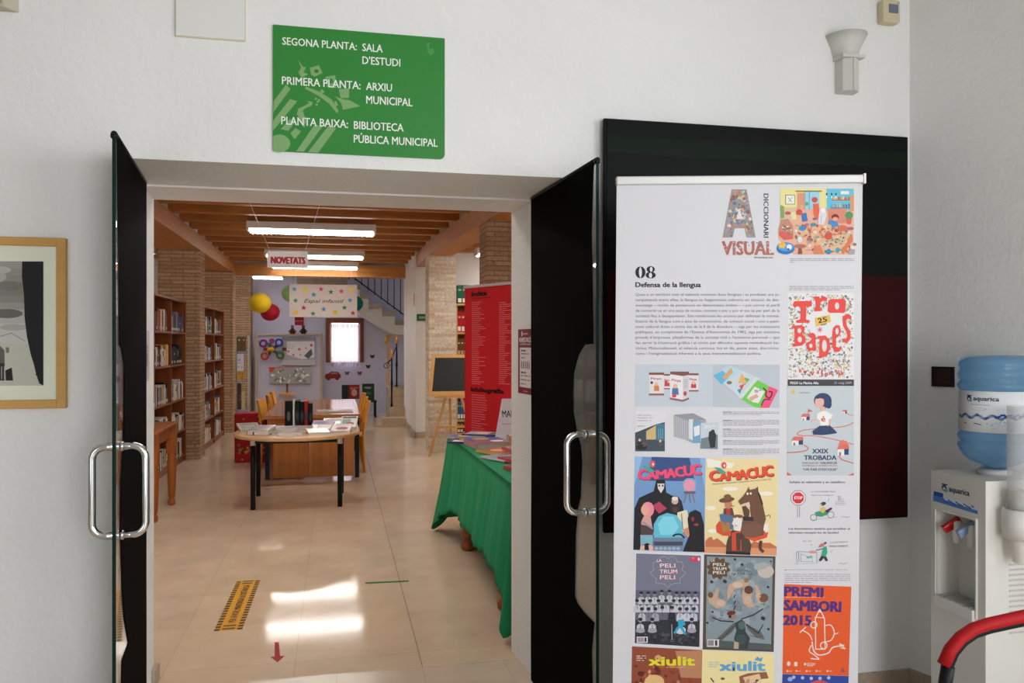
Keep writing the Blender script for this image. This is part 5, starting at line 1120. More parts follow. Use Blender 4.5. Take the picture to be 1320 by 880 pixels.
R(35, 775, 590, 829, '3a383c', 5); T('PEGO La Marina Alta', 55, 814, 22, 'd8d8dc', width=238, bold=0.02, lv=6); T('31 maig 2009', 425, 812, 20, 'a8a8b0', width=146, bold=0.005, lv=6)
sub('printed_picture')
# grey-blue poster with the kneeling girl
A.zoom(800, 440, 4.0)
R(858, 232, 1202, 690, 'b6bec4', 1); NV = '2a3a62'; RR = 'cc5a52'
R(880, 250, 898, 270, 'd8b060', 2); T('centre', 918, 267, 9, '6a7078', width=54, bold=0.01, lv=2)
def curve(pts, w, c, lv):
    q = []
    for i in range(len(pts) - 1):
        p0, p1, p2, p3 = pts[max(i - 1, 0)], pts[i], pts[i + 1], pts[min(i + 2, len(pts) - 1)]
        for k in range(6):
            t = k / 6; q.append(tuple(0.5 * ((2 * b) + (-a + c_) * t + (2 * a - 5 * b + 4 * c_ - d) * t * t + (-a + 3 * b - 3 * c_ + d) * t ** 3) for a, b, c_, d in zip(p0, p1, p2, p3)))
    q.append(pts[-1]); A.line(q, w, c, lv)
curve([(1200, 418), (1150, 438), (1050, 446), (950, 456), (912, 472), (925, 484), (990, 486), (1080, 500), (1200, 530)], 4, RR, 2); curve([(858, 573), (910, 570), (955, 562), (966, 548), (945, 534)], 5, RR, 2); curve([(1125, 590), (1140, 608), (1175, 620), (1200, 628)], 5, RR, 2); curve([(1160, 366), (1180, 378), (1200, 380)], 3, RR, 2)
E(1042, 305, 46, 40, NV, 3, 20); E(1072, 322, 16, 24, NV, 3); E(1025, 312, 24, 30, 'd8a89c', 4); P([(1000, 282), (1050, 272), (1062, 300), (1030, 292), (1010, 296)], NV, 5); P([(1030, 335), (1052, 335), (1056, 370), (1034, 372)], 'd8a89c', 4)
P([(1012, 372), (1040, 358), (1062, 360), (1092, 378), (1082, 402), (1072, 398), (1072, 436), (1030, 438), (1026, 405), (1010, 398)], 'dedcdc', 5); T('é', 1034, 412, 30, 'b83c3c', width=20, bold=0.02, lv=6)
Lp([(1018, 400), (985, 408)], 8, 'd8a89c', 4); Lp([(1085, 400), (1070, 440)], 9, 'd8a89c', 4)
P([(1025, 434), (1078, 432), (1108, 460), (1116, 472), (1080, 478), (1040, 482), (992, 480), (988, 462)], NV, 5); Lp([(1000, 474), (1040, 455)], 3, '1a2848', 6)
def house(x0, y0, x1, y1, s=0.35):
    w = x1 - x0; h = y1 - y0; R(x0, y0 + h * 0.4, x0 + w * 0.6, y1, 'd8d8da', 4); R(x0 + w * 0.6, y0 + h * 0.4, x1, y1 - h * 0.08, NV, 4); P([(x0 - 3, y0 + h * 0.45), (x0 + w * 0.2, y0), (x1, y0), (x1 + 2, y0 + h * 0.4), (x0 + w * 0.6, y0 + h * 0.45)], 'd0665c', 5); R(x0 + w * 0.15, y1 - h * 0.3, x0 + w * 0.3, y1, '8a5a5a', 5)
house(932, 372, 974, 408); house(882, 490, 940, 535); house(1118, 528, 1175, 588); house(1142, 352, 1166, 373); Lp([(965, 372), (968, 348)], 2, '8a4a4a', 4); P([(968, 348), (992, 360), (968, 364)], RR, 4); P([(1120, 530), (1146, 505), (1172, 530)], 'd8705c', 6); Lp([(1130, 512), (1165, 515)], 4, RR, 6)
T('XXIX', 988, 576, 24, NV, width=82, bold=0.03, lv=3); T('TROBADA', 946, 610, 25, NV, width=166, bold=0.03, lv=3); T('D\'ESCOLES EN', 936, 630, 9, '8a4a54', width=82, bold=0.02, lv=3); T('VALENCIÀ', 1028, 631, 12, '3a3a48', width=88, bold=0.02, lv=3); T('DIUMENGE, 31 D\'ABRIL DE 2016', 936, 643, 7.5, 'a84a4c', width=182, bold=0.01, lv=3); T('“UN PAÍS D\'ESCOLES”', 938, 665, 12, '3a3a48', width=180, bold=0.02, lv=3)
P([(858, 672), (884, 690), (858, 690)], RR, 3); P([(1202, 678), (1202, 690), (1168, 690)], RR, 3)
sub('printed_picture')
# two product photographs
P([(76, 118), (475, 118), (475, 337), (74, 334)], 'b7bfc9', 1); P([(475, 118), (820, 120), (818, 343), (474, 337)], 'b0b6c0', 1)
def pack(x0, y0, x1, y1, h=10):
    R(x0, y0, x1, y1, 'd2cfd2', 3); R(x0, y0 - 2, x1, y0 + h, '7a4a40', 4); R(x0, y1 - h, x1, y1, '8a5a50', 4); T('Pinya', x0 + (x1 - x0) * .12, y0 + 34, 12, 'b83c44', width=(x1 - x0) * .7, bold=0.02, lv=5); c = (x0 + x1) / 2
    E(c, y0 + (y1 - y0) * .5, 9, 10, 'd8a890', 5); P([(c - 12, y0 + (y1 - y0) * .56), (c + 12, y0 + (y1 - y0) * .56), (c + 14, y0 + (y1 - y0) * .8), (c - 14, y0 + (y1 - y0) * .8)], RND.choice(('d09a3a', 'b83a40', 'c87a3a')), 5)
pack(146, 162, 224, 278); pack(222, 170, 256, 246, 6); pack(350, 166, 402, 258, 8); P([(256, 155), (352, 155), (352, 172), (320, 178), (256, 168)], '7a4a40', 6)
P([(254, 170), (320, 178), (320, 308), (254, 296)], 'd8d5d8', 5); P([(320, 178), (352, 170), (352, 296), (320, 308)], 'c4c2c8', 5); P([(254, 288), (320, 300), (352, 288), (352, 298), (320, 311), (254, 298)], '8a5a54', 6); T('Pinya', 262, 204, 14, 'b83c44', width=48, bold=0.02, rot=0.1, lv=6); E(282, 230, 12, 12, 'd8a890', 6); P([(266, 240), (296, 240), (300, 275), (264, 272)], '4a6aa0', 6); E(276, 280, 12, 9, 'c83a40', 7); E(332, 268, 9, 12, 'b83a48', 6); A.greek(324, 196, 346, 246, 9, '9a98a0', 3, 0.5, 6); E(160, 212, 7, 7, '2a2a34', 6); E(234, 212, 8, 12, 'b83a48', 6)
P([(478, 175), (545, 128), (575, 128), (625, 150), (530, 215), (520, 222)], 'a8c4d4', 3); P([(478, 175), (525, 150), (560, 180), (520, 222)], '5aa8cc', 4); P([(520, 190), (570, 135), (580, 160), (540, 195)], 'c89a6a', 5); P([(530, 215), (625, 150), (690, 178), (610, 290)], 'bcc6cc', 4)
P([(625, 165), (655, 215), (605, 215)], 'd8a060', 5); P([(640, 185), (665, 195), (640, 225)], '4aa86a', 5); P([(610, 230), (640, 215), (625, 250)], 'c84a48', 5); P([(600, 250), (625, 240), (615, 270)], '3a86b0', 5); E(560, 212, 14, 9, '7a6a60', 5); P([(610, 290), (690, 182), (720, 190), (640, 300)], 'c4ccd2', 4)
P([(622, 298), (705, 198), (765, 230), (720, 342), (690, 338)], '6abc4a', 4); P([(765, 230), (812, 250), (765, 342), (720, 342)], 'e04a74', 4); P([(650, 290), (690, 232), (742, 258), (710, 318), (680, 312)], 'd8d4d8', 5); P([(660, 290), (700, 270), (712, 285), (672, 306)], 'c8a080', 6); A.greek(690, 250, 725, 262, 8, '4a4a54', 4, 0.6, 6)
curve([(735, 240), (750, 255), (748, 280), (770, 290), (780, 262), (765, 258)], 6, '2a1a24', 6); curve([(725, 330), (740, 300), (770, 300)], 5, '2a1a24', 6)
R(75, 356, 230, 566, 'cfcdd2', 1); P([(75, 470), (180, 428), (228, 415), (228, 566), (75, 566)], '3a4650', 2); P([(132, 462), (182, 432), (182, 505), (132, 505)], 'c0a878', 3); R(184, 425, 228, 510, '3f7088', 3); [Lp([(x, 450), (x, 500)], 2, '8ab4c4', 4) for x in (196, 206, 216)]; E(98, 520, 12, 16, '20262c', 4); E(122, 530, 10, 12, '6a4a44', 4); E(204, 525, 10, 16, '5a4a4a', 4); E(204, 512, 6, 7, 'd8b098', 5); E(98, 508, 7, 7, 'd8b098', 5); E(108, 545, 28, 14, '1a2026', 4); A.greek(86, 378, 165, 412, 14, 'a0a0aa', 4, 0.9, 2); A.greek(86, 434, 126, 438, 8, '8a8a94', 4, 1, 2)
P([(275, 378), (375, 370), (440, 402), (440, 520), (375, 525), (330, 505), (275, 490)], '9a9ca6', 2); P([(275, 378), (375, 370), (440, 402), (340, 412)], '8a8c94', 3); [Lp([(280 + k * 10, 385 + k * 3), (280 + k * 10, 488 + k * 3)], 2.4, 'c4c4ca', 4) for k in range(8)]; P([(352, 400), (375, 400), (375, 510), (352, 500)], 'd0d0d4', 4); P([(372, 410), (410, 408), (410, 522), (372, 520)], '6a9ab8', 5); P([(376, 440), (408, 430), (408, 480), (380, 490)], 'd4d8dc', 6); P([(412, 420), (503, 416), (500, 556), (410, 553)], 'b8c2ca', 6); P([(414, 500), (500, 480), (500, 554), (411, 552)], '6a7a84', 7); P([(455, 465), (478, 455), (492, 480), (486, 545), (462, 548), (452, 500)], '24282e', 8); E(475, 465, 10, 12, '2a2a2e', 9); A.greek(430, 432, 490, 444, 9, 'dcdcde', 4, 0.6, 7)
for y0, y1 in ((362, 376), (405, 434), (450, 494), (510, 532), (553, 580)): A.greek(527, y0, 817, y1, 6.6, '8a888f', 2.6, 0.7, 1); R(527, y0, 570, y0 + 3, '3a3a40', 2)
sub('printed_picture')
# two comic covers
A.zoom(800, 580, 5.867)
P([(107, 48), (641, 60), (633, 772), (95, 755)], '6c90be', 1); P([(235, 50), (520, 58), (560, 235), (210, 230)], '2f4a7c', 2); P([(108, 48), (165, 50), (125, 200), (104, 260)], '8ab0d8', 2); P([(600, 60), (641, 60), (638, 300), (610, 160)], '86aad4', 2)
def logo(x0, x1, yb, c, cs):
    for dx, dy, cc, lv in ((5, 6, cs, 4), (0, 0, c, 5)):
        x = x0
        for ch, w, h, dyy in (('C', 70, 78, 0), ('A', 62, 62, -2), ('M', 76, 66, -8), ('A', 62, 72, -14), ('C', 66, 74, -22), ('U', 62, 78, -30), ('C', 62, 82, -36)):
            T(ch, x + dx, yb + dyy + dy, h, cc, width=w * (x1 - x0) / 470, bold=0.05, rot=-0.06, lv=lv); x += w * (x1 - x0) / 470 * 1.03
    P([(x0 + 30, yb - 105), (x0 + 75, yb - 98), (x0 + 128, yb - 60), (x0 + 80, yb - 55)], '3a9a8c', 7); E(x0 + 105, yb - 118, 20, 26, 'd8584c', 8); E(x0 + 108, yb - 116, 7, 9, 'e0dcd8', 9)
logo(136, 606, 222, 'e04a70', '8a1c40')
BK = '141319'
P([(270, 225), (335, 222), (345, 320), (460, 380), (480, 470), (470, 560), (380, 620), (250, 755), (97, 752), (105, 440), (140, 360), (250, 310)], BK, 3); P([(278, 252), (332, 252), (326, 290), (305, 325), (282, 290)], 'cfcac8', 4); E(292, 268, 6, 8, BK, 5); E(318, 268, 6, 8, BK, 5); P([(240, 420), (290, 388), (350, 440), (290, 480)], 'a83a58', 4)
P([(470, 235), (500, 212), (545, 212), (572, 240), (565, 310), (475, 310)], '8aa0c0', 3); E(520, 265, 44, 44, 'd890a8', 4); R(478, 310, 566, 330, '6a5a64', 4); [Lp([(x, 330), (x + d, 370), (x + d * 2.2, 395)], 9, '7a7078', 4) for x, d in ((495, -8), (520, 4), (545, 8))]
E(412, 410, 48, 66, '2a2426', 5); E(410, 385, 26, 24, 'c8a89a', 6); E(410, 365, 24, 16, 'd8d4cc', 7); P([(392, 430), (432, 430), (425, 470), (398, 470)], '4a3436', 6); P([(430, 470), (500, 450), (530, 560), (470, 620), (420, 560)], 'd8ccb4', 4); Lp([(460, 480), (470, 600)], 6, '6a5a54', 5)
E(205, 448, 48, 58, 'e0889c', 5); E(185, 450, 32, 40, 'd8a08c', 6); P([(180, 490), (225, 490), (232, 540), (250, 640), (160, 640), (155, 540)], 'c8988a', 5); P([(150, 560), (245, 580), (245, 640), (150, 640)], '4a3a3c', 6); P([(148, 640), (245, 640), (240, 720), (200, 700), (150, 722)], '7aa8b8', 6); P([(150, 722), (180, 715), (180, 757), (145, 755)], 'd8a89a', 6); P([(210, 715), (240, 715), (250, 758), (215, 758)], 'd8a89a', 6); Lp([(170, 545), (240, 590)], 14, '8a8e98', 7)
P([(250, 560), (285, 500), (350, 474), (420, 490), (462, 545), (470, 660), (250, 660)], '5cb0c8', 6); P([(280, 560), (320, 500), (400, 500), (440, 580), (400, 640), (300, 640)], '7ac8dc', 7); P([(240, 660), (480, 660), (470, 757), (245, 757)], '6a7a94', 6); P([(250, 690), (470, 690), (466, 720), (252, 720)], '3a4258', 7); [E(270 + k * 33, 742, 14, 12, '9aa8bc', 7) for k in range(6)]
P([(505, 520), (520, 470), (565, 450), (605, 470), (630, 560), (634, 770), (470, 765), (520, 640)], BK, 7); E(545, 520, 12, 18, '8a2a30', 8); E(572, 562, 18, 10, '9a3036', 8); P([(470, 600), (540, 570), (558, 640), (500, 660)], 'c8886a', 7); curve([(480, 660), (450, 635), (405, 640), (400, 650)], 12, BK, 9)
P([(645, 60), (1192, 66), (1178, 796), (635, 776)], 'ddca98', 1); P([(646, 62), (860, 100), (840, 135), (660, 130)], 'e2dcd0', 2); [E(x, y, w, 16, 'e4dfd2', 2) for x, y, w in ((830, 292, 60), (680, 437, 40), (1100, 328, 55), (700, 610, 40))]
logo(676, 1150, 232, 'd84a24', '6a1a14'); T('REVISTA PER A XIQUETS I XIQUETES. ANY XXX. NÚM. 356', 695, 262, 9, '5a4a3a', width=445, rot=-0.085, bold=0.01, lv=4)
P([(640, 720), (640, 690), (665, 660), (690, 655), (700, 680), (730, 665), (765, 690), (790, 715), (960, 720), (1010, 690), (1060, 700), (1130, 700), (1180, 730), (1178, 796), (636, 776)], 'b86a48', 2); P([(638, 730), (1180, 742), (1178, 796), (636, 776)], 'd09068', 3)
P([(800, 700), (830, 610), (900, 580), (960, 640), (990, 720), (975, 790), (795, 782)], '4a3a30', 5); P([(840, 625), (905, 605), (915, 760), (840, 758)], 'c8452a', 6); P([(870, 625), (905, 625), (905, 758), (875, 756)], '4a382e', 7); P([(795, 765), (980, 772), (980, 792), (795, 785)], '1e1a1a', 6)
P([(720, 570), (745, 535), (770, 560), (835, 610), (830, 650), (770, 645), (725, 620)], 'cc4a2c', 5); P([(930, 655), (1010, 690), (1105, 660), (1115, 620), (1080, 610), (1000, 650)], 'd04c2e', 6)
E(802, 375, 60, 20, '6a4430', 7, rot=-0.15); E(808, 352, 28, 20, '7a5038', 8); E(815, 410, 28, 34, 'b8785c', 7); P([(780, 440), (845, 435), (862, 510), (775, 510)], '5a3a2c', 6); P([(795, 445), (830, 440), (828, 490), (800, 495)], 'a83a2c', 7); P([(745, 485), (775, 480), (850, 495), (850, 600), (820, 600), (760, 540)], '4a6a8c', 7); P([(752, 530), (785, 545), (800, 620), (770, 625)], 'a8703c', 8); P([(795, 545), (825, 545), (825, 610), (790, 612)], 'a8703c', 8); curve([(835, 420), (858, 422)], 5, '3a2a20', 8)
BR = '6a4634'
P([(968, 275), (975, 300), (1020, 290), (1038, 272), (1042, 320), (1072, 400), (1098, 520), (1085, 560), (1080, 640), (1000, 660), (915, 640), (905, 570), (925, 530), (985, 500), (975, 420), (950, 395), (905, 412), (888, 385), (930, 340), (955, 305)], BR, 7); P([(1030, 300), (1052, 330), (1078, 410), (1066, 412), (1042, 345)], '2e2220', 8); E(958, 328, 8, 9, 'e0dcd4', 9); E(982, 326, 8, 9, 'e0dcd4', 9); P([(940, 400), (972, 390), (978, 425), (955, 430)], 'd8c8b0', 9); P([(918, 425), (945, 420), (975, 455), (970, 510), (935, 505)], '5a3a2c', 8); E(990, 600, 85, 62, '74503c', 7); P([(920, 500), (1000, 505), (1005, 535), (925, 530)], '2a2224', 9)
P([(855, 520), (880, 505), (912, 520), (915, 560), (905, 612), (855, 605), (860, 575), (840, 555)], 'dcd8d4', 8); E(885, 500, 40, 14, '7a4c34', 7); curve([(862, 565), (878, 572)], 4, '3a3030', 9); P([(1085, 560), (1112, 550), (1118, 600), (1100, 625), (1078, 600)], 'dcd8d4', 8); E(910, 652, 24, 24, '4a342a', 9); curve([(1060, 690), (1055, 740), (1075, 765)], 22, '4a342c', 7); curve([(1095, 500), (1125, 490), (1128, 510)], 5, '4a3428', 7)
sub('printed_picture')
# two magazine covers below
A.zoom(810, 710, 6.77)
P([(58, 8), (660, 25), (648, 850), (30, 822)], 'd2cfd6', 1); P([(68, 20), (633, 40), (620, 836), (56, 802)], '6e7084', 2)
P([(66, 340), (628, 350), (622, 600), (58, 600)], '5a5c6c', 3); P([(60, 600), (622, 600), (620, 836), (56, 802)], '2a2c36', 3)
cl_ = []
for k in range(60): a = 2 * PI * k / 60; r = 1 + 0.10 * math.sin(9 * a) + 0.04 * math.sin(17 * a); cl_.append((345 + 138 * r * math.cos(a), 175 + 125 * r * math.sin(a)))
A.line(cl_ + cl_[:1], 3.5, 'a4a2b4', 4)
for t_, x, y, w in (('LA', 250, 92, 40), ('PELI', 276, 142, 132), ('TRUM', 272, 194, 152), ('PELI', 276, 244, 130)): T(t_, x + 3, y + 3, 36 if w > 50 else 22, 'c8506c', width=w, bold=0.03, lv=4); T(t_, x, y, 36 if w > 50 else 22, 'd8cfd8', width=w, bold=0.015, lv=5)
E(582, 72, 46, 26, 'c83a54', 4); E(565, 62, 12, 10, 'd86a7c', 5); E(614, 70, 10, 14, 'd8d0d8', 5)
def pupil(x, y, s, shirt='b9bac4', hair='24252e', skirt=None):
    P([(x - 30 * s, y + 90 * s), (x - 26 * s, y + 38 * s), (x - 10 * s, y + 26 * s), (x + 10 * s, y + 26 * s), (x + 26 * s, y + 38 * s), (x + 30 * s, y + 90 * s)], shirt, 4); E(x, y, 14 * s, 18 * s, '8e8c98', 5, 10); E(x, y - 9 * s, 17 * s, 13 * s, hair, 6, 10); Lp([(x, y + 28 * s), (x, y + 62 * s)], 4 * s, '3a3a46', 6)
for i, x in enumerate((112, 172, 228, 290, 358, 420, 474, 526, 585)): pupil(x, 372 - (15 if i in (3, 4) else 0), 1.0)
for i, x in enumerate((75, 132, 190, 262, 328, 395, 450, 515, 580)): pupil(x, 440, 1.05)
for i, x in enumerate((118, 175, 235, 295, 378, 450, 508, 570)): pupil(x, 512 - (12 if i in (3, 4) else 0), 1.1, ('b0b0bc', '70707e', '9a9aa8', '60626e', '22232c', 'c0c0ca', 'c0c0ca', 'b8b8c4')[i])
for x in (104, 208, 552): pupil(x, 604, 1.15); E(x, 692, 40, 22, '9a98a4', 5)
P([(430, 600), (480, 592), (498, 640), (470, 655), (505, 720), (490, 730), (450, 668), (405, 722), (392, 710), (435, 648)], '2a9ac0', 7); E(455, 690, 46, 34, 'c4c4cc', 6); P([(345, 600), (420, 600), (412, 640), (385, 770), (372, 770), (345, 640)], '24252e', 5); Lp([(378, 640), (380, 770)], 6, 'a8a8b4', 6)
speck([(60, 690), (618, 700), (616, 820), (60, 795)], 60, ('3a3c46', '1e2028', '4a4c56'), 8, 22, 4)
R(72, 745, 168, 798, 'd8d4dc', 8); [R(80 + k * 7, 752, 84 + k * 7, 790, '4a2a3a', 9) for k in range(8)]; R(140, 752, 158, 790, '2a2a34', 9)
A.zoom(900, 710, 5.18)
P([(38, 22), (516, 35), (504, 673), (28, 656)], '4e4437', 1); P([(58, 36), (498, 48), (486, 655), (50, 640)], '7e8c94', 2)
speck([(60, 40), (490, 52), (480, 500), (56, 500)], 90, ('8a98a0', '76848c', '929ca2', '6e7c84'), 14, 34, 3); P([(55, 590), (486, 620), (485, 654), (50, 640)], '4a5456', 4)
sb = []
for k in range(48): a = 2 * PI * k / 48; r = 1 + 0.13 * math.sin(10 * a); sb.append((135 + 72 * r * math.cos(a), 115 + 68 * r * math.sin(a)))
P(sb, '5a4630', 5)
for t_, x, y, w in (('LA', 84, 70, 26), ('PELI', 98, 98, 78), ('TRUM', 95, 126, 92), ('PELI', 98, 152, 78)): T(t_, x, y, 20 if w > 40 else 13, 'dcd4cc', width=w, bold=0.02, lv=6)
T('ESPECIAL', 232, 135, 13, '4a4a44', width=120, bold=0.01, lv=5); T('ART I BOJA', 218, 158, 13, '4a4a44', width=146, bold=0.01, lv=5)
E(450, 135, 55, 45, 'b8aeaa', 4); E(430, 105, 60, 30, '9aa0a2', 4)
SK = 'b89a86'
for pts in ([(62, 300), (85, 268), (105, 285), (120, 245), (140, 250), (130, 310), (185, 335), (175, 372), (120, 382), (70, 340)], [(200, 225), (250, 200), (300, 185), (335, 200), (330, 235), (280, 240), (240, 255), (215, 300), (195, 330), (190, 290)], [(300, 240), (350, 230), (360, 290), (345, 330), (380, 365), (340, 378), (300, 350), (290, 300)], [(375, 215), (400, 235), (415, 280), (465, 300), (460, 340), (400, 350), (385, 300)]): P(pts, SK, 5)
[E(x, y, rx, ry, c, 6) for x, y, rx, ry, c in ((82, 292, 18, 20, '6a4a3c'), (320, 195, 16, 15, '8a6a54'), (336, 258, 30, 28, '5a3a30'), (436, 312, 32, 30, '6e4a3a'), (150, 345, 30, 20, 'c4a894'), (262, 225, 34, 20, 'c8b09c'), (330, 325, 26, 26, 'c0a48e'), (400, 300, 18, 24, 'c0a48e'))]
for x, y, r in ((245, 55, 10), (292, 90, 11), (178, 202, 15), (95, 405, 9), (466, 240, 10), (432, 448, 16), (468, 520, 10), (60, 478, 9), (484, 68, 7), (90, 205, 12)): E(x, y, r, r * 0.8, '2c2a2e', 5, 8, 0.6)
for y0, y1 in ((292, 310), (335, 352), (365, 392)): Lp([(246, y0), (238, y1)], 7, '26242a', 6)
Lp([(95, 442), (150, 465), (235, 470)], 8, '2a2624', 6); Lp([(290, 452), (370, 425), (430, 385)], 8, '2a2624', 6); P([(235, 480), (130, 578), (150, 600), (225, 540), (250, 500)], '5a5a58', 5); P([(315, 480), (420, 540), (444, 585), (380, 570), (330, 520)], '5a5a58', 5); Lp([(120, 585), (160, 580), (240, 500)], 4, '2a2624', 6); Lp([(320, 490), (400, 548), (432, 490)], 6, '2a2624', 6); Lp([(345, 560), (440, 590)], 3, '3a3634', 6)
P([(240, 480), (290, 455), (312, 475), (315, 535), (345, 580), (330, 650), (250, 650), (240, 580), (255, 530)], '2f3f40', 6); E(290, 495, 24, 28, '4a6464', 7); E(285, 590, 34, 36, '3a4c4c', 7); E(225, 432, 32, 22, '8a7a6c', 7, 14, 0.6); E(220, 412, 30, 14, '6a2420', 8, 12, -0.2); E(212, 436, 10, 10, '2a1a18', 8); P([(240, 600), (270, 610), (268, 652), (236, 650)], 'b09a88', 7)
R(58, 588, 138, 638, 'd0ccd0', 7); [R(64 + k * 5, 594, 67 + k * 5, 630, '4a2a3a', 8) for k in range(8)]; R(112, 594, 126, 630, '2a2a34', 8)
sub('printed_picture')
A.zoom(800, 700, 4.258)
P([(63, 565), (448, 586), (440, 1000), (55, 1000)], '8a4630', 1); speck([(66, 600), (440, 610), (436, 990), (60, 990)], 150, ('a85a3c', '6a2c20', 'b87850', '8a3a2a', 'c89a6a', '5a241c', '7a3a2a'), 9, 26, 2); E(185, 760, 55, 40, 'd8b07a', 4); P([(300, 590), (446, 588), (444, 740), (330, 735)], 'b07c5c', 3)
T('xiulit', 156, 668, 50, 'd8d02a', width=248, bold=0.05, lv=6); A.greek(86, 615, 140, 650, 12, 'c8b0a0', 5, 0.8, 5); A.greek(250, 678, 400, 684, 8, 'd0b090', 3, 0.7, 5)
P([(448, 586), (842, 606), (836, 1000), (440, 1000)], 'e0d19a', 1); T('xiulit', 545, 698, 54, '5a9ac4', width=246, bold=0.05, lv=4); P([(735, 640), (750, 620), (765, 632), (780, 622), (772, 648)], '5a9ac4', 5); A.greek(482, 650, 538, 676, 12, 'a8b8b8', 5, 0.8, 4)
P([(650, 730), (700, 712), (800, 705), (812, 740), (760, 745), (740, 790), (660, 800)], '8a5a40', 4); P([(670, 735), (760, 715), (770, 740), (690, 770)], 'd8b890', 5); speck([(640, 740), (810, 730), (800, 900), (640, 900)], 40, ('5a3a2c', 'b88a6a', 'd8c0a0', '3a2a24', 'a85a48'), 7, 20, 5); Lp([(495, 740), (510, 760)], 7, '3a3a34', 4); E(560, 742, 12, 7, '5a5a44', 4); E(620, 690, 5, 12, '3a3a3a', 5)
sub('printed_picture')
# cartoons
A.zoom(1010, 610, 6.77)
T('Señales en valenciano y en castellano', 50, 84, 20, '46444a', width=486, bold=0.02, lv=1); T('Los funcionarios tendrán que acreditar el', 42, 490, 19, '46444a', width=536, bold=0.02, lv=1); T('valenciano excepto los de Sanidad', 42, 524, 19, '46444a', width=435, bold=0.02, lv=1)
oc = lambda x, y, r, c, lv: P([(x + r * math.cos(PI / 8 + k * PI / 4), y + r * math.sin(PI / 8 + k * PI / 4)) for k in range(8)], c, lv)
oc(127, 213, 70, '5a5a62', 1); oc(127, 213, 65, 'd8d5da', 2); oc(127, 213, 52, 'c82c36', 3); T('STOP', 92, 224, 26, 'e4dada', width=72, bold=0.03, lv=4); Lp([(121, 276), (121, 380)], 4, '6a6a72', 2); Lp([(139, 276), (139, 380)], 4, '6a6a72', 2)
T('LO ENTENDERÉ PERO', 240, 164, 12, '6a6a72', width=214, lv=1); T('NO LO HABLO', 246, 196, 12, '6a6a72', width=188, lv=1); Lp([(396, 216), (390, 244)], 3, '6a6a72', 1)
def ring(x, y, r, w, c, lv): A.line([(x + r * math.cos(k * PI / 9), y + r * math.sin(k * PI / 9)) for k in range(19)], w, c, lv)
ring(262, 384, 27, 5, '55555e', 2); ring(412, 360, 28, 5, '6a6a74', 2); P([(270, 340), (320, 325), (400, 330), (380, 360), (330, 378), (290, 372)], '3a8a6a', 3); P([(360, 325), (415, 295), (425, 308), (380, 345)], '4a2a4a', 4); P([(320, 300), (355, 288), (372, 320), (345, 345), (318, 330)], 'c8b060', 4); E(345, 264, 26, 16, '2a4450', 5, 12, -0.3); E(325, 268, 10, 10, 'd8a898', 5); Lp([(240, 408), (440, 382), (468, 382)], 3, '7a9aa8', 2); R(472, 195, 500, 240, 'b0aeb6', 2); [Lp([(450, y), (536, y - 3)], 4, 'a09ea8', 2) for y in (250, 262, 274)]; R(505, 215, 525, 245, 'c0bec6', 2); curve([(505, 380), (530, 376), (545, 384), (575, 376)], 3, '55555e', 2)
curve([(118, 785), (112, 690), (130, 695), (135, 770)], 4, '6a7a84', 2); Lp([(130, 680), (290, 690), (290, 775)], 4, '6a7a84', 2); Lp([(150, 700), (250, 740), (252, 770), (150, 768), (150, 700)], 3, '7a8a94', 2); P([(195, 725), (250, 715), (252, 735), (210, 742)], '6ab0a8', 3); E(255, 685, 34, 12, 'c88a88', 3); Lp([(285, 670), (350, 655)], 8, '55606a', 3); Lp([(95, 792), (300, 780)], 4, '8ac0c8', 2)
P([(345, 640), (375, 635), (382, 690), (365, 728), (328, 715)], '2f9a7a', 4); P([(330, 715), (362, 726), (325, 765), (305, 760)], '3a3440', 4); P([(345, 726), (372, 722), (388, 762), (365, 764)], '3a3440', 4); E(335, 625, 34, 13, 'c86a6c', 5, 12, -0.5); E(365, 605, 10, 9, '4a3a3a', 6); T('LO ENTIENDO', 408, 610, 14, '6a6a72', width=152, rot=-0.05, lv=1); T('PERFECTAMENTE', 398, 642, 14, '4a4a52', width=164, rot=-0.02, bold=0.015, lv=1); T('AI, AI', 168, 596, 13, '7a8a94', width=72, lv=1); T('AI!', 228, 628, 13, '7a8a94', width=24, lv=1); Lp([(408, 690), (425, 668)], 3, '8a6a6a', 1); curve([(482, 790), (505, 782), (520, 792), (550, 778)], 3, '55555e', 2)
A.greek(30, 838, 560, 846, 14, 'a09ea6', 5, 1.0, 1); R(10, 838, 24, 845, '5a5a60', 2); A.zoom(1000, 700, 4.258); A.greek(48, 168, 410, 214, 11, 'a4a2aa', 4.5, 0.4, 1)
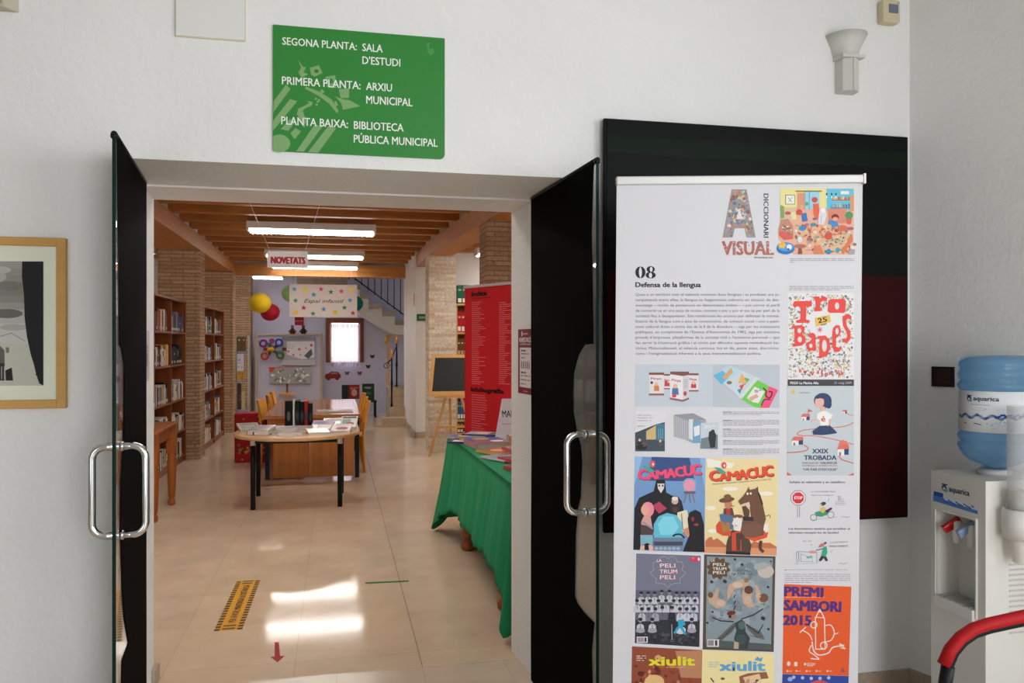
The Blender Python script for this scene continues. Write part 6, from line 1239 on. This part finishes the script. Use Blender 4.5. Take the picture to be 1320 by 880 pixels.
# orange poster and the blue one below it
A.zoom(800, 700, 4.258)
P([(897, 224), (1266, 238), (1252, 727), (888, 716)], 'd85524', 1); PU = '4a2a72'
T('PREMI', 900, 288, 54, PU, width=208, bold=0.05, rot=0.03, lv=3); A.greek(905, 293, 1118, 297, 8, 'e0a080', 4, 1, 2); T('SAMBORI', 897, 366, 58, PU, width=310, bold=0.05, rot=0.03, lv=3); T('2015', 894, 446, 55, PU, width=150, bold=0.05, rot=0.02, lv=3)
WH = 'dcc8c0'
Lp([(1068, 410), (1093, 362), (1118, 412), (1122, 580), (1070, 580), (1068, 410)], 6, WH, 4); Lp([(1068, 405), (1118, 408)], 5, WH, 4); P([(1085, 378), (1093, 362), (1101, 379)], WH, 4); ring(1060, 447, 17, 6, WH, 4); ring(1114, 560, 18, 6, WH, 4)
curve([(1050, 530), (1035, 500), (1000, 478), (985, 488)], 6, WH, 4); Lp([(985, 488), (1015, 460)], 6, WH, 4); curve([(1125, 450), (1155, 450), (1172, 490), (1155, 530), (1122, 540)], 6, WH, 4); Lp([(1175, 498), (1192, 492)], 6, WH, 4); curve([(1050, 540), (1060, 590), (1090, 612), (1140, 600), (1165, 570), (1225, 560)], 7, WH, 4); Lp([(1225, 560), (1200, 550), (1232, 578), (1205, 572)], 5, WH, 4); curve([(1045, 560), (1035, 590), (1060, 610), (1088, 632)], 6, WH, 4); Lp([(1045, 632), (1088, 636)], 6, WH, 4)
E(922, 660, 10, 13, 'd8c0b4', 3); R(952, 650, 970, 674, 'd8c0b4', 3); E(1012, 662, 7, 8, 'd8c0b4', 3); A.greek(1022, 656, 1068, 670, 7, 'd8c0b4', 3.5, 0.8, 3)
for x in (915, 965, 1020, 1075, 1135): E(x, 700, 6, 5, 'e0c4b4', 3, 8); R(x + 8, 698, x + 24, 703, 'd8a890', 3)
P([(1210, 690), (1222, 680), (1228, 705), (1212, 708)], '8a4a60', 3)
P([(888, 717), (1252, 728), (1242, 1000), (880, 1000)], '2c4290', 1); [A.star(950 + k * 48, 742 - abs(k - 2.5) * 3, 12, 'a8b8d8', 2, 0.6, 6) for k in range(5)]; E(1090, 800, 70, 50, 'b84a5a', 3); E(930, 745, 14, 12, '8aa0d0', 2)
sub('printed_picture')

# ================================================================== WATER COOLER
CX0, CX1, CY0, CY1, CZ = 2.28, 2.60, 2.473, 2.745, 1.055
wc = thing('water_cooler', 'white water cooler with red and blue taps by the right wall', 'water cooler', ((CX0 + CX1) / 2, (CY0 + CY1) / 2, 0))
ry0, ry1, rz0, rz1, rd = CY0 + 0.045, CY1 - 0.03, 0.565, 0.905, 0.10   # tap recess in the face towards -X
m = MB().box(CX0 + rd, CX1, CY0, CY1, 0.02, CZ).box(CX0, CX0 + rd, CY0, ry0, 0.02, CZ).box(CX0, CX0 + rd, ry1, CY1, 0.02, CZ).box(CX0, CX0 + rd, ry0, ry1, 0.02, rz0).box(CX0, CX0 + rd, ry0, ry1, rz1, CZ)
M['cooler'] = mat('cooler_white', (0.74, 0.73, 0.69), 0.3)
bodyo = m.build('cabinet', M['cooler'], wc, wc.location)
def merge(o, bev):                                                 # weld the shell so only its outer edges are rounded
    b = bmesh.new(); b.from_mesh(o.data); bmesh.ops.remove_doubles(b, verts=b.verts, dist=1e-5); b.to_mesh(o.data); b.free()
m = MB()
for t_ in (0,):
    m.box(CX0 - 0.006, CX0 + 0.004, ry0 - 0.008, ry0, rz0 - 0.02, rz1 + 0.008).box(CX0 - 0.006, CX0 + 0.004, ry1, ry1 + 0.008, rz0 - 0.02, rz1 + 0.008).box(CX0 - 0.006, CX0 + 0.004, ry0, ry1, rz1, rz1 + 0.008)
m.build('recess_rim', M['cooler'], wc, wc.location, bevel=0.002)
MB().box(CX0 - 0.014, CX0 + 0.09, ry0 + 0.001, ry1 - 0.001, rz0 - 0.03, rz0 + 0.012).build('drip_tray', M['white_plastic'], wc, wc.location, bevel=0.004)
m = MB()
for k in range(7): m.box(CX0 - 0.008, CX0 + 0.085, ry0 + 0.018 + k * 0.025, ry0 + 0.030 + k * 0.025, rz0 + 0.0122, rz0 + 0.016)
m.build('grille', mat('grille_grey', (0.42, 0.42, 0.40), 0.4), wc, wc.location)
def tap(y, col, nm):
    t = MB().tube([(CX0 + rd, y, 0.855), (CX0 + 0.035, y, 0.855)], 0.013, 12).lathe([(0.012, 0.79), (0.016, 0.83), (0.018, 0.87), (0.012, 0.875)], (CX0 + 0.035, y, 0), 12).build('tap', M['white_plastic'], wc, wc.location)
    t['label'] = nm
    l = MB().bar((CX0 + 0.05, y, 0.878), (CX0 - 0.012, y + 0.012, 0.838), 0.03, 0.022, col=hx(col)).build('lever', M['gloss'], t, wc.location, bevel=0.004); l['label'] = nm.replace('tap', 'tap lever')
tap(ry1 - 0.062, 'b81c24', 'red hot water tap'); tap(ry0 + 0.062, '8aa0c4', 'pale blue cold water tap')
A = Art((CX0 - 0.0005, CY1, CZ), (0, -1, 0), (0, 0, 1), 1.0, tint=1.2); A.n = Vector((-1, 0, 0)); A.eps = 0.0004
W_ = CY1 - CY0
A.rect(0.015, 0.080, 0.065, 0.096, '2a4a9a', 1); A.poly([(0.012, 0.094), (W_ - 0.035, 0.105), (W_ - 0.035, 0.125), (0.012, 0.118)], '4a78b8', 1); A.poly([(0.07, 0.086), (W_ - 0.035, 0.100), (W_ - 0.035, 0.112), (0.07, 0.104)], 'c8d0dc', 2)
for k in range(12): A.ell(0.07 + k * 0.013, 0.105 + 0.004 * math.sin(k * 2.1), 0.008, 0.003, '2c5aa8', 3, 8, 0.3)
A.text('aquarica', 0.098, 0.066, 0.022, '22305a', width=0.10, bold=0.02, lv=3); A.ell(0.071, 0.058, 0.013, 0.011, '22305a', 2); A.ell(0.071, 0.060, 0.007, 0.006, 'd0d0d0', 3); A.rect(0.060, 0.042, 0.088, 0.047, '22305a', 3); A.ell(0.083, 0.066, 0.005, 0.008, '6ab4c8', 3)
for y_ in (0.085, 0.13, 0.175): A.ell(y_, 0.145, 0.004, 0.004, '5a5a5a', 1, 8)
A.n = Vector((-1, 0, 0)); A.build('brand_sticker', wc, wc.location)
A = Art((CX0 + rd - 0.001, ry1, rz1), (0, -1, 0), (0, 0, 1), 1.0, tint=1.2); A.n = Vector((-1, 0, 0)); A.text('Precaució', 0.11, 0.185, 0.010, 'd08a80', width=0.055, lv=1); A.text('aigua calenta', 0.10, 0.205, 0.010, 'd08a80', width=0.075, lv=1); A.build('warning_lettering', wc, wc.location)
m = MB()
for k in range(14): m.box(CX0 + 0.10, CX1 - 0.03, CY0 - 0.002, CY0 + 0.001, 0.50 + k * 0.019, 0.507 + k * 0.019)
m.build('side_vent', mat('vent_grey', (0.55, 0.53, 0.52), 0.5), wc, wc.location)
MB().lathe([(0.058, CZ), (0.060, CZ + 0.012), (0.05, CZ + 0.022)], (CX0 + 0.165, (CY0 + CY1) / 2, 0), 24).build('bottle_collar', M['white_plastic'], wc, wc.location)
for dx in (0.03, 0.27):
    for dy in (0.03, 0.24): MB().lathe([(0.015, 0), (0.018, 0.02)], (CX0 + dx, CY0 + dy, 0), 8).build('foot', M['black'], wc, wc.location)
# cup dispenser on the side towards the camera
ux, uy = CX0 + 0.092, CY0 - 0.062
m = MB().lathe([(0.052, 0.862), (0.052, 0.965), (0.060, 0.965), (0.060, 0.862), (0.052, 0.862)], (ux, uy, 0), 24).box(ux - 0.03, ux + 0.03, uy + 0.055, CY0, 0.88, 0.95)
m.build('cup_ring', M['white_plastic'], wc, wc.location)
MB().lathe([(0.0435, 0.965), (0.0435, 1.33), (0.0455, 1.33), (0.0455, 0.965), (0.0435, 0.965)], (ux, uy, 0), 24).build('cup_tube', M['clear_tube'], wc, wc.location)
cup = None
for i, z in enumerate((0.775, 0.787, 0.90, 0.912, 0.924, 0.936)):
    o = MB().lathe([(0.026, 0.0), (0.028, 0.002), (0.038, 0.092), (0.0395, 0.095), (0.0365, 0.095), (0.025, 0.004)], (0, 0, 0), 20, col=hx('dcd8d2', 1.1)).build('paper_cup', M['paint']); o.location = (ux, uy, z)
    tag(o, 'white paper cup stacked in the dispenser of the water cooler', 'cup', 'paper cups in the dispenser')
# bottle
bx, by = CX0 + 0.172, (CY0 + CY1) / 2; bz0 = CZ + 0.02
bt = thing('water_bottle', 'large blue water bottle standing upside down on the cooler', 'bottle', (bx, by, bz0))
R0 = 0.128
pr = [(0.034, 0.0), (0.05, 0.012), (0.09, 0.03), (0.112, 0.05), (0.122, 0.066), (R0, 0.078), (R0 + 0.003, 0.088), (R0, 0.098), (R0 - 0.006, 0.104), (R0, 0.112), (R0 + 0.003, 0.122), (R0, 0.134), (R0 - 0.004, 0.145), (R0 - 0.004, 0.300), (R0, 0.305), (R0 + 0.003, 0.318), (R0, 0.328), (R0 - 0.007, 0.335), (R0, 0.345), (R0 + 0.002, 0.360), (R0, 0.376), (R0 - 0.006, 0.382), (R0, 0.392), (R0 - 0.002, 0.405), (R0 - 0.010, 0.418), (R0 - 0.026, 0.428), (0.08, 0.432), (0.0, 0.430)]
MB().lathe(pr, (bx, by, bz0), 48).build('bottle_body', M['bottle'], bt, bt.location)
MB().lathe([(0.03, -0.02), (0.034, -0.018), (0.034, 0.004), (0.03, 0.006)], (bx, by, bz0), 20).build('cap', M['white_plastic'], bt, bt.location)
m = MB().lathe([(R0 - 0.0025, 0.146), (R0 - 0.0025, 0.299)], (bx, by, bz0), 48, col=hx('d6dade', 1.2)); lab = m.build('label_wrap', M['print'], bt, bt.location)
def wrap(fn):                                                       # bend a flat drawing round the bottle
    B = Art((0, 0, 0), (1, 0, 0), (0, 0, 1), 1.0, tint=1.2); fn(B); a_c = math.atan2(-by, -bx)
    vs = []
    for x, y, z in B.mb.v:
        a = a_c + x / R0; r = R0 - 0.0018 + max(0.0, -y) * 1.0; vs.append((bx + r * math.cos(a), by + r * math.sin(a), bz0 + 0.299 + z))
    B.mb.v = vs; B.mb.build('label_print', M['print'], lab, bt.location)
def draw(B):
    B.text('aquarica', -0.078, 0.035, 0.017, '26324e', width=0.088, bold=0.02, lv=2); B.ell(-0.097, 0.029, 0.010, 0.010, '26324e', 2); B.ell(-0.097, 0.031, 0.005, 0.005, 'd6dade', 3); B.rect(-0.107, 0.016, -0.085, 0.020, '26324e', 3); B.ell(-0.088, 0.036, 0.004, 0.006, '5ab0b8', 3)
    B.text('aigua mineral natural', -0.09, 0.052, 0.005, '6a7a8a', width=0.07, lv=2)
    for k in range(34):
        x = -0.155 + k * 0.0075; B.ell(x, 0.095 + 0.006 * math.sin(k * 0.9), 0.008, 0.003 + 0.003 * abs(math.sin(k * 1.7)), ('3a5a96', '2c4a8a', '7a9ac4', '5a86a0')[k % 4], 2, 8, 0.4 * math.sin(k))
    for k in range(12): B.ell(0.01 + k * 0.008, 0.088 + 0.004 * math.cos(k * 2), 0.006, 0.004, '22409a', 3, 8)
    for k in range(40): B.ell(RND.uniform(-0.03, 0.09), RND.uniform(0.112, 0.145), RND.uniform(0.001, 0.004), RND.uniform(0.001, 0.003), RND.choice(('8ab0d8', '5a8ac4', '9ac0dc')), 2, 8)
    B.line([(-0.12, 0.122), (-0.07, 0.121), (-0.05, 0.125)], 0.003, '3a4a7a', 2); B.ell(-0.06, 0.066, 0.03, 0.005, 'b0bcd0', 1); B.ell(0.03, 0.070, 0.03, 0.005, 'b8c4d4', 1)
wrap(draw)

# dark wall plate on the right wall
rwd = Vector((2.9 - 2.505, 1.9 - D, 0)).normalized(); rwn = Vector((rwd.y, -rwd.x, 0)); rwn = rwn if rwn.x < 0 else -rwn; C0 = Vector((2.505, D, 0))
def on_rw(u, v): r = ray(u, v); t = C0.dot(rwn) / r.dot(rwn); q = r * t; q.z += H; return q
q0, q1 = on_rw(1202, 472), on_rw(1231, 499)
dp = thing('wall_plate', 'small dark brown square plate on the right wall behind the bottle', 'wall plate', ((q0.x + q1.x) / 2, (q0.y + q1.y) / 2, q1.z))
p = [q0, Vector((q1.x, q1.y, q0.z)), q1, Vector((q0.x, q0.y, q1.z))]
MB().add(p + [v + rwn * 0.008 for v in p], [(0, 1, 2, 3), (7, 6, 5, 4), (0, 4, 5, 1), (1, 5, 6, 2), (2, 6, 7, 3), (3, 7, 4, 0)], col=hx('2c2220')).build('plate', M['gloss'], dp, dp.location, bevel=0.001)
c_ = (q0 + q1) / 2 + rwn * 0.0085; ex_ = (Vector((q1.x, q1.y, 0)) - Vector((q0.x, q0.y, 0))).normalized()
ins = [c_ + ex_ * a * 0.036 + Vector((0, 0, b * 0.034)) for a, b in ((-1, 1), (1, 1), (1, -1), (-1, -1))]
MB().add(ins + [v + rwn * 0.002 for v in ins], [(0, 1, 2, 3), (7, 6, 5, 4), (0, 4, 5, 1), (1, 5, 6, 2), (2, 6, 7, 3), (3, 7, 4, 0)], col=hx('3a2826')).build('insert', M['gloss'], dp, dp.location)

# red and black handrail in the lower right corner
hd = 1.70
hp = [at_d(u, v, hd) for u, v in ((1217, 1020), (1217, 960), (1217, 905), (1218.5, 880), (1222, 858), (1230, 840), (1242, 826), (1257, 816), (1275, 810), (1300, 804.5), (1330, 798), (1400, 784), (1480, 768), (1520, 764), (1540, 775), (1548, 800), (1550, 850))]
hb = [Vector((hp[0].x, hp[0].y, 0.0))] + hp + [Vector((hp[-1].x, hp[-1].y, 0.0))]
hr_ = thing('handrail', 'black tubular handrail with red padded top in front of the water cooler', 'handrail', (hb[0].x, hb[0].y, 0))
MB().tube(hb, 0.0105, 12).build('rail', M['black'], hr_, hr_.location)
ctr = sum(hp, Vector()) / len(hp); pad = hp[4:14]; offs = []
for i, q in enumerate(pad):
    t_ = (pad[min(i + 1, len(pad) - 1)] - pad[max(i - 1, 0)]).normalized(); nn = Vector((0, 0, 1)) - t_ * t_.z; nn = nn.normalized() if nn.length > 0.2 else -rgt
    if i == 0: nn = (-rgt * 0.95 + Vector((0, 0, 0.3))).normalized()
    offs.append(q + nn * 0.011 - fwd * 0.002)
MB().tube(offs, 0.0130, 14).build('grip', M['red_foam'], hr_, hr_.location)
MB().tube([hp[1] , hp[2], hp[3], hp[4] - fwd * 0.0], 0.0135, 14).build('sleeve', M['black'], hr_, hr_.location)
m = MB()
for q in (hb[0], hb[-1]): m.lathe([(0.05, 0), (0.05, 0.008), (0.02, 0.012)], (q.x, q.y, 0), 16)
m.build('floor_flange', M['black'], hr_, hr_.location)

# ================================================================== CHILDREN CORNER
yb = 18.25
def fp(u, v, y=yb): return at_y(u, v, y)
fa, fb_ = fp(330.5, 431, 17.9), fp(414.5, 431, 17.9)
rk = thing('wall_rack', 'pale wooden post frame with pictures against the far lilac wall', 'rack', ((fa.x + fb_.x) / 2, 17.9, 0))
for x in (fa.x, fb_.x): MB().box(x - 0.028, x + 0.028, 17.88, 17.92, 0, fa.z + 0.03).build('post', M['post'], rk, rk.location)
for z in (fa.z, 0.3): MB().box(fa.x + 0.028, fb_.x - 0.028, 17.885, 17.915, z - 0.02, z + 0.02).build('rail', M['post'], rk, rk.location)
MB().box(fa.x + 0.02, fb_.x - 0.02, 17.917, 17.925, 0.25, fa.z).build('back_panel', mat('panel_lilac', (0.50, 0.49, 0.60), 0.8, spec=0.2), rk, rk.location)
def fart(name, label, cat, u0, v0, u1, v1, col, y=17.87, dep=0.02, fn=None, tint=1.3):
    a, b = at_y(u0, v0, y), at_y(u1, v1, y); t = thing(name, label, cat, ((a.x + b.x) / 2, y, b.z))
    MB().box(a.x, b.x, y, y + dep, b.z, a.z, col=hx(col, tint)).build('panel', M['paint'], t, t.location)
    if fn:
        A_ = Art((a.x, y - 0.001, a.z), (1, 0, 0), (0, 0, 1), (b.x - a.x) / 100.0, tint=tint); A_.eps = 0.001; fn(A_, 100.0 * (a.z - b.z) / (b.x - a.x)); A_.build('printed_picture', t, t.location)
    return t
def hearts(a, h):
    a.rect(0, 0, 100, h * 0.12, '6a6a70', 1); a.poly([(16, h * .16), (97, h * .14), (97, h * .7), (60, h * .78), (16, h * .6)], 'b6b0b4', 1)
    for x, y, r in ((88, .28, 5), (52, .42, 5), (72, .38, 3), (20, .5, 4), (35, .62, 4), (55, .62, 3)): a.star(x, h * y, r, 'b03a40', 2, 0.7, 5)
    a.poly([(66, h * .66), (88, h * .4), (92, h * .6), (80, h * .76)], '3a4a44', 2); a.rect(2, h * .36, 14, h * .48, '4a1418', 2); a.greek(18, h * .25, 40, h * .4, h * .06, '7a5a60', 1.2, .8, 2); a.rect(0, h * .8, 100, h * .98, '9a989a', 1)
fart('notice_board', 'white board with small red hearts on the pale post frame', 'notice board', 363, 434.5, 406.5, 471, '8a888e', fn=hearts)
def doodle(a, h):
    for k in range(60): a.ell(random.uniform(6, 94), random.uniform(h * .1, h * .9), random.uniform(1.5, 6), random.uniform(1, 4), random.choice(('c0bcba', '4a4a48', '8a8a84', '6a6a66', 'd0ccc8', '5a6a60')), 1, 8, random.random() * 3)
    a.poly([(0, 0), (14, 0), (8, h * .3), (0, h * .3)], 'b03a30', 2); a.rect(0, 0, 60, h * .06, 'b04a44', 2)
fart('notice_board', 'grey doodle-covered board under the heart board', 'notice board', 347, 473, 400, 494, '8a8a88', fn=doodle)
st_ = at_y(370.5, 494, 17.86)
o = thing('display_stand', 'small dark stand on a wooden foot below the doodle board', 'stand', (st_.x, 17.8, 0))
MB().box(st_.x - 0.02, st_.x + 0.02, 17.78, 17.82, at_y(370, 506, 17.8).z, at_y(370, 494, 17.8).z).build('post', M['dark_wood'], o, o.location); MB().box(st_.x - 0.16, st_.x + 0.18, 17.70, 17.86, at_y(370, 506, 17.8).z - 0.04, at_y(370, 506, 17.8).z).box(st_.x - 0.03, st_.x + 0.03, 17.75, 17.81, 0, at_y(370, 506, 17.8).z - 0.04).build('foot', M['light_wood'], o, o.location)
# ring flower
cw = at_y(349.5, 450, 17.84)
fl_ = thing('ring_flower', 'flower of coloured rings hung on the pale post frame', 'wall toy', cw)
for du, dv, c, nm in ((-10, -7.5, '6a1a6a', 'purple ring'), (10, -8.5, '1c2a8a', 'blue ring'), (12, 7.5, '2a6a2a', 'green ring'), (-8, 8.5, 'b03a1a', 'red ring'), (1, -11, '8a1a5a', 'pink ring')):
    q = at_y(349.5 + du, 450 + dv, 17.84); r = 0.068 if du != 1 else 0.03
    o = MB().tube([(q.x + r * math.cos(k * PI / 8), 17.82, q.z + r * math.sin(k * PI / 8)) for k in range(16)], 0.023, 8, closed=True, col=hx(c)).build('ring', M['gloss'], fl_, cw); o['label'] = nm
MB().lathe([(0.01, -0.05), (0.08, -0.03), (0.08, 0.03), (0.01, 0.05)], cw + Vector((0, -0.02, 0)), 12, col=hx('d0a01a')).build('centre', M['gloss'], fl_, cw)
m = MB()
for a in range(5): m.tube([cw + Vector((0, 0.0, 0)), cw + Vector((0.16 * math.cos(a * 1.257 + 0.6), 0.0, 0.14 * math.sin(a * 1.257 + 0.6)))], 0.03, 6, col=hx(('5a1a5a', '2a4a3a', '8a2a1a', '2a5a2a', '3a3a4a')[a]))
m.build('spoke', M['gloss'], fl_, cw)
# toys on top of the frame
for u, w, c1_, c2_, lb in ((377, 6, '4a1a1c', '7a5a5c', 'small dark red and grey doll on top of the post frame, left one'), (391, 7, '2a1c20', '7a2a2e', 'small dark and red doll on top of the post frame, right one')):
    q = at_y(u, 431, 17.88); t = thing('doll', lb, 'doll', (q.x, 17.9, fa.z + 0.02))
    MB().lathe([(0.055, 0), (0.06, 0.05), (0.035, 0.11), (0.02, 0.12)], (0, 0, 0), 10, col=hx(c1_)).build('body', M['paint'], t); MB().lathe([(0.005, 0.115), (0.03, 0.125), (0.038, 0.15), (0.028, 0.18), (0.005, 0.19)], (0, 0, 0), 10, col=hx(c2_)).build('head', M['paint'], t)
    for s in (-1, 1): MB().tube([(s * 0.03, -0.01, 0.09), (s * 0.08, -0.02, 0.04)], 0.014, 6, col=hx(c2_)).build('arm', M['paint'], t)
# red paper squares, car and butterflies on the wall
fart('wall_card', 'pair of red squares on one card under the starred sign', 'card', 379.8, 408, 391.5, 419, '8a1c28', y=18.28, dep=0.012, fn=lambda a, h: a.rect(0, h * .48, 100, h * .53, 'b0888e', 1))
q = at_y(429, 484, 18.28); car = thing('wall_sticker', 'red toy-like car sticker on the wall below the window', 'wall sticker', (q.x, 18.28, q.z)); A_ = Art((q.x, 18.285, q.z), (1, 0, 0), (0, 0, 1), 0.0172, tint=1.2); A_.eps = 0.002
A_.poly([(-10, 2), (-9, -2), (-5, -3), (-2, -5.5), (6, -5), (10, -1), (10, 3), (-9, 4)], '8e2a26', 1).ell(-5.5, 3.5, 2.6, 2.6, '7a2a24', 2).ell(5.5, 3.2, 2.6, 2.6, '7a2a24', 2).poly([(-1, -4.6), (5, -4.3), (6, -2), (-3, -2)], '8a8090', 2); A_.build('print', car, car.location)
for u, v, c, lb in ((447.5, 481, '4a4a6a', 'grey-blue butterfly sticker right of the red car'), (463.5, 481, '8a2a4a', 'dark pink butterfly sticker right of the grey-blue one'), (474.5, 472.5, '1a1a20', 'black butterfly sticker near the window corner, lower one'), (480, 459.5, '241c20', 'black butterfly sticker right of the window, upper one')):
    q = at_y(u, v, 18.28); t = thing('butterfly_sticker', lb, 'wall sticker', q); A_ = Art((q.x, 18.284, q.z), (1, 0, 0), (0, 0, 1), 0.0172, tint=1.2); A_.eps = 0.002
    A_.ell(-1.5, -1, 1.8, 1.2, c, 1, 10, 0.6).ell(1.5, -1, 1.8, 1.2, c, 1, 10, -0.6).ell(-1, 1, 1.2, 1, c, 1).ell(1, 1, 1.2, 1, c, 1); A_.build('print', t, q)
# picture books and little table
def bk(a, h): a.rect(0, 0, 40, h, '1a2028', 1); a.ell(70, h * .55, 16, h * .25, 'b08a7a', 2); a.greek(48, h * .2, 92, h * .3, h * .08, 'd0a090', 2, .6, 2)
fart('picture_book', 'black and red picture book standing by the wall under the butterflies', 'book', 440.5, 496, 463.5, 514, '7a2420', y=17.7, dep=0.03, fn=bk)
dt = at_y(475, 516, 17.3); lt_ = thing('low_table', 'small dark table under the green picture book', 'table', (dt.x, 17.4, 0)); hz = dt.z
MB().box(dt.x - 0.17, dt.x + 0.17, 17.2, 17.6, hz - 0.03, hz).build('table_top', M['black'], lt_, lt_.location)
for s in (-1, 1):
    for yy in (17.24, 17.56): MB().box(dt.x + s * 0.14 - 0.02, dt.x + s * 0.14 + 0.02, yy - 0.02, yy + 0.02, 0, hz - 0.03).build('leg', M['black'], lt_, lt_.location)
a_ = at_y(467, 494.5, 17.3); b_ = at_y(482.5, 515, 17.3); gb = thing('picture_book', 'green picture book standing on the small dark table', 'book', ((a_.x + b_.x) / 2, 17.3, hz))
MB().box(a_.x, b_.x, 17.3, 17.33, hz, a_.z, col=hx('1c3a2a', 1.1)).build('cover', M['paint'], gb, gb.location); A_ = Art((a_.x, 17.299, a_.z), (1, 0, 0), (0, 0, 1), (b_.x - a_.x) / 100, tint=1.2); A_.eps = 0.001; A_.text('PEIX', 22, 42, 16, 'b8b8a8', width=52, bold=0.03); A_.ell(50, 80, 26, 14, '3a5a44', 1); A_.build('lettering', gb, gb.location)
# shelf of picture books beside the shaded pillar
sx = at_y(311.5, 480, 17.2); shf = thing('book_stand', 'narrow grey stand of picture books before the shaded pillar', 'book stand', (sx.x, 17.3, 0))
w2 = 0.13
for s in (-1, 1): MB().box(sx.x + s * w2 - 0.01, sx.x + s * w2 + 0.01, 17.2, 17.45, 0, at_y(311, 434, 17.2).z + 0.02).build('side_panel', M['alu'], shf, shf.location)
for v in (453, 491, 528): MB().box(sx.x - w2 + 0.01, sx.x + w2 - 0.01, 17.2, 17.45, at_y(311, v, 17.2).z - 0.015, at_y(311, v, 17.2).z).build('shelf', mat('shelf_blue', (0.10, 0.20, 0.42), 0.4), shf, shf.location)
for u0, u1, v0, v1, c, lb in ((305, 317, 434, 452.6, '5a4a2c', 'brown picture book on the highest shelf of the narrow grey stand'), (305.5, 314, 456, 478, 'b4b8c4', 'pale picture book on the middle shelf of the narrow grey stand'), (306, 315, 478.5, 490.6, 'a87a2c', 'yellow and red picture book at the front of the middle shelf of the grey stand'), (306, 311, 494, 527.6, '3a2a24', 'tall brown book on the lowest shelf of the narrow grey stand'), (311.5, 315.5, 504, 527.6, 'a8a070', 'pale green book on the lowest shelf of the narrow grey stand')):
    fart('picture_book', lb, 'book', u0, v0, u1, v1, c, y=17.22 if v0 != 478.5 else 17.205, dep=0.012, tint=1.1, fn=(lambda a, h: [a.ell(random.uniform(15, 85), random.uniform(h * .15, h * .85), 9, 8, random.choice(('7a2a1c', 'c8a04a', '2a3a2a', 'd8d0c0')), 1, 8) for _ in range(7)]))
